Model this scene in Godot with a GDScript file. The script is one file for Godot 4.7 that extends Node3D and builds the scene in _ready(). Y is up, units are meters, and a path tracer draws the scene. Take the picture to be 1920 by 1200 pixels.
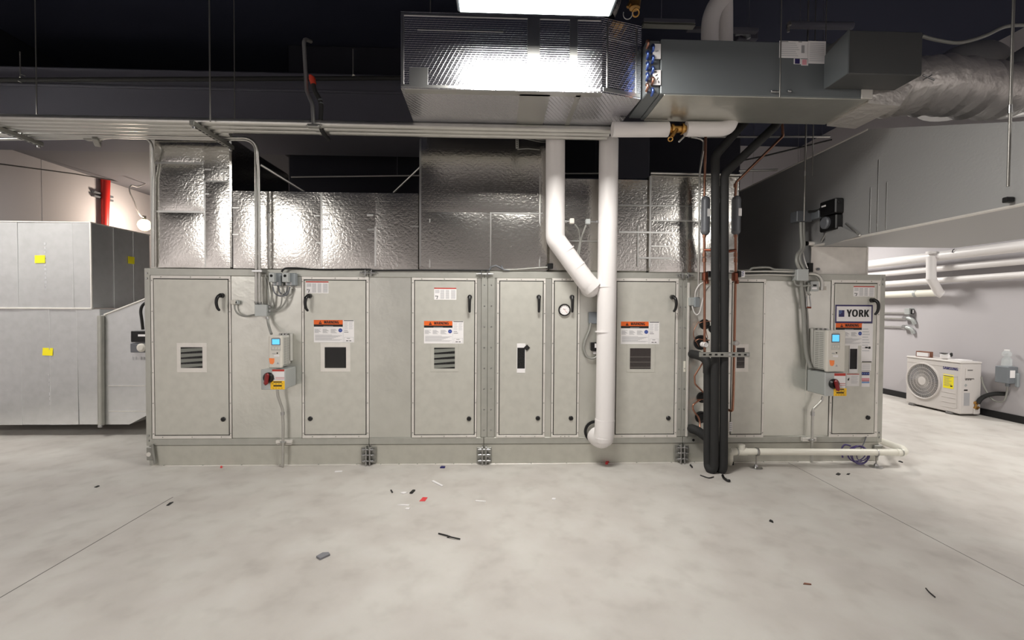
extends Node3D

# World axes: x to the right along the air handler, y up, z out of the air handler's front towards the camera.
# The front of the air handling unit is the plane z = 0; the floor is y = 0; metres throughout.

var M := {}          # materials by name
var taken := {}      # how often a name was used at top level


# ------------------------------------------------------------------ mesh helper
class Shape:
	var v := {}
	var nrm := {}
	var uv := {}
	var order := []

	func _slot(m) -> void:
		if not v.has(m):
			v[m] = PackedVector3Array()
			nrm[m] = PackedVector3Array()
			uv[m] = PackedVector2Array()
			order.append(m)

	func tri(m, a: Vector3, b: Vector3, c: Vector3, na: Vector3, nb: Vector3, nc: Vector3, ua := Vector2.ZERO, ub := Vector2.ZERO, uc := Vector2.ZERO) -> void:
		_slot(m)
		v[m].append_array([a, c, b])
		nrm[m].append_array([na, nc, nb])
		uv[m].append_array([ua, uc, ub])

	# corners counter-clockwise seen from outside, the first one the lower left
	func quad(m, a: Vector3, b: Vector3, c: Vector3, d: Vector3) -> void:
		var n := (c - a).cross(d - b).normalized()
		tri(m, a, b, c, n, n, n, Vector2(0, 1), Vector2(1, 1), Vector2(1, 0))
		tri(m, a, c, d, n, n, n, Vector2(0, 1), Vector2(1, 0), Vector2(0, 0))

	func obox(m, t: Transform3D, size: Vector3, bev := 0.0) -> void:
		var h := size * 0.5
		if bev <= 0.0:
			for ax in 3:
				for s in [-1.0, 1.0]:
					_face(m, t, h, ax, s, 0.0)
			return
		bev = minf(bev, minf(h.x, minf(h.y, h.z)) * 0.9)
		for ax in 3:
			for s in [-1.0, 1.0]:
				_face(m, t, h, ax, s, bev)
		for ax in 3:
			var u := (ax + 1) % 3
			var w := (ax + 2) % 3
			for su in [-1.0, 1.0]:
				for sw in [-1.0, 1.0]:
					var p := []
					for k in [[-1.0, 0], [1.0, 0], [1.0, 1], [-1.0, 1]]:
						var c := Vector3()
						c[ax] = k[0] * (h[ax] - bev)
						c[u] = su * (h[u] - (bev if k[1] == 1 else 0.0))
						c[w] = sw * (h[w] - (0.0 if k[1] == 1 else bev))
						p.append(t * c)
					if su * sw > 0:
						quad(m, p[0], p[1], p[2], p[3])
					else:
						quad(m, p[3], p[2], p[1], p[0])
		for sx in [-1.0, 1.0]:
			for sy in [-1.0, 1.0]:
				for sz in [-1.0, 1.0]:
					var a := t * Vector3(sx * h.x, sy * (h.y - bev), sz * (h.z - bev))
					var b := t * Vector3(sx * (h.x - bev), sy * h.y, sz * (h.z - bev))
					var c := t * Vector3(sx * (h.x - bev), sy * (h.y - bev), sz * h.z)
					if sx * sy * sz < 0:
						var k := b
						b = c
						c = k
					var n := (b - a).cross(c - a).normalized()
					tri(m, a, b, c, n, n, n)

	func _face(m, t: Transform3D, h: Vector3, ax: int, s: float, bev: float) -> void:
		var u := (ax + 1) % 3
		var w := (ax + 2) % 3
		var p := []
		for k in [[-1.0, -1.0], [1.0, -1.0], [1.0, 1.0], [-1.0, 1.0]]:
			var c := Vector3()
			c[ax] = s * h[ax]
			c[u] = k[0] * (h[u] - bev)
			c[w] = k[1] * (h[w] - bev)
			p.append(t * c)
		if s > 0:
			quad(m, p[0], p[1], p[2], p[3])
		else:
			quad(m, p[3], p[2], p[1], p[0])

	func box(m, x0: float, y0: float, z0: float, x1: float, y1: float, z1: float, bev := 0.0) -> void:
		var lo := Vector3(minf(x0, x1), minf(y0, y1), minf(z0, z1))
		var hi := Vector3(maxf(x0, x1), maxf(y0, y1), maxf(z0, z1))
		obox(m, Transform3D(Basis(), (lo + hi) * 0.5), hi - lo, bev)

	# r = [x0, y0, x1, y1]
	func slab(m, r: Array, z0: float, z1: float, bev := 0.0) -> void:
		box(m, r[0], r[1], z0, r[2], r[3], z1, bev)

	# four strips of width w round the rectangle r, on its outside
	func rim(m, r: Array, w: float, z0: float, z1: float, bev := 0.0) -> void:
		box(m, r[0] - w, r[1] - w, z0, r[2] + w, r[1], z1, bev)
		box(m, r[0] - w, r[3], z0, r[2] + w, r[3] + w, z1, bev)
		box(m, r[0] - w, r[1], z0, r[0], r[3], z1, bev)
		box(m, r[2], r[1], z0, r[2] + w, r[3], z1, bev)

	static func frame_of(d: Vector3) -> Basis:
		var y := d.normalized()
		var x := (Vector3.UP if absf(y.y) < 0.9 else Vector3.RIGHT).cross(y).normalized()
		return Basis(x, y, x.cross(y))

	func ring(c: Vector3, b: Basis, r: float, n: int) -> PackedVector3Array:
		var out := PackedVector3Array()
		for i in n:
			var a := TAU * i / n
			out.append(c + (b.x * cos(a) + b.z * sin(a)) * r)
		return out

	# radii: one number, or an array with one for each point
	func tube(m, pts: Array, radii, n := 10, caps := true) -> void:
		_slot(m)
		var count := pts.size()
		var dirs := []
		for i in count:
			var d: Vector3 = (pts[mini(i + 1, count - 1)] - pts[maxi(i - 1, 0)])
			dirs.append(d.normalized())
		var b := frame_of(dirs[0])
		var last := PackedVector3Array()
		var last_c := Vector3()
		for i in count:
			if i > 0:
				var ax: Vector3 = dirs[i - 1].cross(dirs[i])
				if ax.length() > 1e-6:
					b = Basis(ax.normalized(), dirs[i - 1].angle_to(dirs[i])) * b
			var r: float = radii[i] if radii is Array else radii
			var now := ring(pts[i], b, r, n)
			if i > 0:
				for k in n:
					var j := (k + 1) % n
					var n0 := (last[k] - last_c).normalized()
					var n1 := (last[j] - last_c).normalized()
					var n2: Vector3 = (now[j] - pts[i]).normalized()
					var n3: Vector3 = (now[k] - pts[i]).normalized()
					tri(m, last[k], now[j], last[j], n0, n2, n1)
					tri(m, last[k], now[k], now[j], n0, n3, n2)
			if caps and (i == 0 or i == count - 1):
				var nn: Vector3 = -dirs[0] if i == 0 else dirs[i]
				for k in n:
					var j := (k + 1) % n
					if i == 0:
						tri(m, pts[i], now[k], now[j], nn, nn, nn)
					else:
						tri(m, pts[i], now[j], now[k], nn, nn, nn)
			last = now
			last_c = pts[i]

	func cyl(m, a: Vector3, b: Vector3, r0: float, r1 := -1.0, n := 16) -> void:
		tube(m, [a, b], [r0, r0 if r1 < 0 else r1], n)

	# profile of Vector2(radius, height along the axis) turned round the axis of t (its y)
	func lathe(m, t: Transform3D, prof: Array, n := 20) -> void:
		for i in prof.size() - 1:
			var p: Vector2 = prof[i]
			var q: Vector2 = prof[i + 1]
			var d := q - p
			var nn := Vector2(d.y, -d.x).normalized()
			for k in n:
				var a0 := TAU * k / n
				var a1 := TAU * (k + 1) / n
				var e0 := Vector3(cos(a0), 0, sin(a0))
				var e1 := Vector3(cos(a1), 0, sin(a1))
				var n0 := t.basis * (e0 * nn.x + Vector3.UP * nn.y)
				var n1 := t.basis * (e1 * nn.x + Vector3.UP * nn.y)
				var A := t * (e0 * p.x + Vector3.UP * p.y)
				var B := t * (e1 * p.x + Vector3.UP * p.y)
				var C := t * (e1 * q.x + Vector3.UP * q.y)
				var D := t * (e0 * q.x + Vector3.UP * q.y)
				tri(m, A, C, B, n0, n1, n1)
				tri(m, A, D, C, n0, n0, n1)

	func ball(m, c: Vector3, r: float, n := 12) -> void:
		var prof := []
		for i in n / 2 + 1:
			var a := -PI / 2 + PI * i / (n / 2)
			prof.append(Vector2(cos(a) * r, sin(a) * r))
		lathe(m, Transform3D(Basis(), c), prof, n)

	# a closed outline in the xy plane of t, pushed out along its z by depth
	func prism(m, poly: PackedVector2Array, t: Transform3D, depth: float) -> void:
		if Geometry2D.is_polygon_clockwise(poly):
			poly.reverse()
		var idx := Geometry2D.triangulate_polygon(poly)
		var nz := t.basis.z.normalized()
		for i in range(0, idx.size(), 3):
			var p := []
			for k in 3:
				p.append(Vector3(poly[idx[i + k]].x, poly[idx[i + k]].y, 0))
			if (p[1] - p[0]).cross(p[2] - p[0]).z < 0:
				p.reverse()
			var up := Vector3(0, 0, depth)
			tri(m, t * (p[0] + up), t * (p[1] + up), t * (p[2] + up), nz, nz, nz)
			tri(m, t * p[0], t * p[2], t * p[1], -nz, -nz, -nz)
		for i in poly.size():
			var a := poly[i]
			var b := poly[(i + 1) % poly.size()]
			quad(m, t * Vector3(a.x, a.y, 0), t * Vector3(b.x, b.y, 0), t * Vector3(b.x, b.y, depth), t * Vector3(a.x, a.y, depth))

	# a taut blanket over the rectangle r at depth z, swelling forward by h in its middle
	func pillow(m, r: Array, z: float, h: float) -> void:
		var nx := 10
		var ny := 10
		var at := func(i: int, j: int) -> Array:
			var u := float(i) / nx
			var w := float(j) / ny
			var bu := 1.0 - pow(2.0 * u - 1.0, 2.0)
			var bw := 1.0 - pow(2.0 * w - 1.0, 4.0)
			var du: float = h * bw * -4.0 * (2.0 * u - 1.0) / (r[2] - r[0])
			var dw: float = h * bu * -8.0 * pow(2.0 * w - 1.0, 3.0) / (r[3] - r[1])
			return [Vector3(lerpf(r[0], r[2], u), lerpf(r[1], r[3], w), z + h * bu * bw), Vector3(-du, -dw, 1.0).normalized()]
		for i in nx:
			for j in ny:
				var p: Array = at.call(i, j)
				var q: Array = at.call(i + 1, j)
				var k: Array = at.call(i + 1, j + 1)
				var l: Array = at.call(i, j + 1)
				tri(m, p[0], q[0], k[0], p[1], q[1], k[1])
				tri(m, p[0], k[0], l[0], p[1], k[1], l[1])

	# lettering centred on t, cap height about h, raised by a hair
	func text(m, words: String, t: Transform3D, h: float, bold := true, width := 0.0) -> void:
		var f := SystemFont.new()
		f.font_names = PackedStringArray(["Droid Sans"])
		if bold:
			f.font_weight = 700
		var tm := TextMesh.new()
		tm.text = words
		tm.font = f
		tm.font_size = 64
		tm.pixel_size = h / 46.0
		tm.depth = 0.0004
		tm.curve_step = 2.0
		var arr := tm.get_mesh_arrays()
		var p: PackedVector3Array = arr[Mesh.ARRAY_VERTEX]
		var q: PackedVector3Array = arr[Mesh.ARRAY_NORMAL]
		var ix: PackedInt32Array = arr[Mesh.ARRAY_INDEX] if arr[Mesh.ARRAY_INDEX] != null else PackedInt32Array(range(p.size()))
		var k := 1.0
		if width > 0.0:
			var lo := 1e9
			var hi := -1e9
			for e in p:
				lo = minf(lo, e.x)
				hi = maxf(hi, e.x)
			k = width / maxf(hi - lo, 1e-6)
		_slot(m)
		for shift in ([-0.035, 0.0, 0.035] if bold else [0.0]):
			for i in ix:
				v[m].append(t * Vector3(p[i].x * k + shift * h, p[i].y, p[i].z + shift * 0.001))
				nrm[m].append((t.basis * q[i]).normalized())
				uv[m].append(Vector2.ZERO)

	func mesh(origin := Vector3.ZERO) -> ArrayMesh:
		var out := ArrayMesh.new()
		for m in order:
			var arr := []
			arr.resize(Mesh.ARRAY_MAX)
			var p := PackedVector3Array(v[m])
			if origin != Vector3.ZERO:
				for i in p.size():
					p[i] -= origin
			arr[Mesh.ARRAY_VERTEX] = p
			arr[Mesh.ARRAY_NORMAL] = nrm[m]
			arr[Mesh.ARRAY_TEX_UV] = uv[m]
			out.add_surface_from_arrays(Mesh.PRIMITIVE_TRIANGLES, arr)
			out.surface_set_material(out.get_surface_count() - 1, m)
		return out


# a polyline whose corners are rounded with radius r
func bend(pts: Array, r: float, n := 6) -> Array:
	var out := [pts[0]]
	for i in range(1, pts.size() - 1):
		var a: Vector3 = pts[i - 1] - pts[i]
		var b: Vector3 = pts[i + 1] - pts[i]
		var ang := a.angle_to(b)
		var cut := minf(r / tan(ang * 0.5), minf(a.length(), b.length()) * 0.49)
		var p: Vector3 = pts[i] + a.normalized() * cut
		var q: Vector3 = pts[i] + b.normalized() * cut
		for k in n + 1:
			var t := float(k) / n
			out.append(p.lerp(pts[i], t).lerp(pts[i].lerp(q, t), t))
	out.append(pts[-1])
	return out


# a smooth curve through the points
func flow(pts: Array, n := 6) -> Array:
	var out := []
	for i in pts.size() - 1:
		var p0: Vector3 = pts[maxi(i - 1, 0)]
		var p3: Vector3 = pts[mini(i + 2, pts.size() - 1)]
		for k in n:
			var a: Vector3 = pts[i]
			out.append(a.cubic_interpolate(pts[i + 1], p0, p3, float(k) / n))
	out.append(pts[-1])
	return out


# ------------------------------------------------------------------ scene helpers
func numbered(called: String) -> String:
	var k: int = taken.get(called, 0)
	taken[called] = k + 1
	return called if k == 0 else "%s_%03d" % [called, k]


func tag(o: Node, label: String, category: String, group := "") -> void:
	o.set_meta("label", label)
	o.set_meta("category", category)
	if group:
		o.set_meta("group", group)


func thing(called: String, label: String, category: String, at: Vector3, group := "") -> Node3D:
	var o := Node3D.new()
	o.name = numbered(called)
	o.position = at
	add_child(o)
	tag(o, label, category, group)
	return o


func part(parent: Node3D, called: String, s: Shape, label := "") -> MeshInstance3D:
	var o := MeshInstance3D.new()
	o.name = called
	var base := Vector3.ZERO
	var up: Node = parent
	while up != self and up != null:
		base += (up as Node3D).position
		up = up.get_parent()
	o.mesh = s.mesh(base)
	o.cast_shadow = GeometryInstance3D.SHADOW_CASTING_SETTING_ON
	parent.add_child(o, true)
	if label:
		o.set_meta("label", label)
	return o


# a thing that is a single mesh
func single(called: String, label: String, category: String, at: Vector3, s: Shape, group := "") -> MeshInstance3D:
	var o := MeshInstance3D.new()
	o.name = numbered(called)
	o.mesh = s.mesh(at)
	o.position = at
	add_child(o)
	tag(o, label, category, group)
	return o


func struct(called: String, s: Shape, parent: Node = self) -> MeshInstance3D:
	var o := MeshInstance3D.new()
	o.name = called
	o.mesh = s.mesh()
	parent.add_child(o, true)
	if parent == self:
		o.set_meta("kind", "structure")
	return o


# ------------------------------------------------------------------ materials
func mat(called: String, c: Color, rough := 0.6, metal := 0.0) -> StandardMaterial3D:
	var m := StandardMaterial3D.new()
	m.resource_name = called
	m.albedo_color = c
	m.roughness = rough
	m.metallic = metal
	M[called] = m
	return m


func noise_tex(freq: float, size: int, ramp: Array, seed_ := 1, octaves := 4, kind := FastNoiseLite.TYPE_SIMPLEX_SMOOTH) -> NoiseTexture2D:
	var f := FastNoiseLite.new()
	f.seed = seed_
	f.frequency = freq
	f.noise_type = kind
	f.fractal_octaves = octaves
	var t := NoiseTexture2D.new()
	t.width = size
	t.height = size
	t.seamless = true
	t.noise = f
	var g := Gradient.new()
	g.offsets = PackedFloat32Array(ramp.map(func(e): return e[0]))
	g.colors = PackedColorArray(ramp.map(func(e): return e[1]))
	t.color_ramp = g
	return t


func grey(k: float) -> Color:
	return Color(k, k, k)


func triplanar(m: StandardMaterial3D, per_metre: float) -> void:
	m.uv1_triplanar = true
	m.uv1_world_triplanar = true
	m.uv1_triplanar_sharpness = 8.0
	m.uv1_scale = Vector3.ONE * per_metre


# height of the embossed foil facing: scrim threads under the foil, and the crinkle of hand-wrapped insulation
func foil_relief(row_period: int, slant: float, slant_period: int, thread: float, crinkle: float, seed_: int) -> ImageTexture:
	var n := 512
	var f := FastNoiseLite.new()
	f.seed = seed_
	f.frequency = 0.018
	f.fractal_octaves = 4
	var im := Image.create_empty(n, n, false, Image.FORMAT_RF)
	for y in n:
		for x in n:
			# blend the noise over the tile's edge so that it repeats without a seam
			var tx := smoothstep(0.75, 1.0, float(x) / n)
			var ty := smoothstep(0.75, 1.0, float(y) / n)
			var c := lerpf(lerpf(f.get_noise_2d(x, y), f.get_noise_2d(x - n, y), tx), lerpf(f.get_noise_2d(x, y - n), f.get_noise_2d(x - n, y - n), tx), ty)
			var h := crinkle * (1.0 - absf(c) * 2.0)
			var r := absf(fposmod(float(y), row_period) / row_period - 0.5) * 2.0
			h += thread * pow(r, 6.0)
			if slant_period > 0:
				var s := absf(fposmod(x + slant * y, slant_period) / slant_period - 0.5) * 2.0
				h += thread * pow(s, 6.0)
			im.set_pixel(x, y, Color(h, h, h))
	return ImageTexture.create_from_image(im)


func foil(called: String, c: Color, rough: float, relief: Texture2D, cm: float, per_metre: float) -> StandardMaterial3D:
	var m := mat(called, c, rough, 1.0)
	m.heightmap_enabled = true
	m.heightmap_texture = relief
	m.heightmap_scale = cm
	triplanar(m, per_metre)
	return m


func make_materials() -> void:
	# floor: power-floated concrete, pale, with faint trowel clouds
	var m := mat("concrete", Color.WHITE, 0.62)
	m.albedo_texture = noise_tex(0.006, 1024, [[0.0, Color(0.745, 0.725, 0.705)], [0.42, Color(0.785, 0.765, 0.745)], [0.62, Color(0.80, 0.785, 0.765)], [1.0, Color(0.825, 0.81, 0.79)]], 5, 6)
	m.detail_enabled = true
	m.detail_blend_mode = BaseMaterial3D.BLEND_MODE_MUL
	m.detail_albedo = noise_tex(0.03, 512, [[0.0, Color(0.92, 0.915, 0.91)], [0.45, Color(0.985, 0.985, 0.98)], [1.0, Color(1, 1, 1)]], 9, 5)
	m.detail_uv_layer = BaseMaterial3D.DETAIL_UV_1
	m.roughness_texture = noise_tex(0.01, 512, [[0.0, grey(0.7)], [1.0, grey(1.0)]], 12, 4)
	m.roughness_texture_channel = BaseMaterial3D.TEXTURE_CHANNEL_RED
	triplanar(m, 0.23)
	mat("joint", Color(0.40, 0.385, 0.37), 0.9)
	mat("stain", Color(0.50, 0.47, 0.44), 0.8)

	m = mat("wall_paint", Color(0.72, 0.705, 0.715), 0.75)
	mat("ceiling_black", Color(0.12, 0.135, 0.21), 0.95)
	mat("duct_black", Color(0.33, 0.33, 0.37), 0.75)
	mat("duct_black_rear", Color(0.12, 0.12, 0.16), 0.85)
	mat("wall_black", Color(0.10, 0.10, 0.13), 0.9)
	mat("soffit_grey", Color(0.36, 0.36, 0.38), 0.8)
	mat("vinyl_black", Color(0.10, 0.10, 0.105), 0.6)

	# galvanised sheet: soft spangle in the gloss, near neutral
	var spangle := noise_tex(0.05, 512, [[0.0, grey(0.92)], [0.5, grey(0.97)], [1.0, grey(1.0)]], 21, 3, FastNoiseLite.TYPE_CELLULAR)
	var cloudy := noise_tex(0.012, 512, [[0.0, Color(0.955, 0.955, 0.95)], [0.5, Color(0.98, 0.98, 0.975)], [1.0, Color(1, 1, 0.995)]], 31, 4)
	for e in [["galv_panel", Color(0.83, 0.83, 0.805), 0.32, 0.75], ["galv_door", Color(0.805, 0.80, 0.77), 0.42, 0.35], ["galv_frame", Color(0.72, 0.72, 0.695), 0.45, 0.6], ["galv_trim", Color(0.90, 0.885, 0.865), 0.42, 0.3],
			["galv_base", Color(0.77, 0.765, 0.73), 0.5, 0.5], ["galv_duct", Color(0.92, 0.925, 0.93), 0.26, 0.7], ["galv_dark", Color(0.50, 0.51, 0.515), 0.4, 0.7], ["strut", Color(0.60, 0.60, 0.58), 0.45, 0.6], ["emt", Color(0.78, 0.775, 0.76), 0.33, 0.85]]:
		m = mat(e[0], e[1], e[2], e[3])
		m.albedo_texture = cloudy
		m.roughness_texture = spangle
		m.roughness_texture_channel = BaseMaterial3D.TEXTURE_CHANNEL_RED
		triplanar(m, 1.3)
	var warp := foil_relief(256, 0.0, 0, 0.0, 1.0, 44)
	M.galv_panel.heightmap_enabled = true
	M.galv_panel.heightmap_texture = warp
	M.galv_panel.heightmap_scale = 0.06
	triplanar(M.galv_panel, 0.55)
	mat("fcu_grey", Color(0.43, 0.45, 0.46), 0.45, 0.25)
	mat("fcu_grey_deep", Color(0.32, 0.325, 0.325), 0.5, 0.25)

	var ribbed := foil_relief(16, 0.55, 32, 0.6, 0.10, 3)
	var crinkled := foil_relief(16, 2.6, 16, 0.22, 1.0, 8)
	var flexed := foil_relief(128, 0.0, 0, 0.0, 1.0, 15)
	foil("foil_ribbed", Color(0.80, 0.80, 0.82), 0.20, ribbed, 0.16, 1.9)
	foil("foil_duct", Color(0.82, 0.81, 0.79), 0.20, crinkled, 0.05, 1.6)
	foil("foil_flex", Color(0.88, 0.86, 0.84), 0.45, flexed, 0.45, 0.6).metallic = 0.6
	foil("foil_dull", Color(0.68, 0.68, 0.68), 0.52, crinkled, 0.03, 1.9).metallic = 0.55
	mat("foil_tape", Color(0.88, 0.88, 0.87), 0.34, 1.0)
	mat("foil_tape_dull", Color(0.76, 0.76, 0.75), 0.30, 1.0)

	mat("pipe_white", Color(0.90, 0.885, 0.88), 0.42)
	mat("pvc", Color(0.92, 0.91, 0.86), 0.3)
	mat("rubber", Color(0.13, 0.13, 0.13), 0.75)
	mat("rubber_deep", Color(0.06, 0.06, 0.062), 0.8)
	mat("black_plastic", Color(0.07, 0.07, 0.075), 0.35)
	mat("gap_black", Color(0.06, 0.055, 0.055), 0.9)
	mat("brown_black", Color(0.17, 0.13, 0.12), 0.5)
	mat("copper", Color(0.68, 0.50, 0.42), 0.38, 1.0)
	mat("copper_dark", Color(0.55, 0.33, 0.26), 0.4, 0.9)
	mat("heat_blue", Color(0.36, 0.46, 0.75), 0.3, 0.9)
	mat("brass", Color(0.72, 0.56, 0.32), 0.32, 1.0)
	mat("steel", Color(0.72, 0.72, 0.72), 0.3, 1.0)
	mat("rod_steel", Color(0.62, 0.61, 0.59), 0.4, 0.9)
	mat("drier_grey", Color(0.42, 0.43, 0.45), 0.4, 0.2)
	mat("cable_grey", Color(0.58, 0.58, 0.56), 0.45, 0.2)
	mat("cable_white", Color(0.82, 0.81, 0.80), 0.5)
	mat("box_grey", Color(0.70, 0.715, 0.71), 0.45, 0.3)
	mat("box_blue_grey", Color(0.56, 0.585, 0.60), 0.45, 0.2)
	mat("box_dark_grey", Color(0.47, 0.49, 0.51), 0.5, 0.2)
	mat("drive_white", Color(0.84, 0.825, 0.79), 0.5)
	mat("drive_side", Color(0.77, 0.765, 0.74), 0.5)
	mat("drive_slot", Color(0.55, 0.55, 0.53), 0.6)
	mat("unit_white", Color(0.82, 0.80, 0.785), 0.4)
	mat("unit_shade", Color(0.42, 0.41, 0.405), 0.5)
	mat("paper", Color(0.93, 0.92, 0.92), 0.6)
	mat("print_grey", Color(0.66, 0.66, 0.67), 0.6)
	mat("print_pale", Color(0.80, 0.80, 0.81), 0.6)
	mat("ink", Color(0.09, 0.085, 0.085), 0.6)
	mat("orange", Color(0.90, 0.40, 0.13), 0.55)
	mat("orange_bright", Color(1.0, 0.56, 0.30), 0.55)
	mat("red_print", Color(0.72, 0.22, 0.18), 0.55)
	mat("pink_print", Color(0.88, 0.62, 0.66), 0.6)
	mat("blue_print", Color(0.17, 0.17, 0.42), 0.5)
	mat("blue_badge", Color(0.20, 0.27, 0.58), 0.5)
	mat("sky_print", Color(0.45, 0.60, 0.80), 0.5)
	mat("navy", Color(0.18, 0.15, 0.36), 0.45)
	mat("yellow", Color(0.98, 0.78, 0.14), 0.5)
	mat("yellow_note", Color(0.97, 0.91, 0.10), 0.6)
	mat("red_knob", Color(0.50, 0.10, 0.11), 0.4)
	mat("red_paint", Color(0.74, 0.12, 0.09), 0.5)
	mat("red_cap", Color(0.78, 0.25, 0.17), 0.5)
	mat("red_scrap", Color(0.86, 0.26, 0.27), 0.6)
	mat("purple", Color(0.30, 0.25, 0.46), 0.4)
	mat("card_brown", Color(0.50, 0.33, 0.26), 0.7)
	mat("foam_grey", Color(0.50, 0.50, 0.52), 0.8)
	mat("louvre_grey", Color(0.52, 0.53, 0.50), 0.6)
	mat("slat_dark", Color(0.36, 0.34, 0.32), 0.6)

	m = mat("glass_clear", Color(0.9, 0.95, 0.95, 0.18), 0.05)
	m.transparency = BaseMaterial3D.TRANSPARENCY_ALPHA
	m = mat("glass_dark", Color(0.2, 0.2, 0.2, 0.02), 0.06)
	m.metallic_specular = 0.25
	m.transparency = BaseMaterial3D.TRANSPARENCY_ALPHA
	m = mat("screen_blue", Color(0.35, 0.75, 0.95), 0.3)
	m.emission_enabled = true
	m.emission = Color(0.42, 0.83, 1.0)
	m.emission_energy_multiplier = 0.55
	m = mat("lamp_face", Color(0.95, 0.95, 0.95), 0.4)
	m.emission_enabled = true
	m.emission = Color(0.95, 1.0, 0.985)
	m.emission_energy_multiplier = 6.0
	m = mat("bulb_glow", Color(1, 0.9, 0.75), 0.4)
	m.emission_enabled = true
	m.emission = Color(1.0, 0.86, 0.62)
	m.emission_energy_multiplier = 9.0



func lamp(at: Vector3, label: String, watts: float) -> void:
	# hung LED panel, 1.06 m x 0.42 m, with its light just under the glowing face
	var t := thing("led_panel_light", label, "light", at, "hung led panel lights")
	var s := Shape.new()
	s.box(M.box_dark_grey, at.x - 0.53, at.y + 0.004, at.z - 0.225, at.x + 0.53, at.y + 0.06, at.z + 0.225, 0.008)
	s.box(M.box_dark_grey, at.x - 0.16, at.y + 0.06, at.z - 0.07, at.x + 0.16, at.y + 0.11, at.z + 0.07, 0.008)
	part(t, "housing", s)
	s = Shape.new()
	s.box(M.lamp_face, at.x - 0.51, at.y - 0.003, at.z - 0.21, at.x + 0.51, at.y + 0.004, at.z + 0.21)
	part(t, "diffuser", s)
	for k in [-1.0, 1.0]:
		s = Shape.new()
		s.cyl(M.rod_steel, at + Vector3(0.45 * k, 0.06, 0), at + Vector3(0.45 * k, 5.6 - at.y, 0), 0.003, -1, 6)
		part(t, "hanger_wire", s)
	var l := AreaLight3D.new()
	l.name = "panel_light"
	l.area_size = Vector2(1.02, 0.42)
	l.area_normalize_energy = true
	l.light_energy = watts
	l.light_color = Color(1.0, 0.98, 0.955)
	l.area_range = 30.0
	l.area_attenuation = 2.0
	l.shadow_enabled = true
	l.position = Vector3(0, -0.012, 0)
	l.rotation_degrees = Vector3(-90, 0, 0)
	t.add_child(l)


func _ready() -> void:
	# camera: an ultra-wide phone lens at eye height, turned two degrees to the right and one down
	var cam := Camera3D.new()
	cam.name = "camera"
	cam.position = Vector3(0, 1.57, 4.67)
	cam.rotation_degrees = Vector3(-1.291, -2.075, 0.334)
	cam.fov = 69.39
	cam.near = 0.05
	cam.far = 60.0
	add_child(cam)

	var we := WorldEnvironment.new()
	we.name = "environment"
	var e := Environment.new()
	e.background_mode = Environment.BG_COLOR
	e.background_color = Color(0, 0, 0)
	e.tonemap_mode = Environment.TONE_MAPPER_LINEAR
	e.tonemap_exposure = 1.15
	e.sdfgi_enabled = true
	e.ssao_enabled = true
	e.ssil_enabled = true
	we.environment = e
	add_child(we)

	make_materials()

	# hung LED panels: one in the picture's top edge, the rest of the grid outside the frame
	lamp(Vector3(0.262, 3.6, 1.67), "glowing white led panel hung in front of the foil-wrapped box at the top edge", 9.0)
	for p in [[-5.6, 0.2, 9.0, "nearest the bare galvanised duct at the left wall"], [6.0, 0.3, 8.0, "near the right wall before the condensing unit"], [5.5, -4.3, 13.0, "behind the supply duct at the back right"], [-5.3, 6.6, 22.0, "behind the viewer at left"], [5.4, 6.9, 22.0, "behind the viewer at right"]]:
		lamp(Vector3(p[0], 3.6, p[1]), "led panel light out of view %s" % p[3], p[2])

	setting()
	air_handler()
	electrics()
	ducts_left()
	ducts_right()
	overhead()
	piping()
	right_side()
	litter()


# ------------------------------------------------------------------ setting
func setting() -> void:
	var s := Shape.new()
	s.box(M.concrete, -7.2, -0.2, -6.5, 7.45, 0.0, 9.0)
	var fl := struct("floor", s)
	# sawn joints: thin dark lines let into the slab
	s = Shape.new()
	s.box(M.joint, -2.665, -0.004, 0.774, -2.659, 0.0006, 2.6)
	struct("joint", s, fl)
	s = Shape.new()
	s.box(M.joint, 3.04, -0.004, -0.4, 3.045, 0.0006, 5.0)
	struct("joint", s, fl)
	s = Shape.new()
	s.box(M.ceiling_black, -7.4, 5.6, -6.7, 7.65, 5.8, 9.2)
	struct("ceiling", s)
	s = Shape.new()
	s.box(M.wall_paint, -7.4, 0, -6.5, -7.2, 4.1, 9.0)
	s.box(M.wall_black, -7.4, 4.1, -6.5, -7.2, 5.6, 9.0)
	struct("wall_left", s)
	s = Shape.new()
	s.box(M.wall_paint, 7.45, 0, -6.5, 7.65, 5.6, 9.0)
	struct("wall_right", s)
	s = Shape.new()
	s.box(M.wall_paint, -7.4, 0, -6.7, 7.65, 5.6, -6.5)
	struct("wall_back", s)
	s = Shape.new()
	s.box(M.wall_paint, -7.4, 0, 9.0, 7.65, 4.1, 9.2)
	s.box(M.wall_black, -7.4, 4.1, 9.0, 7.65, 5.6, 9.2)
	struct("wall_front", s)
	s = Shape.new()
	s.box(M.vinyl_black, 7.435, 0, -6.5, 7.45, 0.105, 9.0, 0.004)
	struct("baseboard_right", s)
	s = Shape.new()
	s.box(M.vinyl_black, -7.2, 0, -6.5, -7.185, 0.105, 9.0, 0.004)
	struct("baseboard_left", s)
	# the grey soffit over the left-hand wall, with its boards' joint
	s = Shape.new()
	s.box(M.soffit_grey, -7.2, 3.9, -6.5, -3.2, 4.3, -2.25, 0.01)
	var so := struct("ceiling_soffit", s)
	s = Shape.new()
	s.box(M.vinyl_black, -5.4, 3.885, -4.1, -4.2, 3.9, -4.02)
	struct("slot", s, so)
	# drywall joints on the left-hand wall
	s = Shape.new()
	s.box(M.wall_paint, -7.2, 0, -3.0, -7.197, 3.9, -2.97)
	struct("trim_1", s)


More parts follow.
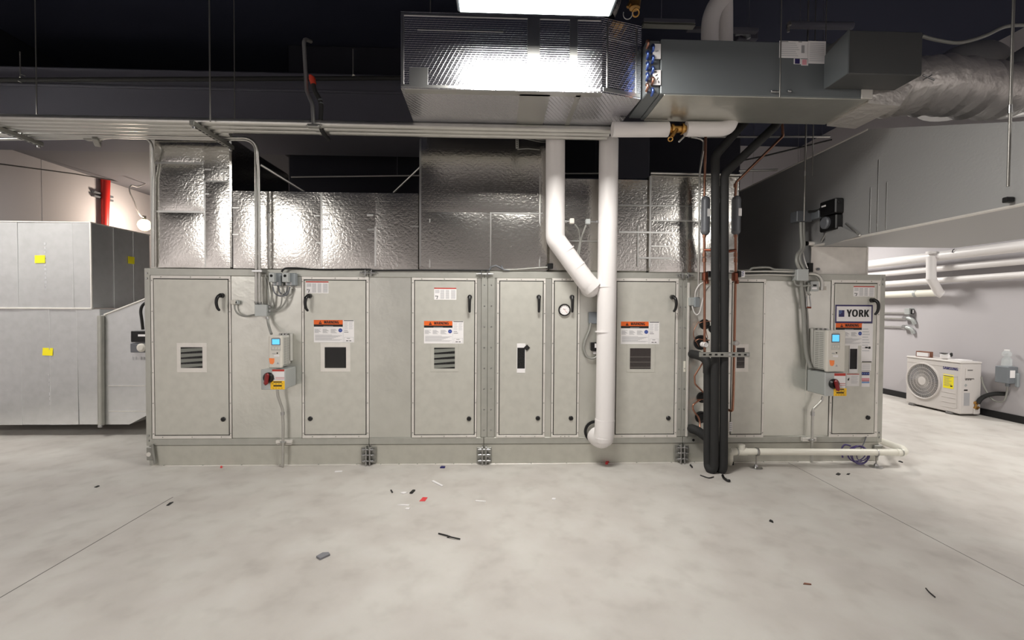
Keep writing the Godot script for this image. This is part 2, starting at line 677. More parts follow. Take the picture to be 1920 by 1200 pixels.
# ------------------------------------------------------------------ air handling unit
var ahu: Node3D

func warning_label(door: Node3D, r: Array, z: float) -> void:
	# white sheet with an orange heading, a black line, grey print, a blue badge and a second column
	var s := Shape.new()
	var w: float = r[2] - r[0]
	var h: float = r[3] - r[1]
	var at := func(u0: float, v0: float, u1: float, v1: float) -> Array: return [r[0] + u0 * w, r[3] - v1 * h, r[0] + u1 * w, r[3] - v0 * h]
	s.slab(M.paper, r, z, z + 0.0008)
	var a := z + 0.0008
	var b := z + 0.0012
	s.slab(M.orange, at.call(0.0, 0.0, 0.72, 0.20), a, b)
	s.slab(M.ink, at.call(0.0, 0.20, 0.72, 0.30), a, b)
	s.slab(M.print_grey, at.call(0.24, 0.265, 0.48, 0.28), b, b + 0.0003)
	var c: Array = at.call(0.44, 0.0, 0.44, 0.2)
	s.text(M.ink, "WARNING", Transform3D(Basis(), Vector3(c[0], (c[1] + c[3]) / 2, b + 0.0004)), h * 0.13, true, w * 0.37)
	var t := PackedVector2Array([Vector2(r[0] + 0.12 * w, r[3] - 0.18 * h), Vector2(r[0] + 0.20 * w, r[3] - 0.18 * h), Vector2(r[0] + 0.16 * w, r[3] - 0.03 * h)])
	s.prism(M.ink, t, Transform3D(Basis(), Vector3(0, 0, b)), 0.0004)
	s.slab(M.orange, at.call(0.156, 0.085, 0.165, 0.14), b + 0.0004, b + 0.0008)
	for k in 3:
		for j in 7:
			s.slab(M.print_grey, at.call(0.02 + 0.20 * k, 0.40 + 0.028 * j, 0.175 + 0.20 * k - 0.02 * ((j * 7 + k * 3) % 4), 0.414 + 0.028 * j), a, b)
	for j in 9:
		s.slab(M.print_grey, at.call(0.03, 0.66 + 0.03 * j, 0.45 + 0.05 * ((j * 5) % 6), 0.673 + 0.03 * j), a, b)
	s.lathe(M.blue_badge, Transform3D(Basis(Vector3.RIGHT, PI / 2), Vector3(r[0] + 0.66 * w, r[3] - 0.46 * h, a)), [Vector2(0.05 * w, 0), Vector2(0.05 * w, 0.0005), Vector2(0, 0.0005)], 16)
	s.slab(M.sky_print, at.call(0.635, 0.45, 0.685, 0.47), a + 0.0005, a + 0.0008)
	s.slab(M.print_pale, at.call(0.725, 0.0, 0.732, 1.0), a, b)
	s.slab(M.ink, at.call(0.745, 0.01, 0.99, 0.04), a, b)
	for k in 2:
		for j in 8:
			s.slab(M.print_pale, at.call(0.75 + 0.125 * k, 0.09 + 0.042 * j, 0.85 + 0.125 * k - 0.01 * (j % 3), 0.11 + 0.042 * j), a, b)
	s.slab(M.ink, at.call(0.75, 0.46, 0.84, 0.475), a, b)
	s.slab(M.ink, at.call(0.75, 0.53, 0.86, 0.55), a, b)
	s.rim(M.print_grey, at.call(0.76, 0.77, 0.98, 0.97), 0.0015, a, b)
	s.slab(M.ink, at.call(0.82, 0.81, 0.90, 0.825), a, b)
	s.slab(M.ink, at.call(0.80, 0.91, 0.86, 0.94), a, b)
	s.slab(M.ink, at.call(0.88, 0.91, 0.93, 0.94), a, b)
	part(door, "warning_label", s)


func guide_label(door: Node3D, r: Array, z: float) -> void:
	# small white sheet with a red heading bar and columns of grey print and a little pictogram
	var s := Shape.new()
	var w: float = r[2] - r[0]
	var h: float = r[3] - r[1]
	s.slab(M.paper, r, z, z + 0.0008)
	var a := z + 0.0008
	var b := z + 0.0012
	s.box(M.red_print, r[0], r[3] - 0.10 * h, a, r[2], r[3], b)
	for k in 4:
		for j in 8:
			if k == 0 and j > 2:
				continue
			var x: float = r[0] + w * (0.04 + 0.24 * k)
			var y: float = r[3] - h * (0.20 + 0.095 * j)
			s.box(M.print_grey, x, y - 0.045 * h, a, x + w * (0.20 - 0.02 * ((j * 3 + k) % 3)), y, b)
	s.tube(M.ink, [Vector3(r[0] + 0.05 * w, r[1] + 0.30 * h, b), Vector3(r[0] + 0.17 * w, r[1] + 0.30 * h, b), Vector3(r[0] + 0.12 * w, r[1] + 0.06 * h, b)], 0.0035, 6)
	part(door, "instruction_label", s)


func door_handle(door: Node3D, at: Vector3, side: float, bowed: bool) -> void:
	var s := Shape.new()
	s.cyl(M.black_plastic, at, at + Vector3(0, 0, 0.035), 0.024, 0.021, 16)
	var pts := []
	if bowed:
		# seen half from the side: the grip stands off the door and curls back at its tip
		pts = flow([at + Vector3(0, 0.004, 0.03), at + Vector3(side * 0.012, -0.02, 0.062), at + Vector3(side * 0.018, -0.07, 0.07), at + Vector3(side * 0.014, -0.12, 0.06), at + Vector3(side * 0.004, -0.142, 0.05)], 5)
	else:
		pts = flow([at + Vector3(0, 0.004, 0.03), at + Vector3(0, -0.03, 0.044), at + Vector3(0, -0.09, 0.046), at + Vector3(0, -0.145, 0.042)], 5)
	var radii := []
	for i in pts.size():
		radii.append(lerpf(0.017, 0.0125, float(i) / (pts.size() - 1)))
	s.tube(M.black_plastic, pts, radii, 10)
	s.ball(M.black_plastic, pts[-1], 0.0125, 10)
	part(door, "handle", s)


func keyhole(door: Node3D, at: Vector3) -> void:
	var s := Shape.new()
	s.lathe(M.black_plastic, Transform3D(Basis(Vector3.RIGHT, PI / 2), at), [Vector2(0.023, 0), Vector2(0.023, 0.008), Vector2(0.017, 0.014), Vector2(0, 0.014)], 18)
	s.box(M.gap_black, at.x - 0.003, at.y - 0.009, at.z + 0.014, at.x + 0.003, at.y + 0.009, at.z + 0.0155)
	part(door, "lock", s)


# style: 0 dark inside, 1 filter pleats inside, 2 brown shelves inside
func viewing_window(door: Node3D, r: Array, fr: Array, z: float, style: int, trim: StandardMaterial3D) -> void:
	var s := Shape.new()
	s.box(trim, fr[0], r[3], z, fr[2], fr[3], z + 0.003, 0.001)
	s.box(trim, fr[0], fr[1], z, fr[2], r[1], z + 0.003, 0.001)
	s.box(trim, fr[0], r[1], z, r[0], r[3], z + 0.0026, 0.001)
	s.box(trim, r[2], r[1], z, fr[2], r[3], z + 0.0026, 0.001)
	part(door, "window_frame", s)
	s = Shape.new()
	s.slab(M.gap_black if style != 2 else M.brown_black, r, z - 0.002, z + 0.0004)
	var n := 4
	for k in n:
		var y: float = lerpf(r[1], r[3], (k + 0.35) / n)
		var half: float = (r[3] - r[1]) * 0.085
		if style == 1:
			var pts := PackedVector2Array([Vector2(r[0], y - half), Vector2(r[2], y - half * 0.4 + 0.008), Vector2(r[2], y + half * 1.2 + 0.006), Vector2(r[0], y + half)])
			s.prism(M.louvre_grey, pts, Transform3D(Basis(), Vector3(0, 0, z + 0.0004)), 0.0006)
		elif style == 2 and k < 3:
			s.box(M.slat_dark, r[0], y - half * 0.3, z + 0.0004, r[2], y + half * 0.25, z + 0.001)
	part(door, "window_view", s)
	s = Shape.new()
	s.slab(M.glass_dark, r, z + 0.0018, z + 0.0024)
	part(door, "window_pane", s)


func access_door(fr: Array, leaf: Array) -> Node3D:
	# outer frame strips with their screws, a dark gasket line, and the leaf
	var s := Shape.new()
	s.box(M.galv_trim, fr[0], leaf[3] + 0.008, 0.0, fr[2], fr[3], 0.009, 0.002)
	s.box(M.galv_trim, fr[0], fr[1], 0.0, fr[2], leaf[1] - 0.008, 0.009, 0.002)
	s.box(M.galv_trim, fr[0], leaf[1] - 0.008, 0.0, leaf[0] - 0.008, leaf[3] + 0.008, 0.008, 0.002)
	s.box(M.galv_trim, leaf[2] + 0.008, leaf[1] - 0.008, 0.0, fr[2], leaf[3] + 0.008, 0.008, 0.002)
	for k in 6:
		var y := lerpf(fr[1] + 0.05, fr[3] - 0.05, k / 5.0)
		for x in [(fr[0] + leaf[0]) * 0.5 - 0.004, (fr[2] + leaf[2]) * 0.5 + 0.004]:
			s.cyl(M.galv_frame, Vector3(x, y, 0.008), Vector3(x, y, 0.0115), 0.0065, 0.004, 8)
	for k in 3:
		for y in [(fr[1] + leaf[1]) * 0.5 - 0.004, (fr[3] + leaf[3]) * 0.5 + 0.004]:
			var x := lerpf(fr[0] + 0.1, fr[2] - 0.1, k / 2.0)
			s.cyl(M.galv_frame, Vector3(x, y, 0.009), Vector3(x, y, 0.0125), 0.0065, 0.004, 8)
	var f := part(ahu, "door_frame", s)
	s = Shape.new()
	s.slab(M.gap_black, [leaf[0] - 0.008, leaf[1] - 0.008, leaf[2] + 0.008, leaf[3] + 0.008], -0.012, 0.002)
	part(ahu, "gasket", s)
	s = Shape.new()
	s.slab(M.galv_door, leaf, 0.0, 0.012, 0.003)
	return part(ahu, "access_door", s)


func latch_bolts(at: Vector3, tall: bool) -> void:
	# section joint: two lifting lugs drawn together with bolts
	var s := Shape.new()
	if tall:
		for k in [-1.0, 1.0]:
			s.box(M.steel, at.x + k * 0.018 - 0.006, at.y - 0.10, 0.0, at.x + k * 0.018 + 0.006, at.y + 0.09, 0.05, 0.003)
			s.box(M.strut, at.x + k * 0.045 - 0.03, at.y - 0.085, 0.0, at.x + k * 0.045 + 0.03, at.y + 0.075, 0.012, 0.004)
		for dy in [-0.055, 0.005, 0.06]:
			s.cyl(M.steel, Vector3(at.x - 0.062, at.y + dy, 0.036), Vector3(at.x + 0.062, at.y + dy, 0.036), 0.008, -1, 8)
			for k in [-1.0, 1.0]:
				s.cyl(M.steel, Vector3(at.x + k * 0.03, at.y + dy, 0.036), Vector3(at.x + k * 0.046, at.y + dy, 0.036), 0.015, -1, 6)
	else:
		for k in [-1.0, 1.0]:
			s.box(M.steel, at.x + k * 0.03 - 0.005, at.y - 0.03, 0.0, at.x + k * 0.03 + 0.005, at.y + 0.03, 0.035, 0.002)
		s.cyl(M.steel, Vector3(at.x - 0.085, at.y, 0.022), Vector3(at.x + 0.085, at.y, 0.022), 0.007, -1, 8)
		for k in [-0.055, -0.042, 0.042, 0.055]:
			s.cyl(M.steel, Vector3(at.x + k - 0.005, at.y, 0.022), Vector3(at.x + k + 0.005, at.y, 0.022), 0.014, -1, 6)
	part(ahu, "lifting_lug" if tall else "joint_bolt", s)


func air_handler() -> void:
	ahu = thing("air_handling_unit", "long galvanised steel air handling unit with eight access doors standing on the floor", "air handler", Vector3(0.3, 0, -0.9))
	var L := -3.44
	var R := 4.05
	var T := 1.955
	var B := 0.205
	# body behind the front panels
	var s := Shape.new()
	s.box(M.galv_frame, L + 0.004, 0.0, -1.9, R - 0.004, T - 0.004, -0.03)
	part(ahu, "casing", s)
	# base rails in four lengths, a turned-out foot under each
	var cuts := [L + 0.05, -1.263, -0.11, 1.94, R - 0.05]
	for i in 4:
		s = Shape.new()
		s.box(M.galv_base, cuts[i] + 0.003, 0.006, -0.05, cuts[i + 1] - 0.003, B - 0.004, -0.006, 0.003)
		s.box(M.galv_trim, cuts[i] + 0.003, 0.0, -0.05, cuts[i + 1] - 0.003, 0.007, 0.022, 0.002)
		for k in 6:
			var x: float = lerpf(cuts[i] + 0.12, cuts[i + 1] - 0.12, k / 5.0)
			s.cyl(M.galv_frame, Vector3(x, 0.007, 0.01), Vector3(x, 0.012, 0.01), 0.008, 0.005, 8)
		part(ahu, "base_rail", s)
		s = Shape.new()
		var x0: float = L if i == 0 else cuts[i] + 0.002
		var x1: float = R if i == 3 else cuts[i + 1] - 0.002
		s.box(M.galv_frame, x0, B, -0.05, x1, B + 0.068, 0.003, 0.004)
		part(ahu, "bottom_rail", s)
		s = Shape.new()
		s.box(M.galv_frame, x0, T - 0.07, -0.05, x1, T, 0.003, 0.004)
		part(ahu, "top_rail", s)
	# posts
	for r in [[L, -3.388], [3.995, R]]:
		s = Shape.new()
		s.box(M.galv_frame, r[0], B, -0.06, r[1], T, 0.006, 0.004)
		for y in [B + 0.05, B + 0.10, T - 0.05, T - 0.10]:
			s.cyl(M.steel, Vector3((r[0] + r[1]) / 2, y, 0.006), Vector3((r[0] + r[1]) / 2, y, 0.013), 0.011, 0.008, 8)
		part(ahu, "corner_post", s)
	for r in [[-0.142, -0.077], [-0.077, -0.002], [1.869, 1.919], [1.919, 1.969]]:
		s = Shape.new()
		s.box(M.galv_frame, r[0] + 0.001, B + 0.07, -0.05, r[1] - 0.001, T - 0.07, 0.006, 0.003)
		for k in 8:
			var y := lerpf(B + 0.14, T - 0.14, k / 7.0)
			s.cyl(M.steel, Vector3((r[0] + r[1]) / 2, y, 0.006), Vector3((r[0] + r[1]) / 2, y, 0.011), 0.008, 0.005, 8)
		part(ahu, "post", s)
	# plain panels between the doors
	for r in [[-3.388, -3.378], [-2.612, -1.925], [-1.262, -0.843], [-0.185, -0.142], [-0.002, 0.014], [0.507, 0.572], [0.856, 1.201],
			[1.969, 2.398], [2.78, 3.226], [3.226, 3.475]]:
		s = Shape.new()
		s.box(M.galv_panel, r[0], B + 0.068, -0.04, r[1], T - 0.07, -0.002, 0.003)
		part(ahu, "panel", s)
	s = Shape.new()
	s.box(M.galv_trim, 1.963, B + 0.07, -0.002, 1.983, T - 0.1, 0.016, 0.002)
	part(ahu, "edge_strip", s)
	s = Shape.new()
	s.box(M.pvc, 1.931, 0.942, 0.006, 1.953, 1.052, 0.008)
	part(ahu, "tape_piece", s)
	# doors
	var z := 0.012
	var d := access_door([-3.379, 0.273, -2.612, 1.885], [-3.348, 0.311, -2.638, 1.848])
	door_handle(d, Vector3(-2.688, 1.692, 0.012), -1.0, true)
	keyhole(d, Vector3(-2.688, 0.467, 0.012))
	viewing_window(d, [-3.094, 0.976, -2.884, 1.181], [-3.13, 0.933, -2.842, 1.223], z, 1, M.galv_trim)

	d = access_door([-1.92, 0.273, -1.262, 1.886], [-1.893, 0.311, -1.294, 1.849])
	door_handle(d, Vector3(-1.839, 1.693, 0.012), -1.0, true)
	keyhole(d, Vector3(-1.839, 0.47, 0.012))
	guide_label(d, [-1.878, 1.72, -1.656, 1.839], z)
	warning_label(d, [-1.801, 1.233, -1.406, 1.456], z)
	viewing_window(d, [-1.695, 0.977, -1.485, 1.185], [-1.737, 0.94, -1.443, 1.228], z, 0, M.galv_trim)

	d = access_door([-0.837, 0.274, -0.185, 1.884], [-0.805, 0.306, -0.211, 1.852])
	door_handle(d, Vector3(-0.256, 1.693, 0.012), 1.0, false)
	keyhole(d, Vector3(-0.26, 0.466, 0.012))
	guide_label(d, [-0.613, 1.665, -0.392, 1.785], z)
	warning_label(d, [-0.713, 1.226, -0.319, 1.451], z)
	viewing_window(d, [-0.612, 0.973, -0.404, 1.183], [-0.649, 0.941, -0.366, 1.22], z, 1, M.galv_door)

	d = access_door([0.015, 0.27, 0.508, 1.885], [0.047, 0.303, 0.48, 1.853])
	door_handle(d, Vector3(0.437, 1.698, 0.012), 1.0, false)
	keyhole(d, Vector3(0.437, 0.469, 0.012))
	viewing_window(d, [0.225, 0.974, 0.301, 1.185], [0.22, 0.931, 0.306, 1.228], z, 0, M.paper)
	var tg := Shape.new()
	tg.obox(M.ink, Transform3D(Basis(Vector3.BACK, 0.75), Vector3(0.321, 1.186, 0.02)), Vector3(0.045, 0.045, 0.006), 0.002)
	part(d, "black_tag", tg)

	d = access_door([0.573, 0.268, 0.856, 1.889], [0.6, 0.301, 0.829, 1.857])
	door_handle(d, Vector3(0.773, 1.7, 0.012), 1.0, false)
	keyhole(d, Vector3(0.775, 0.468, 0.012))
	# dial pressure gauge
	s = Shape.new()
	var face := Transform3D(Basis(Vector3.RIGHT, PI / 2), Vector3(0.698, 1.57, 0.012))
	s.lathe(M.black_plastic, face, [Vector2(0.062, 0), Vector2(0.062, 0.018), Vector2(0.058, 0.024), Vector2(0.050, 0.024), Vector2(0.050, 0.016)], 32)
	s.lathe(M.paper, face, [Vector2(0.052, 0.012), Vector2(0.052, 0.016), Vector2(0, 0.016)], 32)
	for k in 11:
		var a := deg_to_rad(-50.0 + 28.0 * k)
		var c: Vector3 = face.origin + Vector3(cos(a), sin(a), 0) * 0.04
		s.obox(M.ink, Transform3D(Basis(Vector3.BACK, a), c + Vector3(0, 0, 0.0162)), Vector3(0.010, 0.002, 0.0006))
	s.obox(M.red_print, Transform3D(Basis(Vector3.BACK, 2.3), face.origin + Vector3(0.008, -0.008, 0.0168)), Vector3(0.06, 0.0025, 0.0008))
	s.box(M.ink, face.origin.x - 0.017, face.origin.y + 0.006, face.origin.z + 0.016, face.origin.x + 0.017, face.origin.y + 0.0085, face.origin.z + 0.0166)
	part(d, "pressure_gauge", s)

	d = access_door([1.202, 0.265, 1.87, 1.896], [1.235, 0.304, 1.837, 1.858])
	door_handle(d, Vector3(1.801, 1.707, 0.012), 1.0, true)
	keyhole(d, Vector3(1.779, 0.466, 0.012))
	warning_label(d, [1.278, 1.227, 1.674, 1.455], z)
	viewing_window(d, [1.374, 0.97, 1.589, 1.183], [1.341, 0.937, 1.633, 1.221], z, 2, M.galv_door)

	d = access_door([2.399, 0.261, 2.781, 1.899], [2.433, 0.299, 2.753, 1.861])
	viewing_window(d, [2.482, 0.982, 2.566, 1.191], [2.455, 0.944, 2.606, 1.23], z, 2, M.galv_trim)
	s = Shape.new()
	s.slab(M.paper, [2.416, 0.326, 2.45, 0.425], 0.012, 0.013)
	for k in 4:
		s.box(M.print_grey, 2.42, 0.409 - 0.02 * k, 0.013, 2.444, 0.403 - 0.02 * k, 0.0135)
	part(d, "small_label", s)

	d = access_door([3.477, 0.261, 3.996, 1.897], [3.511, 0.301, 3.956, 1.859])
	door_handle(d, Vector3(3.897, 1.688, 0.012), 1.0, true)
	keyhole(d, Vector3(3.887, 0.466, 0.012))
	guide_label(d, [3.702, 1.726, 3.926, 1.834], z)
	warning_label(d, [3.522, 1.217, 3.917, 1.45], z)
	# second column of paper down the door's right side
	s = Shape.new()
	s.slab(M.paper, [3.8, 1.045, 3.919, 1.445], z, z + 0.0016)
	for k in 9:
		s.box(M.print_pale, 3.807, 1.395 - 0.028 * k, z + 0.0016, 3.869 + 0.008 * (k % 3), 1.395 - 0.028 * k - 0.012, z + 0.002)
	s.slab(M.ink, [3.839, 1.19, 3.868, 1.206], z + 0.0016, z + 0.002)
	s.slab(M.ink, [3.874, 1.184, 3.897, 1.207], z + 0.0016, z + 0.002)
	s.slab(M.ink, [3.809, 1.045, 3.911, 1.054], z + 0.0016, z + 0.002)
	part(d, "data_label", s)
	s = Shape.new()
	s.slab(M.paper, [3.806, 0.956, 3.908, 1.034], z, z + 0.0016)
	for k in 4:
		s.box(M.print_pale, 3.816, 1.018 - 0.018 * k, z + 0.0016, 3.896, 1.018 - 0.018 * k - 0.007, z + 0.002)
	part(d, "data_label", s)
	s = Shape.new()
	s.slab(M.paper, [3.809, 0.789, 3.897, 0.945], z, z + 0.0016)
	s.slab(M.blue_print, [3.809, 0.909, 3.892, 0.943], z + 0.0016, z + 0.002)
	for k in 4:
		var q: Vector3 = Vector3(3.82, 0.926, 0.014) + Vector3(0.0205 * k, 0, 0)
		s.lathe(M.sky_print, Transform3D(Basis(Vector3.RIGHT, PI / 2), q), [Vector2(0.006, 0), Vector2(0.006, 0.0004), Vector2(0, 0.0004)], 10)
	s.slab(M.pink_print, [3.81, 0.856, 3.893, 0.879], z + 0.0016, z + 0.002)
	s.slab(M.red_print, [3.811, 0.846, 3.893, 0.854], z + 0.0016, z + 0.002)
	s.slab(M.sky_print, [3.811, 0.826, 3.894, 0.842], z + 0.0016, z + 0.002)
	part(d, "coloured_label", s)
	s = Shape.new()
	s.slab(M.paper, [3.646, 0.795, 3.786, 0.923], z, z + 0.0016)
	s.slab(M.red_print, [3.644, 0.915, 3.783, 0.923], z + 0.0016, z + 0.002)
	s.tube(M.ink, [Vector3(3.662, 0.856, 0.014), Vector3(3.675, 0.881, 0.014), Vector3(3.67, 0.854, 0.014)], 0.004, 6)
	for k in 6:
		s.box(M.print_pale, 3.699, 0.901 - 0.014 * k, z + 0.0016, 3.77 - 0.008 * (k % 2), 0.901 - 0.014 * k - 0.006, z + 0.002)
	part(d, "hand_hazard_label", s)
	viewing_window(d, [3.677, 0.973, 3.756, 1.184], [3.671, 0.934, 3.762, 1.223], z + 0.002, 0, M.paper)
	# the maker's plate: navy border, white field, emblem and name
	s = Shape.new()
	var r: Array = [3.513, 1.45, 3.911, 1.64]
	s.slab(M.navy, r, z, z + 0.002)
	s.slab(M.paper, [r[0] + 0.014, r[1] + 0.018, r[2] - 0.014, r[3] - 0.016], z + 0.002, z + 0.0026)
	var em: Array = [3.549, 1.515, 3.609, 1.584]
	s.slab(M.navy, em, z + 0.0026, z + 0.003)
	for k in 3:
		for j in 3:
			if k + j < 4:
				var ex: float = em[0] + 0.004 + 0.0115 * k
				var ey: float = em[3] - 0.006 - 0.0135 * j
				s.obox(M.sky_print, Transform3D(Basis(Vector3.BACK, 0.5 + 0.6 * k), Vector3(ex + 0.003, ey - 0.003, z + 0.0032)), Vector3(0.010, 0.0045, 0.0006))
	s.text(M.ink, "YORK", Transform3D(Basis(), Vector3(3.753, 1.551, 0.015)), 0.074, true, 0.238)
	part(d, "name_plate", s)
	# joints between sections
	for u in [Vector3(-1.261, 1.926, 0), Vector3(-0.108, 1.925, 0), Vector3(1.93, 1.926, 0)]:
		latch_bolts(u, false)
	for u in [Vector3(-1.263, 0.104, 0), Vector3(-0.105, 0.098, 0), Vector3(1.923, 0.108, 0)]:
		latch_bolts(u, true)
	s = Shape.new()
	var lug := Vector3(-3.396, 0.122, 0.02)
	s.box(M.strut, lug.x - 0.035, lug.y - 0.06, -0.01, lug.x + 0.03, lug.y + 0.07, 0.02, 0.006)
	s.lathe(M.galv_trim, Transform3D(Basis(Vector3.RIGHT, PI / 2), lug + Vector3(-0.01, 0.0, 0)), [Vector2(0.022, 0), Vector2(0.022, 0.004), Vector2(0.012, 0.004), Vector2(0.012, 0.001), Vector2(0, 0.001)], 16)
	s.cyl(M.strut, lug + Vector3(0.025, 0.1, 0), lug + Vector3(0.05, -0.1, 0), 0.012, -1, 8)
	part(ahu, "lifting_lug", s)
	s = Shape.new()
	lug = Vector3(4.009, 0.115, 0.02)
	s.box(M.strut, lug.x - 0.05, lug.y - 0.03, -0.01, lug.x + 0.04, lug.y + 0.06, 0.02, 0.006)
	part(ahu, "lifting_lug", s)
	# round pipe ports in the coil panel
	for u in [[Vector3(2.148, 1.431, 0), 0.048], [Vector3(2.233, 1.382, 0), 0.035], [Vector3(2.112, 1.244, 0), 0.07], [Vector3(2.132, 0.677, 0), 0.05], [Vector3(2.124, 0.473, 0), 0.055]]:
		s = Shape.new()
		s.lathe(M.rubber_deep, Transform3D(Basis(Vector3.RIGHT, PI / 2), u[0] - Vector3(0, 0, 0.002)), [Vector2(u[1] + 0.006, 0), Vector2(u[1] + 0.006, 0.01), Vector2(u[1] - 0.008, 0.012), Vector2(u[1] - 0.02, 0.003), Vector2(0, 0.003)], 20)
		part(ahu, "pipe_port", s)
	s = Shape.new()
	var kn := Vector3(2.048, 0.236, 0.003)
	s.lathe(M.gap_black, Transform3D(Basis(Vector3.RIGHT, PI / 2), kn), [Vector2(0.013, 0), Vector2(0.013, 0.004), Vector2(0, 0.004)], 12)
	part(ahu, "knockout", s)


# ------------------------------------------------------------------ ducts
func ducts_left() -> void:
	# galvanised return duct at the left end: tall upper box, lower box on the same front, and a tapered piece into the unit
	var t := thing("galvanised_duct", "tall bare galvanised duct with yellow notes beside the left end of the air handler", "duct", Vector3(-5.4, 0.14, -1.6))
	var zf := -1.1
	var x1 := -4.875
	var s := Shape.new()
	s.box(M.galv_duct, -6.6, 1.56, -2.05, x1 - 0.004, 2.588, zf - 0.01, 0.004)
	part(t, "upper_duct", s)
	s = Shape.new()
	s.box(M.galv_duct, -6.6, 0.14, -2.4, -4.784, 1.545, zf - 0.01, 0.004)
	part(t, "lower_duct", s)
	# the sheets of the front and the side, each a little out of true
	for e in [[-6.6, -5.738, 1.562, 2.585, 0.006, 0.004], [-5.738, -5.094, 1.562, 2.585, -0.012, -0.004], [-5.094, x1, 1.562, 2.585, 0.010, 0.006],
			[-6.6, -5.709, 0.142, 1.543, 0.004, -0.006], [-5.709, -5.38, 0.142, 1.543, -0.010, 0.004], [-5.38, -5.062, 0.142, 1.543, 0.012, -0.004], [-5.062, -4.78, 0.142, 1.543, -0.006, 0.008]]:
		s = Shape.new()
		s.obox(M.galv_duct, Transform3D(Basis.from_euler(Vector3(e[5], e[4], 0)), Vector3((e[0] + e[1]) / 2, (e[2] + e[3]) / 2, zf - 0.006)), Vector3(e[1] - e[0], e[3] - e[2], 0.012), 0.001)
		part(t, "sheet", s)
	for e in [[-1.43, -1.1, 0.012], [-1.75, -1.43, -0.010], [-2.05, -1.75, 0.014]]:
		s = Shape.new()
		s.obox(M.galv_duct, Transform3D(Basis(Vector3.UP, e[2]), Vector3(x1 - 0.006, 2.073, (e[0] + e[1]) / 2)), Vector3(0.012, 1.02, e[1] - e[0]), 0.001)
		part(t, "sheet", s)
	s = Shape.new()
	s.box(M.galv_trim, -6.6, 1.543, zf - 0.02, x1 + 0.01, 1.562, zf + 0.016, 0.003)
	part(t, "seam_flange", s)
	# standing seams that break the front and the side into sheets
	for x in [-5.738, -5.094]:
		s = Shape.new()
		s.box(M.galv_duct, x, 1.565, zf, x + 0.012, 2.58, zf + 0.006, 0.002)
		part(t, "sheet_seam", s)
	for x in [-5.38, -5.062]:
		s = Shape.new()
		s.box(M.galv_duct, x, 0.145, zf, x + 0.012, 1.54, zf + 0.006, 0.002)
		part(t, "sheet_seam", s)
	for zz in [-1.44, -1.76]:
		s = Shape.new()
		s.box(M.galv_duct, x1, 1.56, zz, x1 + 0.006, 2.585, zz + 0.014, 0.002)
		part(t, "sheet_seam", s)
	s = Shape.new()
	s.box(M.galv_trim, x1 - 0.012, 1.56, zf - 0.012, x1 + 0.006, 2.59, zf + 0.006, 0.003)
	part(t, "corner_seam", s)
	s = Shape.new()
	s.box(M.galv_trim, -6.6, 2.584, zf - 0.01, x1 + 0.006, 2.596, zf + 0.008, 0.002)
	s.box(M.galv_trim, x1 - 0.01, 2.584, -2.05, x1 + 0.008, 2.596, zf, 0.002)
	part(t, "top_edge", s)
	# tapered piece
	s = Shape.new()
	var poly := PackedVector2Array([Vector2(-4.78, 0.14), Vector2(-4.46, 0.14), Vector2(-3.44, 0.68), Vector2(-3.44, 2.0), Vector2(-3.9, 1.86), Vector2(-4.25, 1.67), Vector2(-4.735, 1.475), Vector2(-4.78, 1.475)])
	s.prism(M.galv_duct, poly, Transform3D(Basis(), Vector3(0, 0, -1.75)), 0.64)
	part(t, "taper_piece", s)
	s = Shape.new()
	s.tube(M.galv_trim, [Vector3(-4.735, 1.478, -1.108), Vector3(-4.25, 1.673, -1.108), Vector3(-3.9, 1.862, -1.108)], 0.012, 6)
	part(t, "folded_edge", s)
	s = Shape.new()
	s.tube(M.galv_frame, [Vector3(-4.756, 1.467, -1.08), Vector3(-4.756, 1.415, -1.08), Vector3(-4.768, 0.141, -1.08)], 0.034, 12)
	s.obox(M.steel, Transform3D(Basis(), Vector3(-4.761, 0.133, -1.06)), Vector3(0.05, 0.03, 0.03), 0.005)
	part(t, "drive_cleat", s)
	s = Shape.new()
	for k in 3:
		s.box(M.galv_trim, -4.70, 0.611 - 0.345 * k * 0.9, -1.11, -3.46, 0.611 - 0.345 * k * 0.9 + 0.006, -1.104)
	part(t, "cross_seam", s)
	# stencilled mill marks
	s = Shape.new()
	for e in [[Vector3(-5.409, 2.328, -1.1), 12], [Vector3(-5.412, 1.797, -1.1), 3]]:
		for k in e[1]:
			var p: Vector3 = e[0] - Vector3(0, 0.0508 * k, 0)
			s.obox(M.print_grey, Transform3D(Basis(Vector3.BACK, -PI / 2), p + Vector3(0, 0, 0.0006)), Vector3(0.030, 0.018 if k % 3 else 0.026, 0.0012))
	part(t, "mill_print", s)
	s = Shape.new()
	for k in 11:
		var p: Vector3 = Vector3(-5.389, 0.741, -1.1) + Vector3(0.002 * k, -0.0562 * k, 0.0)
		if k % 4 != 3:
			s.obox(M.print_grey, Transform3D(Basis(Vector3.BACK, -PI / 2), p + Vector3(0, 0, 0.0006)), Vector3(0.036, 0.016, 0.0012))
	part(t, "mill_print", s)
	s = Shape.new()
	for k in 5:
		if k != 2:
			var p: Vector3 = Vector3(-4.403, 0.949, -1.109) + Vector3(0.0333 * k, 0, 0)
			s.obox(M.print_grey, Transform3D(Basis(), p), Vector3(0.022, 0.034, 0.0012))
	part(t, "mill_print", s)
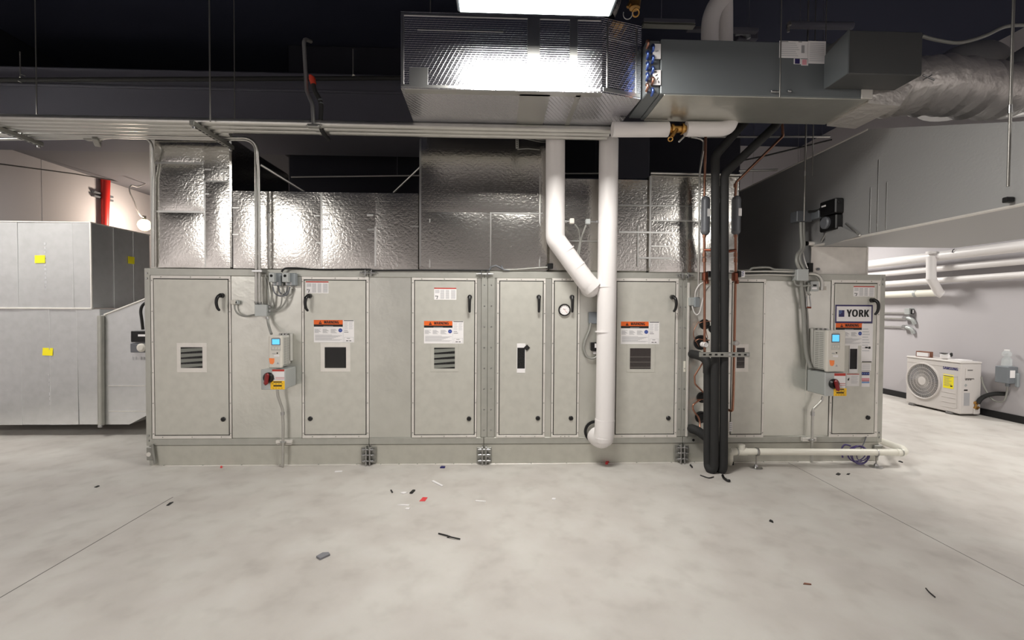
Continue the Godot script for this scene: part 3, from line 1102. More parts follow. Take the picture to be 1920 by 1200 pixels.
	# notes
	for e in [[Vector3(-5.466, 2.142, -1.094), 0.02, "upper"], [Vector3(-5.394, 1.029, -1.094), -0.03, "lower"]]:
		s = Shape.new()
		var p: Vector3 = e[0]
		s.obox(M.yellow_note, Transform3D(Basis(Vector3.BACK, e[1]) * Basis(Vector3.RIGHT, -0.04), p), Vector3(0.118, 0.092, 0.002))
		single("sticky_note", "yellow paper note on the %s front of the bare galvanised duct" % e[2], "note", p + Vector3(0, -0.05, 0), s, "yellow notes on the bare duct")
	s = Shape.new()
	var q := Vector3(-4.87, 2.2, -1.707)
	s.obox(M.yellow_note, Transform3D(Basis(Vector3.UP, 0.03), q + Vector3(0.003, 0, 0)), Vector3(0.003, 0.095, 0.11))
	single("sticky_note", "yellow paper note on the shaded side face of the bare galvanised duct", "note", q - Vector3(0, 0.05, 0), s, "yellow notes on the bare duct")
	# duct smoke detector on the taper
	var c := Vector3(-4.281, 1.161, -1.06)
	t = thing("duct_detector", "black duct smoke detector with a round white head on the galvanised taper", "detector", c - Vector3(0, 0.13, 0))
	s = Shape.new()
	s.box(M.black_plastic, c.x - 0.10, c.y - 0.01, -1.108, c.x + 0.11, c.y + 0.125, -1.04, 0.008)
	part(t, "upper_housing", s)
	s = Shape.new()
	s.box(M.drier_grey, c.x - 0.115, c.y - 0.135, -1.108, c.x + 0.11, c.y - 0.02, -1.05, 0.008)
	part(t, "lower_housing", s)
	s = Shape.new()
	s.lathe(M.drive_white, Transform3D(Basis(Vector3.RIGHT, PI / 2), Vector3(c.x + 0.03, c.y - 0.075, -1.05)), [Vector2(0.052, 0), Vector2(0.052, 0.02), Vector2(0.03, 0.032), Vector2(0, 0.032)], 20)
	part(t, "sensor_head", s)
	s = Shape.new()
	s.box(M.paper, c.x - 0.01, c.y + 0.06, -1.041, c.x + 0.075, c.y + 0.085, -1.039)
	part(t, "label_strip", s)
	s = Shape.new()
	s.tube(M.rubber, flow([Vector3(-4.248, 1.303, -1.06), Vector3(-4.252, 1.419, -1.05), Vector3(-4.263, 1.528, -1.05), Vector3(-4.238, 1.599, -1.05), Vector3(-4.187, 1.637, -1.05)], 5), 0.016, 8)
	part(t, "cable", s)

	# foil-wrapped riser at the left end of the top of the unit
	t = thing("foil_riser_duct", "tall foil-wrapped riser duct standing on the left end of the air handler", "duct", Vector3(-3.0, 1.955, -0.7))
	s = Shape.new()
	s.box(M.foil_duct, -3.375, 1.957, -1.36, -2.633, 3.28, -0.05, 0.02)
	part(t, "wrapped_body", s)
	s = Shape.new()
	s.pillow(M.foil_duct, [-3.365, 1.967, -2.889, 2.521], -0.0495, 0.01)
	part(t, "wrap_panel", s)
	s = Shape.new()
	s.pillow(M.foil_duct, [-3.365, 2.521, -2.889, 2.998], -0.0495, 0.008)
	part(t, "wrap_panel", s)
	s = Shape.new()
	s.pillow(M.foil_duct, [-3.365, 2.998, -2.889, 3.265], -0.0495, 0.006)
	part(t, "wrap_panel", s)
	s = Shape.new()
	s.pillow(M.foil_duct, [-2.889, 1.967, -2.645, 2.826], -0.0495, 0.007)
	part(t, "wrap_panel", s)
	s = Shape.new()
	s.pillow(M.foil_duct, [-2.889, 2.826, -2.645, 3.265], -0.0495, 0.004)
	part(t, "wrap_panel", s)
	foil_tapes(t, -0.05, [[Vector3(-3.378, 2.994, -0.05), Vector3(-2.899, 3.002, -0.05)], [Vector3(-2.884, 2.939, -0.05), Vector3(-2.657, 2.943, -0.05)], [Vector3(-2.885, 2.824, -0.05), Vector3(-2.642, 2.828, -0.05)], [Vector3(-3.373, 2.517, -0.05), Vector3(-2.888, 2.524, -0.05)], [Vector3(-2.885, 2.834, -0.05), Vector3(-2.893, 1.979, -0.05)], [Vector3(-2.881, 2.698, -0.05), Vector3(-2.643, 2.701, -0.05)]])
	# low plenum
	t = thing("foil_plenum", "low foil-wrapped plenum along the unit's top between the two tall risers", "duct", Vector3(-1.7, 1.955, -0.7))
	s = Shape.new()
	s.box(M.foil_duct, -2.631, 1.957, -1.3, -0.775, 2.747, -0.06, 0.025)
	part(t, "wrapped_body", s)
	s = Shape.new()
	s.pillow(M.foil_duct, [-2.62, 1.967, -2.27, 2.735], -0.0595, 0.006)
	part(t, "wrap_panel", s)
	s = Shape.new()
	s.pillow(M.foil_duct, [-2.27, 1.967, -1.749, 2.735], -0.0595, 0.008)
	part(t, "wrap_panel", s)
	s = Shape.new()
	s.pillow(M.foil_duct, [-1.749, 1.967, -1.213, 2.735], -0.0595, 0.006)
	part(t, "wrap_panel", s)
	s = Shape.new()
	s.pillow(M.foil_duct, [-1.213, 1.967, -0.785, 2.735], -0.0595, 0.005)
	part(t, "wrap_panel", s)
	foil_tapes(t, -0.06, [[Vector3(-1.747, 2.728, -0.06), Vector3(-1.75, 1.991, -0.06)], [Vector3(-2.269, 2.518, -0.06), Vector3(-2.272, 1.986, -0.06)], [Vector3(-2.269, 2.497, -0.06), Vector3(-1.764, 2.504, -0.06)], [Vector3(-1.213, 2.398, -0.06), Vector3(-1.213, 1.996, -0.06)], [Vector3(-1.213, 2.404, -0.06), Vector3(-0.78, 2.409, -0.06)], [Vector3(-2.624, 2.566, -0.06), Vector3(-2.29, 2.571, -0.06)], [Vector3(-1.743, 2.365, -0.06), Vector3(-1.213, 2.372, -0.06)], [Vector3(-0.994, 2.342, -0.06), Vector3(-0.994, 1.998, -0.06)], [Vector3(-2.265, 2.226, -0.06), Vector3(-1.754, 2.232, -0.06)], [Vector3(-1.743, 2.509, -0.06), Vector3(-1.234, 2.516, -0.06)], [Vector3(-2.626, 2.302, -0.06), Vector3(-2.291, 2.305, -0.06)]])
	# middle riser
	t = thing("foil_riser_duct", "wide foil-wrapped riser duct left of the white pipes, under the foil box", "duct", Vector3(-0.1, 1.955, -0.7))
	s = Shape.new()
	s.box(M.foil_duct, -0.773, 1.957, -1.15, 0.53, 4.3, -0.03, 0.02)
	part(t, "wrapped_body", s)
	s = Shape.new()
	s.pillow(M.foil_duct, [-0.763, 1.967, -0.051, 2.548], -0.0295, 0.006)
	part(t, "wrap_panel", s)
	s = Shape.new()
	s.pillow(M.foil_duct, [-0.051, 1.967, 0.52, 2.555], -0.0295, 0.006)
	part(t, "wrap_panel", s)
	s = Shape.new()
	s.pillow(M.foil_duct, [-0.763, 2.549, 0.52, 3.3], -0.0295, 0.008)
	part(t, "wrap_panel", s)
	foil_tapes(t, -0.03, [[Vector3(-0.76, 3.266, -0.03), Vector3(-0.758, 1.997, -0.03)], [Vector3(-0.663, 2.48, -0.03), Vector3(-0.662, 1.987, -0.03)], [Vector3(-0.052, 2.552, -0.03), Vector3(-0.049, 2.004, -0.03)], [Vector3(-0.652, 2.373, -0.03), Vector3(-0.341, 2.377, -0.03)], [Vector3(-0.041, 2.542, -0.03), Vector3(0.478, 2.549, -0.03)], [Vector3(0.443, 2.924, -0.03), Vector3(0.449, 2.008, -0.03)]])
	# plenum behind the pipes
	t = thing("foil_plenum", "foil-wrapped plenum behind the white and black pipes", "duct", Vector3(1.5, 1.955, -0.7))
	s = Shape.new()
	s.box(M.foil_duct, 0.532, 1.957, -1.5, 1.575, 2.93, -0.06, 0.02)
	s.box(M.foil_duct, 1.575, 1.957, -0.55, 2.52, 2.97, -0.052, 0.02)
	part(t, "wrapped_body", s)
	s = Shape.new()
	s.pillow(M.foil_duct, [1.585, 1.967, 2.51, 2.494], -0.0515, 0.007)
	part(t, "wrap_panel", s)
	s = Shape.new()
	s.pillow(M.foil_duct, [1.585, 2.494, 2.51, 2.96], -0.0515, 0.005)
	part(t, "wrap_panel", s)
	foil_tapes(t, -0.05, [[Vector3(1.581, 2.949, -0.05), Vector3(1.593, 2.01, -0.05)], [Vector3(1.598, 2.491, -0.05), Vector3(2.093, 2.498, -0.05)], [Vector3(1.258, 2.639, -0.05), Vector3(2.091, 2.651, -0.05)], [Vector3(1.261, 2.367, -0.05), Vector3(2.106, 2.377, -0.05)], [Vector3(1.459, 2.446, -0.05), Vector3(1.465, 2.019, -0.05)], [Vector3(0.712, 2.274, -0.05), Vector3(1.042, 2.277, -0.05)], [Vector3(1.464, 2.107, -0.05), Vector3(2.099, 2.113, -0.05)], [Vector3(1.601, 2.229, -0.05), Vector3(2.097, 2.234, -0.05)]])


# strips of foil tape on a wrapped front, given by their ends on the front
func foil_tapes(t: Node3D, z: float, list: Array) -> void:
	var n := 0
	for e in list:
		var a: Vector3 = e[0]
		var b: Vector3 = e[1]
		var s := Shape.new()
		var half := 0.011 if n % 3 else 0.016
		if absf(a.x - b.x) > absf(a.y - b.y):
			s.box(M.foil_tape if n % 2 else M.foil_tape_dull, a.x, (a.y + b.y) / 2 - half * 0.6, z, b.x, (a.y + b.y) / 2 + half * 0.6, z + 0.0035, 0.001)
		else:
			s.box(M.foil_tape if n % 2 else M.foil_tape_dull, (a.x + b.x) / 2 - half * 0.6, a.y, z, (a.x + b.x) / 2 + half * 0.6, b.y, z + 0.0028, 0.001)
		part(t, "foil_tape", s)
		n += 1


func ducts_right() -> void:
	# supply duct: rises off the right end of the unit, then runs forward along the right of the room
	var t := thing("supply_duct", "big dull foil-wrapped supply duct running forward above the right end of the unit", "duct", Vector3(3.9, 1.955, 0.5))
	var x0 := 3.318
	var s := Shape.new()
	var poly := PackedVector2Array([Vector2(1.68, 1.958), Vector2(0.1, 1.958), Vector2(0.1, 2.254), Vector2(-5.6, 2.254), Vector2(-5.6, 2.74), Vector2(-1.95, 2.74), Vector2(-0.62, 3.2), Vector2(1.68, 3.2)])
	s.prism(M.foil_dull, poly, Transform3D(Basis(Vector3.UP, PI / 2), Vector3(x0, 0, 0)), 0.61)
	part(t, "riser_side", s)
	s = Shape.new()
	var back := PackedVector2Array([Vector2(0.1, 2.254), Vector2(-5.6, 2.254), Vector2(-5.6, 2.74), Vector2(-1.95, 2.74), Vector2(-0.62, 3.2), Vector2(0.1, 3.2)])
	s.prism(M.foil_dull, back, Transform3D(Basis(Vector3.UP, PI / 2), Vector3(x0 + 0.61, 0, 0)), 0.96)
	part(t, "run", s)
	s = Shape.new()
	s.box(M.galv_trim, x0 - 0.004, 2.246, -0.1, x0 + 0.03, 2.262, 5.6, 0.003)
	s.box(M.galv_trim, x0 - 0.004, 3.19, -1.68, x0 + 0.02, 3.206, 0.62, 0.003)
	part(t, "edge_angle", s)
	for zz in [0.66, 0.74, 0.83]:
		s = Shape.new()
		s.box(M.foil_tape_dull, x0 - 0.003, 2.27, zz, x0 + 0.001, 2.27 + (0.62 if zz > 0.7 and zz < 0.8 else 0.4), zz + 0.012, 0.001)
		part(t, "foil_tape", s)
	s = Shape.new()
	s.box(M.galv_trim, x0 + 0.002, 1.958, -0.1, x0 + 0.615, 2.25, -0.092, 0.002)
	part(t, "front_sheet", s)
	s = Shape.new()
	s.box(M.galv_trim, x0 + 0.60, 1.96, -0.095, x0 + 0.616, 2.25, -0.085, 0.002)
	part(t, "corner_seam", s)
	s = Shape.new()
	s.cyl(M.drier_grey, Vector3(3.399, 2.016, -0.09), Vector3(3.389, 2.014, -0.075), 0.014, -1, 12)
	part(t, "plug", s)
	s = Shape.new()
	s.box(M.rubber, 3.259, 1.964, -0.09, 3.31, 2.075, -0.04, 0.004)
	part(t, "flexible_collar", s)
	s = Shape.new()
	s.box(M.black_plastic, x0 - 0.05, 2.276, 1.816, x0, 2.311, 1.779, 0.005)
	part(t, "hanger_clip", s)
	# duct smoke detector on the duct's left face
	var c := Vector3(3.29, 2.51, 0.239)
	t = thing("duct_detector", "black duct smoke detector with a clear round head on the supply duct's side", "detector", c - Vector3(0, 0.15, 0))
	s = Shape.new()
	s.box(M.black_plastic, x0 - 0.085, c.y + 0.0, c.z - 0.10, x0, c.y + 0.145, c.z + 0.12, 0.01)
	part(t, "upper_housing", s)
	s = Shape.new()
	s.box(M.black_plastic, x0 - 0.07, c.y - 0.15, c.z - 0.12, x0, c.y - 0.005, c.z + 0.11, 0.01)
	part(t, "lower_housing", s)
	s = Shape.new()
	s.lathe(M.drier_grey, Transform3D(Basis(Vector3.BACK, PI / 2), Vector3(x0 - 0.07, c.y - 0.07, c.z - 0.02)), [Vector2(0.06, 0), Vector2(0.06, 0.02), Vector2(0.045, 0.03), Vector2(0.0, 0.03)], 20)
	part(t, "sensor_head", s)
	s = Shape.new()
	s.box(M.paper, x0 - 0.087, c.y + 0.09, c.z - 0.07, x0 - 0.084, c.y + 0.105, c.z - 0.01)
	part(t, "label_strip", s)
	# flap and braces below the detector
	s = Shape.new()
	s.quad(M.foil_dull, Vector3(3.3, 2.223, 0.131), Vector3(3.3, 2.258, 0.578), Vector3(3.27, 2.374, 0.387), Vector3(3.27, 2.395, 0.182))
	s.tube(M.foil_tape, [Vector3(3.3, 2.283, 0.083), Vector3(3.28, 2.353, 0.177)], 0.008, 6)
	s.tube(M.foil_tape, [Vector3(3.3, 2.4, 0.408), Vector3(3.3, 2.263, 0.578)], 0.010, 6)
	part(t, "sampling_flap", s)
	s = Shape.new()
	s.cyl(M.galv_trim, Vector3(3.255, 2.279, -0.06), Vector3(3.421, 2.275, -0.06), 0.022, -1, 12)
	s.cyl(M.gap_black, Vector3(3.238, 2.278, -0.06), Vector3(3.255, 2.279, -0.06), 0.023, -1, 12)
	part(t, "sampling_tube", s)


# ------------------------------------------------------------------ overhead
func overhead() -> void:
	# long black-painted duct across the back
	var t := thing("black_duct", "long flat black-painted duct crossing the dark space at upper left", "duct", Vector3(-3.5, 3.75, -1.6))
	var s := Shape.new()
	s.box(M.duct_black, -7.1, 3.76, -2.1, 0.2, 4.25, -1.2, 0.01)
	part(t, "lower_body", s)
	s = Shape.new()
	s.box(M.duct_black, -7.1, 4.25, -2.1, 0.2, 4.5, -1.225, 0.02)
	part(t, "upper_body", s)
	s = Shape.new()
	s.box(M.duct_black, -7.1, 4.245, -1.22, 0.2, 4.275, -1.19, 0.006)
	part(t, "flange", s)
	# rear mass of black duct behind the risers
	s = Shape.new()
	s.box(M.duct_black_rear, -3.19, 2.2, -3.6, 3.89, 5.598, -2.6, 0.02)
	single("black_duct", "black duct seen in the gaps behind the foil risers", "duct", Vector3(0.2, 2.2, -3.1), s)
	s = Shape.new()
	s.box(M.duct_black, 1.479, 2.95, -1.5, 1.89, 4.2, -1.0, 0.01)
	single("black_duct", "small black duct dropping behind the right-hand white pipe", "duct", Vector3(1.5, 2.95, -1.25), s)
	# black pipe along the duct with its hangers
	s = Shape.new()
	s.cyl(M.rubber, Vector3(-6.032, 4.206, -1), Vector3(-1.096, 4.348, -1), 0.026, -1, 12)
	single("sprinkler_pipe", "thin black pipe running along the face of the long black duct", "pipe", Vector3(-3.357, 4.26, -1), s)
	for e in [[Vector3(-5.556, 4.547, -1), Vector3(-5.561, 4.227, -1), "farther left"], [Vector3(-1.717, 4.677, -1), Vector3(-1.718, 4.349, -1), "beside the foil-wrapped box"]]:
		s = Shape.new()
		var a: Vector3 = e[0]
		var b: Vector3 = e[1]
		s.tube(M.rod_steel, [Vector3(b.x, a.y, -1.0), b], 0.007, 6)
		s.cyl(M.pvc, b + Vector3(-0.012, -0.03, 0), b + Vector3(0.012, 0.02, 0), 0.018, -1, 8)
		if e[0].x < -3.0:
			s.tube(M.rod_steel, [b + Vector3(0, 0.06, 0), b + Vector3(0.06, 0.04, 0.0)], 0.005, 6)
		single("pipe_hanger", "short pipe hanger rod with a white clip on the black pipe, %s" % e[2], "hanger", b, s, "hangers of the black pipe")
	# conduit rack: five steel conduits on struts
	var zs := [0.06, 0.11, 0.19, 0.275, 0.36, 0.445]
	var words := ["thin rearmost conduit of the rack, bent down left of its twin", "thin second conduit of the rack, bent down right of its twin", "thick steel conduit, rearmost of four, ending at the strut left of the bent pair",
		"thick steel conduit, second of the four from the rear", "thick steel conduit, second of the four from the front", "thick steel conduit, foremost of the four"]
	for i in 6:
		s = Shape.new()
		if i == 0:
			s.tube(M.emt, bend([Vector3(-7.1, 3.2, 0.06), Vector3(-2.33, 3.2, 0.06), Vector3(-2.33, 1.62, 0.07)], 0.13, 8), 0.0135, 10)
		elif i == 1:
			s.tube(M.emt, bend([Vector3(-7.1, 3.2, 0.11), Vector3(-2.297, 3.2, 0.11), Vector3(-2.297, 2.9, 0.075), Vector3(-2.297, 1.62, 0.07)], 0.13, 8), 0.0135, 10)
		else:
			s.cyl(M.emt, Vector3(-7.1, 3.215, zs[i]), Vector3(1.05 if i > 2 else -2.5, 3.215, zs[i]), 0.033, -1, 14)
			for x in ([-5.2, -1.6] if i > 2 else [-5.2]):
				s.cyl(M.emt, Vector3(x - 0.04, 3.215, zs[i]), Vector3(x + 0.04, 3.215, zs[i]), 0.037, -1, 14)
		single("steel_conduit", words[i], "conduit", Vector3(-3.0, 3.18, zs[i]), s, "conduits on the overhead rack")
	for e in [[-4.45, "at the far left"], [-2.62, "left of the down-bent conduits"]]:
		t = thing("strut_trapeze", "slotted strut crosspiece under the overhead conduits, %s" % e[1], "strut", Vector3(e[0], 3.14, 0.27), "strut crosspieces under the conduits")
		s = Shape.new()
		s.box(M.strut, e[0] - 0.021, 3.14, -0.06, e[0] + 0.021, 3.181, 0.56, 0.004)
		for k in 11:
			s.box(M.gap_black, e[0] - 0.007, 3.1385, -0.02 + 0.05 * k, e[0] + 0.007, 3.1405, 0.008 + 0.05 * k)
		part(t, "channel", s)
		s = Shape.new()
		for zc in zs:
			s.tube(M.strut, [Vector3(e[0] - 0.01, 3.18, zc - 0.02), Vector3(e[0] - 0.01, 3.252, zc), Vector3(e[0] - 0.01, 3.18, zc + 0.02)], 0.005, 6)
		part(t, "conduit_clamp", s)
		s = Shape.new()
		s.cyl(M.steel, Vector3(e[0], 3.12, -0.03), Vector3(e[0], 3.14, -0.03), 0.014, -1, 6)
		s.cyl(M.steel, Vector3(e[0], 3.12, 0.53), Vector3(e[0], 3.14, 0.53), 0.014, -1, 6)
		part(t, "nut", s)
	# hanging rods
	for e in [[Vector3(-2.485, 3.189, 0.52), "long bright threaded rod holding the conduit rack"], [Vector3(-2.578, 3.388, -0.03), "thin threaded rod at the rear of the conduit rack"], [Vector3(-4.462, 3.391, -0.03), "thin threaded rod at the left end of the conduit rack"]]:
		s = Shape.new()
		var b: Vector3 = e[0]
		s.cyl(M.rod_steel, b, Vector3(b.x, 5.6, b.z), 0.0065 if b.z > 0 else 0.005, -1, 6)
		single("threaded_rod", e[1], "rod", b, s, "rods of the conduit rack")
	# a single conduit under the rack with a fitting, bent down the corner of the left riser
	t = thing("steel_conduit", "single conduit below the rack, bent down the left corner of the tall riser", "conduit", Vector3(-4.0, 3.0, 0.03))
	s = Shape.new()
	s.cyl(M.emt, Vector3(-4.898, 3.166, 0.03), Vector3(-3.949, 3.196, 0.03), 0.011, -1, 10)
	part(t, "straight_tube", s)
	s = Shape.new()
	s.obox(M.strut, Transform3D(Basis(Vector3.BACK, -0.05), Vector3(-3.889, 3.2, 0.03)), Vector3(0.14, 0.05, 0.06), 0.006)
	s.obox(M.strut, Transform3D(Basis(Vector3.UP, 0.6), Vector3(-3.896, 3.192, -0.02)), Vector3(0.05, 0.05, 0.25), 0.006)
	part(t, "pull_box", s)
	s = Shape.new()
	s.tube(M.emt, bend([Vector3(-3.824, 3.191, 0.03), Vector3(-3.779, 3.202, 0.03), Vector3(-3.619, 3.221, 0.03), Vector3(-3.328, 3.224, 0.03), Vector3(-3.365, 2.86, -0.02), Vector3(-3.37, 1.972, -0.02)], 0.12, 8), 0.013, 10)
	part(t, "bent_tube", s)
	s = Shape.new()
	s.box(M.galv_trim, -3.413, 1.957, -0.06, -3.364, 3.25, -0.046, 0.002)
	part(t, "backing_strip", s)
	s = Shape.new()
	s.tube(M.emt, [Vector3(-3.642, 3.221, 0), Vector3(-2.718, 3.239, 0)], 0.009, 8)
	part(t, "side_tube", s)
	# bent grey conduit and capped cable above the rack
	t = thing("steel_conduit", "bent upright grey conduit rising from an oval fitting on the rack", "conduit", Vector3(-1.647, 3.236, 0.4))
	s = Shape.new()
	s.tube(M.emt, bend([Vector3(-1.612, 3.191, 0.49), Vector3(-1.628, 3.377, 0.47), Vector3(-1.707, 3.529, 0.4), Vector3(-1.724, 3.861, 0.4), Vector3(-1.731, 3.993, 0.4), Vector3(-1.706, 4.023, 0.3)], 0.10, 6), 0.017, 10)
	part(t, "tube", s)
	s = Shape.new()
	s.obox(M.strut, Transform3D(Basis(), Vector3(-1.608, 3.176, 0.5)), Vector3(0.125, 0.035, 0.05), 0.016)
	s.obox(M.emt, Transform3D(Basis(), Vector3(-1.602, 3.165, 0.527)), Vector3(0.09, 0.016, 0.01), 0.006)
	part(t, "oval_fitting", s)
	t = thing("cable_bundle", "thick black cable with a red tape cap beside the bent grey conduit", "cable", Vector3(-1.573, 3.215, 0.42))
	s = Shape.new()
	s.tube(M.rubber, flow([Vector3(-1.642, 3.588, 0.42), Vector3(-1.628, 3.522, 0.42), Vector3(-1.586, 3.447, 0.42), Vector3(-1.572, 3.381, 0.42), Vector3(-1.58, 3.199, 0.4), Vector3(-1.567, 3.149, 0.25)], 5), 0.02, 10)
	part(t, "sheath", s)
	s = Shape.new()
	s.tube(M.red_cap, [Vector3(-1.668, 3.658, 0.42), Vector3(-1.651, 3.63, 0.42), Vector3(-1.638, 3.578, 0.42)], [0.012, 0.028, 0.024], 10)
	part(t, "red_cap", s)
	s = Shape.new()
	s.cyl(M.drier_grey, Vector3(-1.579, 3.443, 0.42), Vector3(-1.577, 3.433, 0.42), 0.022, -1, 10)
	s.cyl(M.drier_grey, Vector3(-1.572, 3.414, 0.42), Vector3(-1.572, 3.405, 0.42), 0.022, -1, 10)
	part(t, "cable_band", s)
	# thin braces in the dark gap over the low plenum
	s = Shape.new()
	s.cyl(M.emt, Vector3(-2.315, 2.981, 0), Vector3(-2.013, 2.795, -0.3), 0.013, -1, 8)
	single("diagonal_tube", "slanting grey tube running down to the left end of the low plenum", "tube", Vector3(-2.184, 2.904, -0.3), s)
	s = Shape.new()
	s.cyl(M.emt, Vector3(-0.776, 3.058, -0.2), Vector3(-1.084, 2.803, -0.3), 0.010, -1, 8)
	single("diagonal_tube", "slanting grey tube against the left edge of the middle riser", "tube", Vector3(-0.98, 2.95, -0.4), s)
	s = Shape.new()
	s.cyl(M.emt, Vector3(-2.843, 3.393, -1.9), Vector3(-0.972, 3.445, -1.9), 0.011, -1, 8)
	s.cyl(M.duct_black, Vector3(-1.381, 3.431, -1.9), Vector3(Vector3(-1.381, 3.431, -1.9).x, 3.76, Vector3(-1.381, 3.431, -1.9).z), 0.004, -1, 6)
	single("cross_tube", "thin pale tube crossing the dark gap above the low plenum", "tube", Vector3(-1.935, 3.407, -1.9), s)
	s = Shape.new()
	s.cyl(M.emt, Vector3(0.924, 3.418, -1.6), Vector3(1.652, 3.434, -1.6), 0.011, -1, 8)
	s.cyl(M.duct_black, Vector3(1.353, 3.425, -1.6), Vector3(Vector3(1.353, 3.425, -1.6).x, 5.6, Vector3(1.353, 3.425, -1.6).z), 0.004, -1, 6)
	single("cross_tube", "thin pale tube in the dark gap between the white pipes", "tube", Vector3(1.229, 3.416, -1.6), s)
	s = Shape.new()
	s.cyl(M.emt, Vector3(1.576, 2.97, -0.02), Vector3(2.518, 2.966, -0.02), 0.012, -1, 8)
	s.cyl(M.emt, Vector3(2.638, 3.092, -0.3), Vector3(3.07, 3.111, -0.3), 0.012, -1, 8)
	single("cross_tube", "bright steel tube along the top edge of the plenum behind the black pipes", "tube", Vector3(2.017, 2.969, -0.02), s)
	s = Shape.new()
	s.cyl(M.emt, Vector3(2.198, 3.566, -0.6), Vector3(3.009, 3.578, -0.6), 0.013, -1, 8)
	s.cyl(M.emt, Vector3(3.009, 3.578, -0.6), Vector3(3.867, 3.598, -0.6), 0.013, -1, 8)
	s.cyl(M.duct_black, Vector3(3.766, 3.596, -0.6), Vector3(Vector3(3.766, 3.596, -0.6).x, 5.6, Vector3(3.766, 3.596, -0.6).z), 0.004, -1, 6)
	single("cross_tube", "steel tube under the grey cooling unit's rear edge", "tube", Vector3(2.884, 3.567, -0.6), s)
	s = Shape.new()
	s.tube(M.rubber, [Vector3(3.852, 3.947, -2.61), Vector3(4.211, 3.985, -2.4), Vector3(4.928, 4.091, -2)], 0.012, 6)
	single("black_cable", "black cable sagging across the pale rear wall at right", "cable", Vector3(3.973, 3.848, -2), s)

	# LED panel's neighbour: the foil-wrapped box
	t = thing("foil_box_plenum", "big ribbed shiny foil-wrapped box hung under the ceiling at the centre", "duct", Vector3(0.1, 3.24, 0.7))
	s = Shape.new()
	var outline := PackedVector2Array([Vector2(-0.745, -0.27), Vector2(1.10, -0.27), Vector2(1.145, -1.0), Vector2(0.81, -1.10), Vector2(-0.725, -1.10)])
	s.prism(M.foil_ribbed, outline, Transform3D(Basis(Vector3.RIGHT, -PI / 2), Vector3(0, 3.245, 0)), 0.57)
	part(t, "wrapped_body", s)
	for e in [[-0.72, 3.265, -0.70, 3.79], [-0.72, 3.787, 0.8, 3.805], [-0.72, 3.25, 0.8, 3.272], [0.235, 3.27, 0.33, 3.79], [0.56, 3.27, 0.62, 3.79], [-0.60, 3.68, 0.05, 3.688], [-0.66, 3.27, -0.52, 3.40]]:
		s = Shape.new()
		s.box(M.foil_tape_dull, e[0], e[1], 1.098, e[2], e[3], 1.1035, 0.001)
		part(t, "foil_tape", s)
	s = Shape.new()
	var tb := Transform3D(Basis(Vector3.UP, atan2(0.1, 0.335)), Vector3(0.98, 3.527, 1.052))
	for k in [-0.13, 0.13]:
		s.obox(M.foil_tape_dull, tb.translated_local(Vector3(k, 0, 0)), Vector3(0.012, 0.53, 0.003), 0.001)
	s.obox(M.foil_tape_dull, tb.translated_local(Vector3(0, -0.255, 0)), Vector3(0.33, 0.03, 0.003), 0.001)
	s.obox(M.foil_tape_dull, tb.translated_local(Vector3(0, 0.14, 0)), Vector3(0.24, 0.006, 0.003), 0.001)
	part(t, "foil_tape", s)
	for e in [[-0.70, 1.02, 0.82, 1.09], [-0.72, 0.29, 1.08, 0.33], [0.18, 0.3, 0.42, 1.05], [0.62, 0.3, 0.66, 1.05]]:
		s = Shape.new()
		s.box(M.foil_tape_dull, e[0], 3.2415, e[1], e[2], 3.246, e[3], 0.001)
		part(t, "foil_tape", s)
	for x in [-0.6, 1.0]:
		s = Shape.new()
		s.cyl(M.rod_steel, Vector3(x, 3.8, 0.4), Vector3(x, 5.6, 0.4), 0.005, -1, 6)
		part(t, "hanger_rod", s)
	# slotted strap and loose wires under its rear edge
	s = Shape.new()
	var st := Vector3(0.201, 3.18, 0.2)
	s.obox(M.strut, Transform3D(Basis(Vector3.BACK, 0.03), st), Vector3(0.03, 0.13, 0.004), 0.001)
	for k in 6:
		s.obox(M.gap_black, Transform3D(Basis(), st + Vector3(0, 0.045 - 0.018 * k, 0.0022)), Vector3(0.010, 0.009, 0.001))
	single("slotted_strap", "short slotted metal strap hanging under the rear edge of the foil box", "strap", st - Vector3(0, 0.07, 0), s)
	s = Shape.new()
	s.tube(M.cable_grey, flow([Vector3(0.215, 3.26, 0.15), Vector3(0.311, 3.257, 0.12), Vector3(0.418, 3.241, 0.1), Vector3(0.497, 3.25, 0.05)], 4), 0.004, 6)
	s.tube(M.cable_grey, flow([Vector3(0.216, 3.239, 0.15), Vector3(0.322, 3.232, 0.12), Vector3(0.428, 3.22, 0.1), Vector3(0.497, 3.234, 0.05)], 4), 0.004, 6)
	s.tube(M.cable_grey, flow([Vector3(0.208, 3.143, 0.1), Vector3(0.314, 3.158, 0.08), Vector3(0.433, 3.156, 0.06)], 4), 0.004, 6)
	single("loose_wires", "loose grey wires beside the slotted strap left of the white pipe", "wire", Vector3(0.365, 3.209, 0.1), s)

	# grey fan coil unit
	t = thing("fan_coil_unit", "dark grey painted fan coil unit hung beside the foil box, with a projecting filter box", "fan coil", Vector3(2.0, 3.245, 0.85))
	s = Shape.new()
	s.box(M.fcu_grey, 1.268, 3.245, 0.6, 2.94, 3.667, 1.1, 0.006)
	part(t, "casing", s)
	s = Shape.new()
	s.box(M.galv_panel, 1.3, 3.238, 0.605, 2.935, 3.246, 1.095, 0.002)
	part(t, "bottom_pan", s)
	s = Shape.new()
	s.box(M.fcu_grey, 1.16, 3.25, 0.62, 1.268 - 0.002, 3.66, 1.085, 0.006)
	part(t, "coil_end", s)
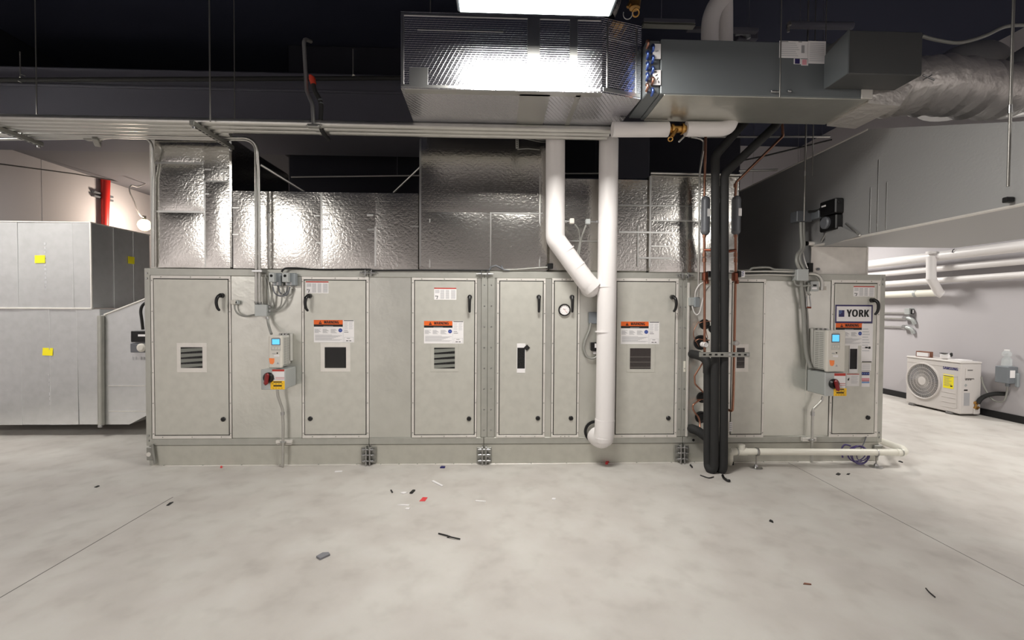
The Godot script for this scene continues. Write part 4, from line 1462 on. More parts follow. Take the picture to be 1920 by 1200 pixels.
	# coil return bends, blued by the torch
	for row in 2:
		for k in 5:
			s = Shape.new()
			var p: Vector3 = Vector3(1.161, 3.622, 1.09) + Vector3(0.035 * row, -0.0825 * k - 0.033 * row, 0)
			var pts := []
			for j in 9:
				var a := PI * j / 8.0
				pts.append(p + Vector3(0.006 * row, cos(a) * 0.024, sin(a) * 0.036))
			s.tube(M.heat_blue if (k + row) % 4 else M.copper, pts, 0.0105, 8)
			part(t, "return_bend", s)
	for e in [[Vector3(1.202, 3.508, 1.108), Vector3(1.265, 3.623, 1.108)], [Vector3(1.205, 3.309, 1.108), Vector3(1.268, 3.424, 1.108)]]:
		s = Shape.new()
		var a: Vector3 = e[0]
		var b: Vector3 = e[1]
		s.box(M.paper, a.x, a.y, 1.1, b.x, b.y, 1.108, 0.002)
		if e[1].y < 3.55:
			for k in 4:
				s.obox(M.ink, Transform3D(Basis(Vector3.BACK, 0.6 * k), Vector3(lerpf(a.x, b.x, 0.3 + 0.14 * k), lerpf(b.y, a.y, 0.15 + 0.22 * k), 1.1085)), Vector3(0.02, 0.007, 0.001))
		else:
			s.obox(M.print_grey, Transform3D(Basis(Vector3.BACK, 0.3), Vector3((a.x + b.x) / 2, (a.y + b.y) / 2, 1.1085)), Vector3(0.025, 0.012, 0.001))
		part(t, "hang_tag", s)
	s = Shape.new()
	s.box(M.fcu_grey_deep, 2.57, 3.31, 1.1, 3.13, 3.625, 1.34, 0.006)
	part(t, "filter_box", s)
	s = Shape.new()
	s.prism(M.fcu_grey, PackedVector2Array([Vector2(-1.08, 3.31), Vector2(-1.345, 3.31), Vector2(-1.345, 3.625), Vector2(-1.08, 3.56)]), Transform3D(Basis(Vector3.UP, PI / 2), Vector3(2.562, 0, 0)), 0.01)
	part(t, "filter_box_side", s)
	s = Shape.new()
	var pr: Array = [2.2, 3.544, 2.426, 3.674]
	s.slab(M.paper, pr, 1.1, 1.102)
	for k in 7:
		s.box(M.print_pale, pr[0] + 0.015, pr[3] - 0.02 - 0.016 * k, 1.102, pr[0] + 0.13 + 0.01 * ((k * 5) % 4), pr[3] - 0.013 - 0.016 * k, 1.1026)
	s.box(M.ink, pr[0] + 0.01, pr[3] - 0.007, 1.102, pr[0] + 0.07, pr[3] - 0.003, 1.1026)
	s.box(M.ink, pr[0] + 0.15, pr[3] - 0.007, 1.102, pr[0] + 0.18, pr[3] - 0.003, 1.1026)
	s.box(M.print_grey, pr[0] + 0.175, pr[3] - 0.09, 1.102, pr[0] + 0.2, pr[3] - 0.03, 1.1026)
	part(t, "wiring_sheet", s)
	s = Shape.new()
	pr = [2.428, 3.506, 2.571, 3.679]
	s.slab(M.paper, pr, 1.1, 1.102)
	for k in 10:
		s.box(M.print_pale, pr[0] + 0.015, pr[3] - 0.02 - 0.015 * k, 1.102, pr[2] - 0.015, pr[3] - 0.014 - 0.015 * k, 1.1026)
	part(t, "data_sheet", s)
	s = Shape.new()
	s.slab(M.paper, [2.317, 3.498, 2.374, 3.541], 1.1, 1.102)
	s.slab(M.navy, [2.325, 3.5, 2.364, 3.539], 1.102, 1.1026)
	part(t, "small_label", s)
	s = Shape.new()
	s.slab(M.paper, [2.376, 3.489, 2.432, 3.538], 1.1, 1.102)
	s.slab(M.pink_print, [2.383, 3.493, 2.419, 3.534], 1.102, 1.1026)
	part(t, "small_label", s)
	s = Shape.new()
	s.box(M.galv_trim, 2.86, 3.24, 1.1, 2.95, 3.32, 1.112, 0.003)
	s.obox(M.steel, Transform3D(Basis(), Vector3(2.166, 3.277, 1.11)), Vector3(0.07, 0.016, 0.02), 0.004)
	s.obox(M.steel, Transform3D(Basis(), Vector3(2.281, 3.284, 1.11)), Vector3(0.03, 0.016, 0.02), 0.004)
	part(t, "hanger_bracket", s)
	for b in [Vector3(2.193, 3.244, 1.13), Vector3(2.93, 3.267, 0.6)]:
		s = Shape.new()
		s.cyl(M.rod_steel, b - Vector3(0, 0.02, 0), Vector3(b.x, 5.6, b.z), 0.0045, -1, 6)
		part(t, "hanger_rod", s)
	# flexible duct in a foil sleeve
	t = thing("flexible_duct", "crinkled silver flexible duct running right from the grey fan coil unit", "duct", Vector3(3.744, 3.255, 0.85))
	var rng := RandomNumberGenerator.new()
	rng.seed = 7
	s = Shape.new()
	var pts := []
	var radii := []
	for k in 34:
		var f := k / 33.0
		pts.append(Vector3(lerpf(2.95, 4.42, f), 3.425 + 0.03 * sin(f * 3.0) + (0.02 if k % 2 else 0.0), 0.86 - 0.02 * sin(f * 9.0)))
		radii.append(0.212 + 0.008 * sin(k * 1.9) + rng.randf_range(-0.005, 0.005) + 0.012 * sin(f * PI))
	s.tube(M.foil_flex, pts, radii, 40)
	part(t, "sleeve", s)
	s = Shape.new()
	s.tube(M.steel, [Vector3(3.341, 3.427, 1.12), Vector3(3.438, 3.392, 1.12)], 0.006, 6)
	s.tube(M.steel, [Vector3(3.347, 3.39, 1.12), Vector3(3.415, 3.429, 1.12)], 0.006, 6)
	part(t, "cable_tie", s)
	s = Shape.new()
	s.prism(M.foil_flex, PackedVector2Array([Vector2(2.94, 3.22), Vector2(3.2, 3.2), Vector2(3.3, 3.36), Vector2(3.2, 3.42), Vector2(2.94, 3.4)]), Transform3D(Basis(), Vector3(0, 0, 0.62)), 0.46)
	part(t, "taped_collar", s)
	# rounded foil duct elbows in the dark behind
	s = Shape.new()
	s.tube(M.foil_dull, flow([Vector3(5.514, 4.041, -0.9), Vector3(5.623, 4.5, -0.9), Vector3(5.818, 4.608, -0.9), Vector3(6.031, 4.588, -0.9), Vector3(6.224, 4.122, -0.9)], 8), 0.26, 20)
	single("round_duct", "humped round foil duct in the dark above the flexible duct", "duct", Vector3(5.835, 4.048, -0.9), s)
	s = Shape.new()
	s.tube(M.foil_dull, flow([Vector3(5.819, 3.823, -0.3), Vector3(5.867, 4.234, -0.3), Vector3(6.019, 4.296, -0.3), Vector3(6.236, 4.272, -0.3)], 8), 0.24, 20)
	single("round_duct", "second round foil duct at the picture's right edge behind the hanging rod", "duct", Vector3(5.819, 3.823, -0.3), s)
	# flexible conduit to the fan coil's right
	s = Shape.new()
	s.tube(M.cable_grey, flow([Vector3(3.25, 3.68, 1.2), Vector3(3.386, 3.651, 1.2), Vector3(3.556, 3.639, 1.2), Vector3(3.746, 3.693, 1.2), Vector3(3.914, 3.77, 1.2), Vector3(4.085, 3.787, 1.2)], 7), 0.013, 10)
	single("flexible_conduit", "thick grey flexible conduit curving right from the filter box into the dark", "conduit", Vector3(3.556, 3.623, 1.2), s)
	# long rods on the right
	for e in [[3.172, 1.9, 5.6, 2.35, "long threaded rod hanging at the right edge in front of the flexible duct"], [3.105, 0.1, 5.6, 2.48, "threaded conduit rod in front of the supply duct above the detector's box"]]:
		s = Shape.new()
		var b := Vector3(e[0], 0, e[1])
		s.cyl(M.rod_steel, Vector3(b.x, e[3], e[1]), Vector3(b.x, e[2], e[1]), 0.008, -1, 8)
		s.cyl(M.steel, Vector3(b.x, e[3] + 0.45, e[1]), Vector3(b.x, e[3] + 0.5, e[1]), 0.012, -1, 8)
		single("threaded_rod", e[4], "rod", Vector3(b.x, e[3], e[1]), s)
	s = Shape.new()
	s.cyl(M.rod_steel, Vector3(3.215, 2.946, 0.05), Vector3(3.215, 5.6, 0.05), 0.005, -1, 6)
	single("threaded_rod", "thinner rod just right of the threaded conduit rod", "rod", Vector3(3.215, 2.946, 0.05), s)
	# strut and pipework in the dark over the fan coil unit
	s = Shape.new()
	s.box(M.duct_black, 1.374, 4.269, 0.27, 1.864, 4.309, 0.33, 0.004)
	s.box(M.strut, 1.374, 4.264, 0.27, 1.864, 4.27, 0.335, 0.001)
	s.box(M.strut, 1.374, 4.244, 0.27, 1.864, 4.251, 0.335, 0.001)
	s.cyl(M.duct_black, Vector3(1.552, 4.288, 0.3), Vector3(Vector3(1.552, 4.288, 0.3).x, 5.6, Vector3(1.552, 4.288, 0.3).z), 0.004, -1, 6)
	single("strut_rail", "dark strut rail over the left end of the grey fan coil unit", "strut", Vector3(1.603, 4.259, 0.3), s)
	s = Shape.new()
	s.box(M.duct_black, 1.88, 4.335, 0.07, 2.59, 4.371, 0.13, 0.004)
	single("strut_rail", "dark strut rail behind the upright white pipes", "strut", Vector3(2.213, 4.345, 0.1), s)
	s = Shape.new()
	s.tube(M.duct_black, [Vector3(2.777, 4.297, 0.3), Vector3(3.404, 4.304, 0.3)], 0.035, 10)
	s.cyl(M.rod_steel, Vector3(2.764, 4.304, 0.32), Vector3(2.766, 4.219, 0.32), 0.012, -1, 8)
	s.cyl(M.rod_steel, Vector3(2.761, 4.297, 0.34), Vector3(2.762, 4.267, 0.34), 0.018, -1, 8)
	s.cyl(M.duct_black, Vector3(2.892, 4.295, 0.3), Vector3(Vector3(2.892, 4.295, 0.3).x, 5.6, Vector3(2.892, 4.295, 0.3).z), 0.004, -1, 6)
	single("strut_rail", "dark round rail over the paper sheets on the fan coil unit", "strut", Vector3(3.1, 4.291, 0.3), s)
	s = Shape.new()
	s.box(M.duct_black, 2.454, 4.328, -0.1, 2.659, 4.44, 0.0, 0.01)
	s.tube(M.drier_grey, [Vector3(2.39, 4.337, 0.05), Vector3(2.455, 4.371, 0.05), Vector3(2.521, 4.357, 0.05), Vector3(2.533, 4.309, 0.05)], [0.01, 0.03, 0.035, 0.02], 10)
	s.cyl(M.duct_black, Vector3(2.587, 4.433, -0.05), Vector3(Vector3(2.587, 4.433, -0.05).x, 5.6, Vector3(2.587, 4.433, -0.05).z), 0.004, -1, 6)
	single("pump_fitting", "small dim fitting right of the upright white pipes", "fitting", Vector3(2.538, 4.328, 0), s)
	# insulated white pipes rising behind the fan coil unit
	s = Shape.new()
	s.tube(M.pipe_white, flow([Vector3(1.998, 4.033, 0.35), Vector3(1.996, 4.181, 0.35), Vector3(2.004, 4.304, 0.35), Vector3(2.057, 4.432, 0.33), Vector3(2.172, 4.584, 0.3), Vector3(2.211, 4.714, 0.3)], 6), 0.078, 20)
	single("insulated_pipe", "white insulated pipe leaning right as it rises behind the fan coil unit", "pipe", Vector3(1.997, 4.082, 0.35), s, "white pipes above the fan coil unit")
	s = Shape.new()
	s.tube(M.pipe_white, [Vector3(2.22, 4.128, 0.19), Vector3(2.214, 4.486, 0.19), Vector3(2.203, 4.791, 0.19)], 0.074, 20)
	single("insulated_pipe", "straight white insulated pipe rising behind the leaning one above the fan coil unit", "pipe", Vector3(2.184, 4.138, 0.26), s, "white pipes above the fan coil unit")
	# brass valve with its ring handle at the picture's top
	t = thing("brass_valve", "brass balancing valve with a wire ring at the top edge right of the lamp", "valve", Vector3(1.037, 3.801, 1.15))
	s = Shape.new()
	s.tube(M.brass, [Vector3(1.05, 4.02, 1.15), Vector3(1.047, 3.937, 1.15), Vector3(1.044, 3.901, 1.15), Vector3(1.044, 3.857, 1.15)], [0.03, 0.045, 0.045, 0.04], 16)
	s.cyl(M.brass, Vector3(1.004, 3.881, 1.16), Vector3(0.988, 3.857, 1.16), 0.016, 0.012, 10)
	part(t, "body", s)
	for e in [[Vector3(1.044, 3.806, 1.18), 0.024, 0.006], [Vector3(0.983, 3.796, 1.18), 0.034, 0.0035]]:
		s = Shape.new()
		var loop := []
		for k in 17:
			var a := TAU * k / 16.0
			if e[1] > 0.03:
				a = -PI * 1.1 + PI * 1.2 * k / 16.0
			loop.append(e[0] + Vector3(cos(a) * e[1], sin(a) * e[1], 0.01 * sin(a)))
		s.tube(M.brass if e[1] < 0.03 else M.steel, loop, e[2], 8)
		part(t, "ring", s)
	s = Shape.new()
	s.tube(M.foil_duct, flow([Vector3(0.925, 4.017, 0.8), Vector3(0.968, 4.114, 0.8), Vector3(0.994, 4.237, 0.8)], 5), 0.06, 14)
	single("foil_wrapped_pipe", "foil-wrapped pipe rising beside the lamp behind the brass valve", "pipe", Vector3(0.947, 4.017, 0.8), s)


# ------------------------------------------------------------------ electrics on the unit's front
func drive(t: Node3D, r: Array, zf: float, side: float) -> void:
	# r is the front face; vents on the side that is seen
	var s := Shape.new()
	s.box(M.drive_side, r[0] + 0.004, r[1] + 0.012, 0.012, r[2] - 0.004, r[3] - 0.004, zf - 0.02, 0.012)
	s.box(M.drive_side, r[0] - 0.012 if side < 0 else r[2], r[1] + 0.05, 0.004, r[0] if side < 0 else r[2] + 0.012, r[3] + 0.01, 0.05, 0.003)
	part(t, "body", s)
	s = Shape.new()
	s.box(M.drive_white, r[0], r[1], zf - 0.045, r[2], r[3], zf, 0.010)
	part(t, "front_cover", s)
	s = Shape.new()
	var xs: float = r[0] + 0.004 if side < 0 else r[2] - 0.004
	for k in 20:
		var y: float = lerpf(r[1] + 0.03, r[3] - 0.03, k / 19.0)
		s.box(M.drive_slot, xs - 0.0015, y - 0.003, zf - 0.115, xs + 0.0015, y + 0.003, zf - 0.06)
		s.box(M.drive_slot, xs - 0.0015, y - 0.003, zf - 0.175, xs + 0.0015, y + 0.003, zf - 0.125)
	part(t, "vent_slots", s).set_meta("kind", "stuff")
	var w: float = r[2] - r[0]
	var h: float = r[3] - r[1]
	var cx: float = (r[0] + r[2]) / 2 + (0.012 if side > 0 else -0.012)
	s = Shape.new()
	s.box(M.drier_grey, cx - 0.042, r[3] - 0.29 * h, zf, cx + 0.042, r[3] - 0.08 * h, zf + 0.003, 0.001)
	s.box(M.screen_blue, cx - 0.034, r[3] - 0.265 * h, zf + 0.003, cx + 0.034, r[3] - 0.105 * h, zf + 0.0045)
	s.box(M.print_grey, cx - 0.03, r[3] - 0.07 * h, zf, cx + 0.03, r[3] - 0.055 * h, zf + 0.001)
	part(t, "screen", s)
	s = Shape.new()
	s.box(M.drive_side, cx - 0.044, r[3] - 0.46 * h, zf, cx + 0.044, r[3] - 0.31 * h, zf + 0.002, 0.001)
	for k in 3:
		s.cyl(M.drive_white, Vector3(cx - 0.028 + 0.028 * k, r[3] - 0.385 * h, zf + 0.002), Vector3(cx - 0.028 + 0.028 * k, r[3] - 0.385 * h, zf + 0.006), 0.009, -1, 10)
	s.cyl(M.ink, Vector3(cx + 0.012, r[3] - 0.535 * h, zf), Vector3(cx + 0.012, r[3] - 0.535 * h, zf + 0.002), 0.007, -1, 10)
	s.box(M.print_grey, cx - 0.035, r[3] - 0.56 * h, zf, cx - 0.004, r[3] - 0.54 * h, zf + 0.001)
	s.box(M.paper, cx - 0.02, r[3] - 0.64 * h, zf, cx + 0.03, r[3] - 0.59 * h, zf + 0.001)
	part(t, "keypad", s)
	s = Shape.new()
	var o := PackedVector2Array([Vector2(-0.024, 0.028), Vector2(0.026, 0.026), Vector2(0.024, -0.012), Vector2(0.01, -0.030), Vector2(-0.014, -0.026), Vector2(-0.02, -0.008)])
	s.prism(M.orange_bright, o, Transform3D(Basis(), Vector3(r[0] + 0.26 * w, r[1] + 0.22 * h, zf)), 0.0012)
	part(t, "orange_sticker", s)
	s = Shape.new()
	s.prism(M.print_grey, PackedVector2Array([Vector2(-0.012, -0.01), Vector2(0.012, -0.01), Vector2(0, 0.012)]), Transform3D(Basis(), Vector3(cx + 0.016, r[1] + 0.16 * h, zf)), 0.001)
	part(t, "triangle_mark", s)
	s = Shape.new()
	for k in 3:
		s.box(M.steel, lerpf(r[0], r[2], 0.25 + 0.25 * k) - 0.01, r[3] - 0.004, 0.02, lerpf(r[0], r[2], 0.25 + 0.25 * k) + 0.01, r[3] + 0.012, 0.06, 0.002)
	part(t, "mounting_tabs", s)


func switch_box(t: Node3D, r: Array, zf: float, knob: Vector3, knob_turn: float, warn: Array, note: Array) -> void:
	var s := Shape.new()
	s.slab(M.box_grey, r, 0.004, zf - 0.01, 0.006)
	part(t, "enclosure", s)
	s = Shape.new()
	s.box(M.box_grey, r[0] - 0.004, r[1] - 0.004, zf - 0.012, r[2] + 0.004, r[3] + 0.002, zf, 0.005)
	part(t, "cover", s)
	s = Shape.new()
	s.lathe(M.black_plastic, Transform3D(Basis(Vector3.RIGHT, PI / 2), Vector3(knob.x, knob.y, zf)), [Vector2(0.05, 0), Vector2(0.05, 0.012), Vector2(0.038, 0.03), Vector2(0, 0.03)], 24)
	part(t, "knob_base", s)
	s = Shape.new()
	s.obox(M.red_knob, Transform3D(Basis(Vector3.BACK, knob_turn), Vector3(knob.x, knob.y - 0.008, zf + 0.045)), Vector3(0.036, 0.115, 0.04), 0.014)
	part(t, "knob_grip", s)
	s = Shape.new()
	s.slab(M.paper, warn, zf, zf + 0.001)
	var h: float = warn[3] - warn[1]
	s.box(M.red_print, warn[0], warn[3] - 0.17 * h, zf + 0.001, warn[2], warn[3], zf + 0.0016)
	for k in 3:
		s.box(M.red_print if k < 2 else M.print_pale, warn[0] + 0.03, warn[1] + (0.30 - 0.11 * k) * h, zf + 0.001, warn[2], warn[1] + (0.335 - 0.11 * k) * h, zf + 0.0016)
	s.prism(M.print_grey, PackedVector2Array([Vector2(0, 0), Vector2(0.024, 0), Vector2(0.012, 0.022)]), Transform3D(Basis(), Vector3(warn[0] + 0.004, warn[1] + 0.14 * h, zf + 0.001)), 0.0006)
	part(t, "warning_label", s)
	s = Shape.new()
	s.slab(M.yellow, note, zf + 0.001, zf + 0.0022)
	var nw: float = note[2] - note[0]
	var nh: float = note[3] - note[1]
	s.box(M.ink, note[0] + 0.2 * nw, note[1] + 0.80 * nh, zf + 0.0022, note[2] - 0.2 * nw, note[1] + 0.92 * nh, zf + 0.0028)
	s.box(M.ink, note[0] + 0.2 * nw, note[1] + 0.34 * nh, zf + 0.0022, note[2] - 0.2 * nw, note[1] + 0.50 * nh, zf + 0.0028)
	for k in 4:
		s.box(M.ink, note[0] + (0.10 + 0.21 * k) * nw, note[1] + 0.62 * nh, zf + 0.0022, note[0] + (0.24 + 0.21 * k) * nw, note[1] + 0.66 * nh, zf + 0.0026)
		s.box(M.ink, note[0] + (0.12 + 0.2 * k) * nw, note[1] + 0.13 * nh, zf + 0.0022, note[0] + (0.25 + 0.2 * k) * nw, note[1] + 0.17 * nh, zf + 0.0026)
	part(t, "yellow_label", s)


func relay(r: Array, label: String) -> void:
	var t := thing("relay_box", label, "control box", Vector3((r[0] + r[2]) / 2, r[1], 0.05), "relay boxes beside the second door")
	var s := Shape.new()
	s.slab(M.box_blue_grey, [r[0] + 0.012, r[1] - 0.03, r[2] + 0.045, r[3]], 0.003, 0.07, 0.006)
	part(t, "back_box", s)
	s = Shape.new()
	s.slab(M.box_grey, r, 0.07, 0.12, 0.004)
	s.cyl(M.gap_black, Vector3((r[0] + r[2]) / 2, lerpf(r[1], r[3], 0.66), 0.12), Vector3((r[0] + r[2]) / 2, lerpf(r[1], r[3], 0.66), 0.1208), 0.014, -1, 12)
	part(t, "cover", s)
	s = Shape.new()
	for k in 2:
		s.cyl(M.steel, Vector3(r[0] + 0.02 + 0.04 * k, r[1] - 0.025, 0.06), Vector3(r[0] + 0.02 + 0.04 * k, r[1] + 0.004, 0.06), 0.014, -1, 10)
	part(t, "cable_gland", s)


func wire(called: String, label: String, pts: Array, r: float, m: StandardMaterial3D, category := "cable", group := "", smooth := true) -> void:
	var s := Shape.new()
	s.tube(m, flow(pts, 6) if smooth else bend(pts, 0.08, 6), r, 8)
	single(called, label, category, pts[-1], s, group)


func electrics() -> void:
	# junction box under the two bent conduits
	var s := Shape.new()
	var r: Array = [-2.335, 1.493, -2.228, 1.602]
	var t := thing("junction_box", "square grey junction box where the two down-bent conduits end", "junction box", Vector3(r[0], r[1], 0.04))
	s.slab(M.box_grey, r, 0.003, 0.085, 0.004)
	part(t, "box", s)
	s = Shape.new()
	s.slab(M.box_grey, [r[0] - 0.003, r[1] - 0.003, r[2] + 0.003, r[3] + 0.003], 0.085, 0.092, 0.003)
	part(t, "cover", s)
	s = Shape.new()
	for x in [-2.33, -2.297]:
		s.cyl(M.steel, Vector3(x, r[3], 0.06), Vector3(x, r[3] + 0.03, 0.075), 0.017, -1, 10)
	s.cyl(M.steel, Vector3(r[2], r[3] - 0.02, 0.05), Vector3(r[2] + 0.03, r[3] - 0.02, 0.05), 0.014, -1, 8)
	s.cyl(M.steel, Vector3(r[2], r[3] - 0.06, 0.05), Vector3(r[2] + 0.03, r[3] - 0.06, 0.05), 0.014, -1, 8)
	s.cyl(M.steel, Vector3(-2.238, 1.485, 0.05), Vector3(-2.233, 1.464, 0.05), 0.016, -1, 8)
	part(t, "connectors", s)
	s = Shape.new()
	s.box(M.steel, -2.36, 1.917, 0.003, -2.26, 1.943, 0.10, 0.004)
	single("conduit_strap", "small strap holding the two down-bent conduits at the unit's top rail", "strap", Vector3(-2.317, 1.925, 0.03), s)
	relay([-2.189, 1.821, -2.136, 1.914], "grey relay box nearer the vertical conduits, above the square junction box")
	relay([-2.062, 1.822, -2.004, 1.915], "grey relay box nearer the second door, under a black cable")
	wire("control_cable", "grey cable looping from the left relay box to the junction box", [Vector3(-2.18, 1.804, 0.06), Vector3(-2.19, 1.716, 0.05), Vector3(-2.198, 1.627, 0.05), Vector3(-2.201, 1.59, 0.05), Vector3(-2.237, 1.579, 0.05)], 0.009, M.cable_grey, "cable", "control cables of the relay boxes")
	wire("control_cable", "grey cable from behind the left relay box down to the junction box", [Vector3(-2.265, 1.899, 0.03), Vector3(-2.245, 1.795, 0.03), Vector3(-2.226, 1.663, 0.04), Vector3(-2.216, 1.6, 0.05), Vector3(-2.237, 1.574, 0.05)], 0.008, M.cable_grey, "cable", "control cables of the relay boxes")
	wire("control_cable", "grey cable sweeping wide from the right relay box to the junction box", [Vector3(-2.026, 1.8, 0.06), Vector3(-2.041, 1.685, 0.05), Vector3(-2.088, 1.591, 0.05), Vector3(-2.165, 1.543, 0.05), Vector3(-2.242, 1.538, 0.05)], 0.008, M.cable_grey, "cable", "control cables of the relay boxes")
	wire("control_cable", "grey cable crossing straight from the right relay box to the junction box", [Vector3(-2.082, 1.815, 0.06), Vector3(-2.088, 1.69, 0.06), Vector3(-2.104, 1.596, 0.06), Vector3(-2.166, 1.554, 0.06), Vector3(-2.242, 1.551, 0.05)], 0.007, M.cable_grey, "cable", "control cables of the relay boxes")
	wire("control_cable", "outer dark cable looping between the two relay boxes", [Vector3(-2.175, 1.778, 0.06), Vector3(-2.159, 1.721, 0.06), Vector3(-2.108, 1.69, 0.06), Vector3(-2.041, 1.706, 0.06), Vector3(-2.015, 1.78, 0.05)], 0.007, M.drier_grey, "cable", "control cables of the relay boxes")
	wire("control_cable", "inner dark cable looping between the two relay boxes", [Vector3(-2.133, 1.789, 0.05), Vector3(-2.113, 1.727, 0.05), Vector3(-2.082, 1.706, 0.05), Vector3(-2.051, 1.727, 0.05), Vector3(-2.04, 1.78, 0.05)], 0.007, M.drier_grey, "cable", "control cables of the relay boxes")
	# sensor box by the first door
	t = thing("sensor_box", "small white sensor box on the panel right of the first door", "sensor", Vector3(-2.566, 1.609, 0.03))
	s = Shape.new()
	s.slab(M.drive_white, [-2.59, 1.604, -2.544, 1.65], 0.004, 0.05, 0.006)
	part(t, "housing", s)
	s = Shape.new()
	s.slab(M.box_grey, [-2.544, 1.606, -2.519, 1.645], 0.004, 0.045, 0.004)
	s.cyl(M.gap_black, Vector3(-2.534, 1.625, 0.045), Vector3(-2.533, 1.625, 0.046), 0.009, -1, 10)
	part(t, "end_cap", s)
	wire("control_cable", "grey cable drooping from the small white sensor box to the junction box", [Vector3(-2.56, 1.604, 0.03), Vector3(-2.556, 1.557, 0.03), Vector3(-2.525, 1.51, 0.03), Vector3(-2.458, 1.489, 0.03), Vector3(-2.356, 1.506, 0.05)], 0.008, M.cable_grey)
	wire("flexible_conduit", "grey flexible conduit from the square junction box down to the left drive", [Vector3(-2.232, 1.47, 0.05), Vector3(-2.223, 1.423, 0.06), Vector3(-2.189, 1.367, 0.1), Vector3(-2.15, 1.323, 0.15)], 0.013, M.cable_grey, "conduit")
	# left drive and its switch
	t = thing("speed_drive", "white variable speed drive with a blue screen between the first and second doors", "drive", Vector3(-2.145, 0.988, 0.1))
	drive(t, [-2.142, 1.002, -2.021, 1.31], 0.23, 1.0)
	t = thing("disconnect_switch", "grey switch box with a red and black knob under the left drive", "switch box", Vector3(-2.146, 0.779, 0.1))
	switch_box(t, [-2.198, 0.805, -1.981, 0.992], 0.25, Vector3(-2.129, 0.916, 0.25), -0.15, [-2.097, 0.881, -1.985, 0.994], [-2.112, 0.805, -1.981, 0.886])
	s = Shape.new()
	s.tube(M.emt, bend([Vector3(-2.125, 0.777, 0.09), Vector3(-2.12, 0.715, 0.09), Vector3(-2.089, 0.572, 0.06), Vector3(-2.084, 0.403, 0.06), Vector3(-2.089, 0.005, 0.06)], 0.06, 5), 0.013, 10)
	s.cyl(M.steel, Vector3(-2.089, 0.551, 0.06), Vector3(-2.087, 0.519, 0.06), 0.019, -1, 10)
	single("steel_conduit", "bent steel conduit from the left switch box down to the floor", "conduit", Vector3(-2.089, 0, 0.06), s)
	t = thing("conduit_bracket", "strut bracket clamping the left floor conduit to the unit's bottom rail", "bracket", Vector3(-2.104, 0.209, 0.03))
	s = Shape.new()
	s.box(M.galv_trim, -2.167, 0.23, 0.004, -2.011, 0.26, 0.04, 0.003)
	s.box(M.galv_trim, -2.156, 0.217, 0.004, -2.016, 0.225, 0.04, 0.003)
	part(t, "strut", s)
	s = Shape.new()
	s.tube(M.steel, [Vector3(-2.12, 0.244, 0.04), Vector3(-2.099, 0.254, 0.075), Vector3(-2.072, 0.257, 0.088), Vector3(-2.058, 0.254, 0.075), Vector3(-2.068, 0.243, 0.04)], 0.006, 6)
	part(t, "clamp", s)
	# black cable along the top rail
	wire("black_cable", "black cable lying along the top rail from the right relay box to the middle joint", [Vector3(-2.092, 1.925, 0.06), Vector3(-2.06, 1.96, 0.05), Vector3(-1.965, 1.966, 0.02), Vector3(-1.739, 1.955, 0.012), Vector3(-1.268, 1.962, 0.012), Vector3(-1.216, 1.952, 0.012), Vector3(-0.688, 1.959, 0.012), Vector3(-0.262, 1.96, 0.012), Vector3(-0.059, 1.962, 0.012)], 0.009, M.rubber)
	s = Shape.new()
	s.tube(M.drier_grey, [Vector3(-0.065, 1.957, 0.012), Vector3(-0.043, 1.999, 0.02), Vector3(0.005, 2.009, 0.03), Vector3(0.058, 1.984, 0.02), Vector3(0.08, 1.974, 0.02)], 0.008, 6)
	s.tube(M.drier_grey, [Vector3(0.058, 2.011, 0.02), Vector3(0.08, 1.968, 0.02), Vector3(0.139, 1.964, 0.012)], 0.007, 6)
	single("wire_clip", "looped wire clip on the top rail at the middle joint", "clip", Vector3(0.005, 1.962, 0.02), s)
	wire("control_cable", "pale cable running from the middle joint to the clip beside the left white pipe", [Vector3(0.08, 1.969, 0.012), Vector3(0.22, 1.973, 0.012), Vector3(0.38, 1.987, 0.02), Vector3(0.541, 1.998, 0.03)], 0.008, M.cable_grey)
	s = Shape.new()
	s.box(M.black_plastic, 0.52, 1.983, 0.004, 0.579, 2.037, 0.04, 0.006)
	single("cable_clip", "small black clip at the left white pipe's elbow", "clip", Vector3(0.547, 1.983, 0.02), s)
	# cable and thermostat behind the white pipes
	s = Shape.new()
	s.slab(M.black_plastic, [0.967, 1.157, 1.038, 1.243], 0.004, 0.05, 0.006)
	s.slab(M.paper, [0.995, 1.125, 1.038, 1.152], 0.004, 0.03, 0.002)
	s.slab(M.paper, [1.003, 1.19, 1.035, 1.233], 0.05, 0.052)
	single("thermostat", "small black thermostat half hidden behind the right white pipe", "thermostat", Vector3(1.008, 1.145, 0.03), s)
	wire("flexible_conduit", "grey flexible conduit looping to the thermostat behind the right white pipe", [Vector3(0.967, 1.442, 0.03), Vector3(0.952, 1.361, 0.03), Vector3(0.909, 1.253, 0.03), Vector3(0.899, 1.172, 0.03), Vector3(0.932, 1.096, 0.03), Vector3(0.992, 1.08, 0.03), Vector3(1.036, 1.102, 0.03)], 0.012, M.cable_grey, "conduit")
	s = Shape.new()
	s.slab(M.box_dark_grey, [0.947, 1.431, 1.039, 1.55], 0.002, 0.035, 0.004)
	single("control_box", "grey control box half hidden behind the right white pipe", "control box", Vector3(0.991, 1.437, 0.02), s)
	# right-hand drive group
	t = thing("speed_drive", "white variable speed drive with a blue screen in front of the rightmost door", "drive", Vector3(3.472, 0.957, 0.1))
	drive(t, [3.262, 0.972, 3.448, 1.384], 0.25, -1.0)
	t = thing("disconnect_switch", "grey switch box with a red and black knob under the right drive", "switch box", Vector3(3.467, 0.711, 0.1))
	switch_box(t, [3.236, 0.743, 3.448, 0.966], 0.27, Vector3(3.319, 0.861, 0.27), 0.25, [3.323, 0.817, 3.436, 0.964], [3.32, 0.741, 3.449, 0.817])
	s = Shape.new()
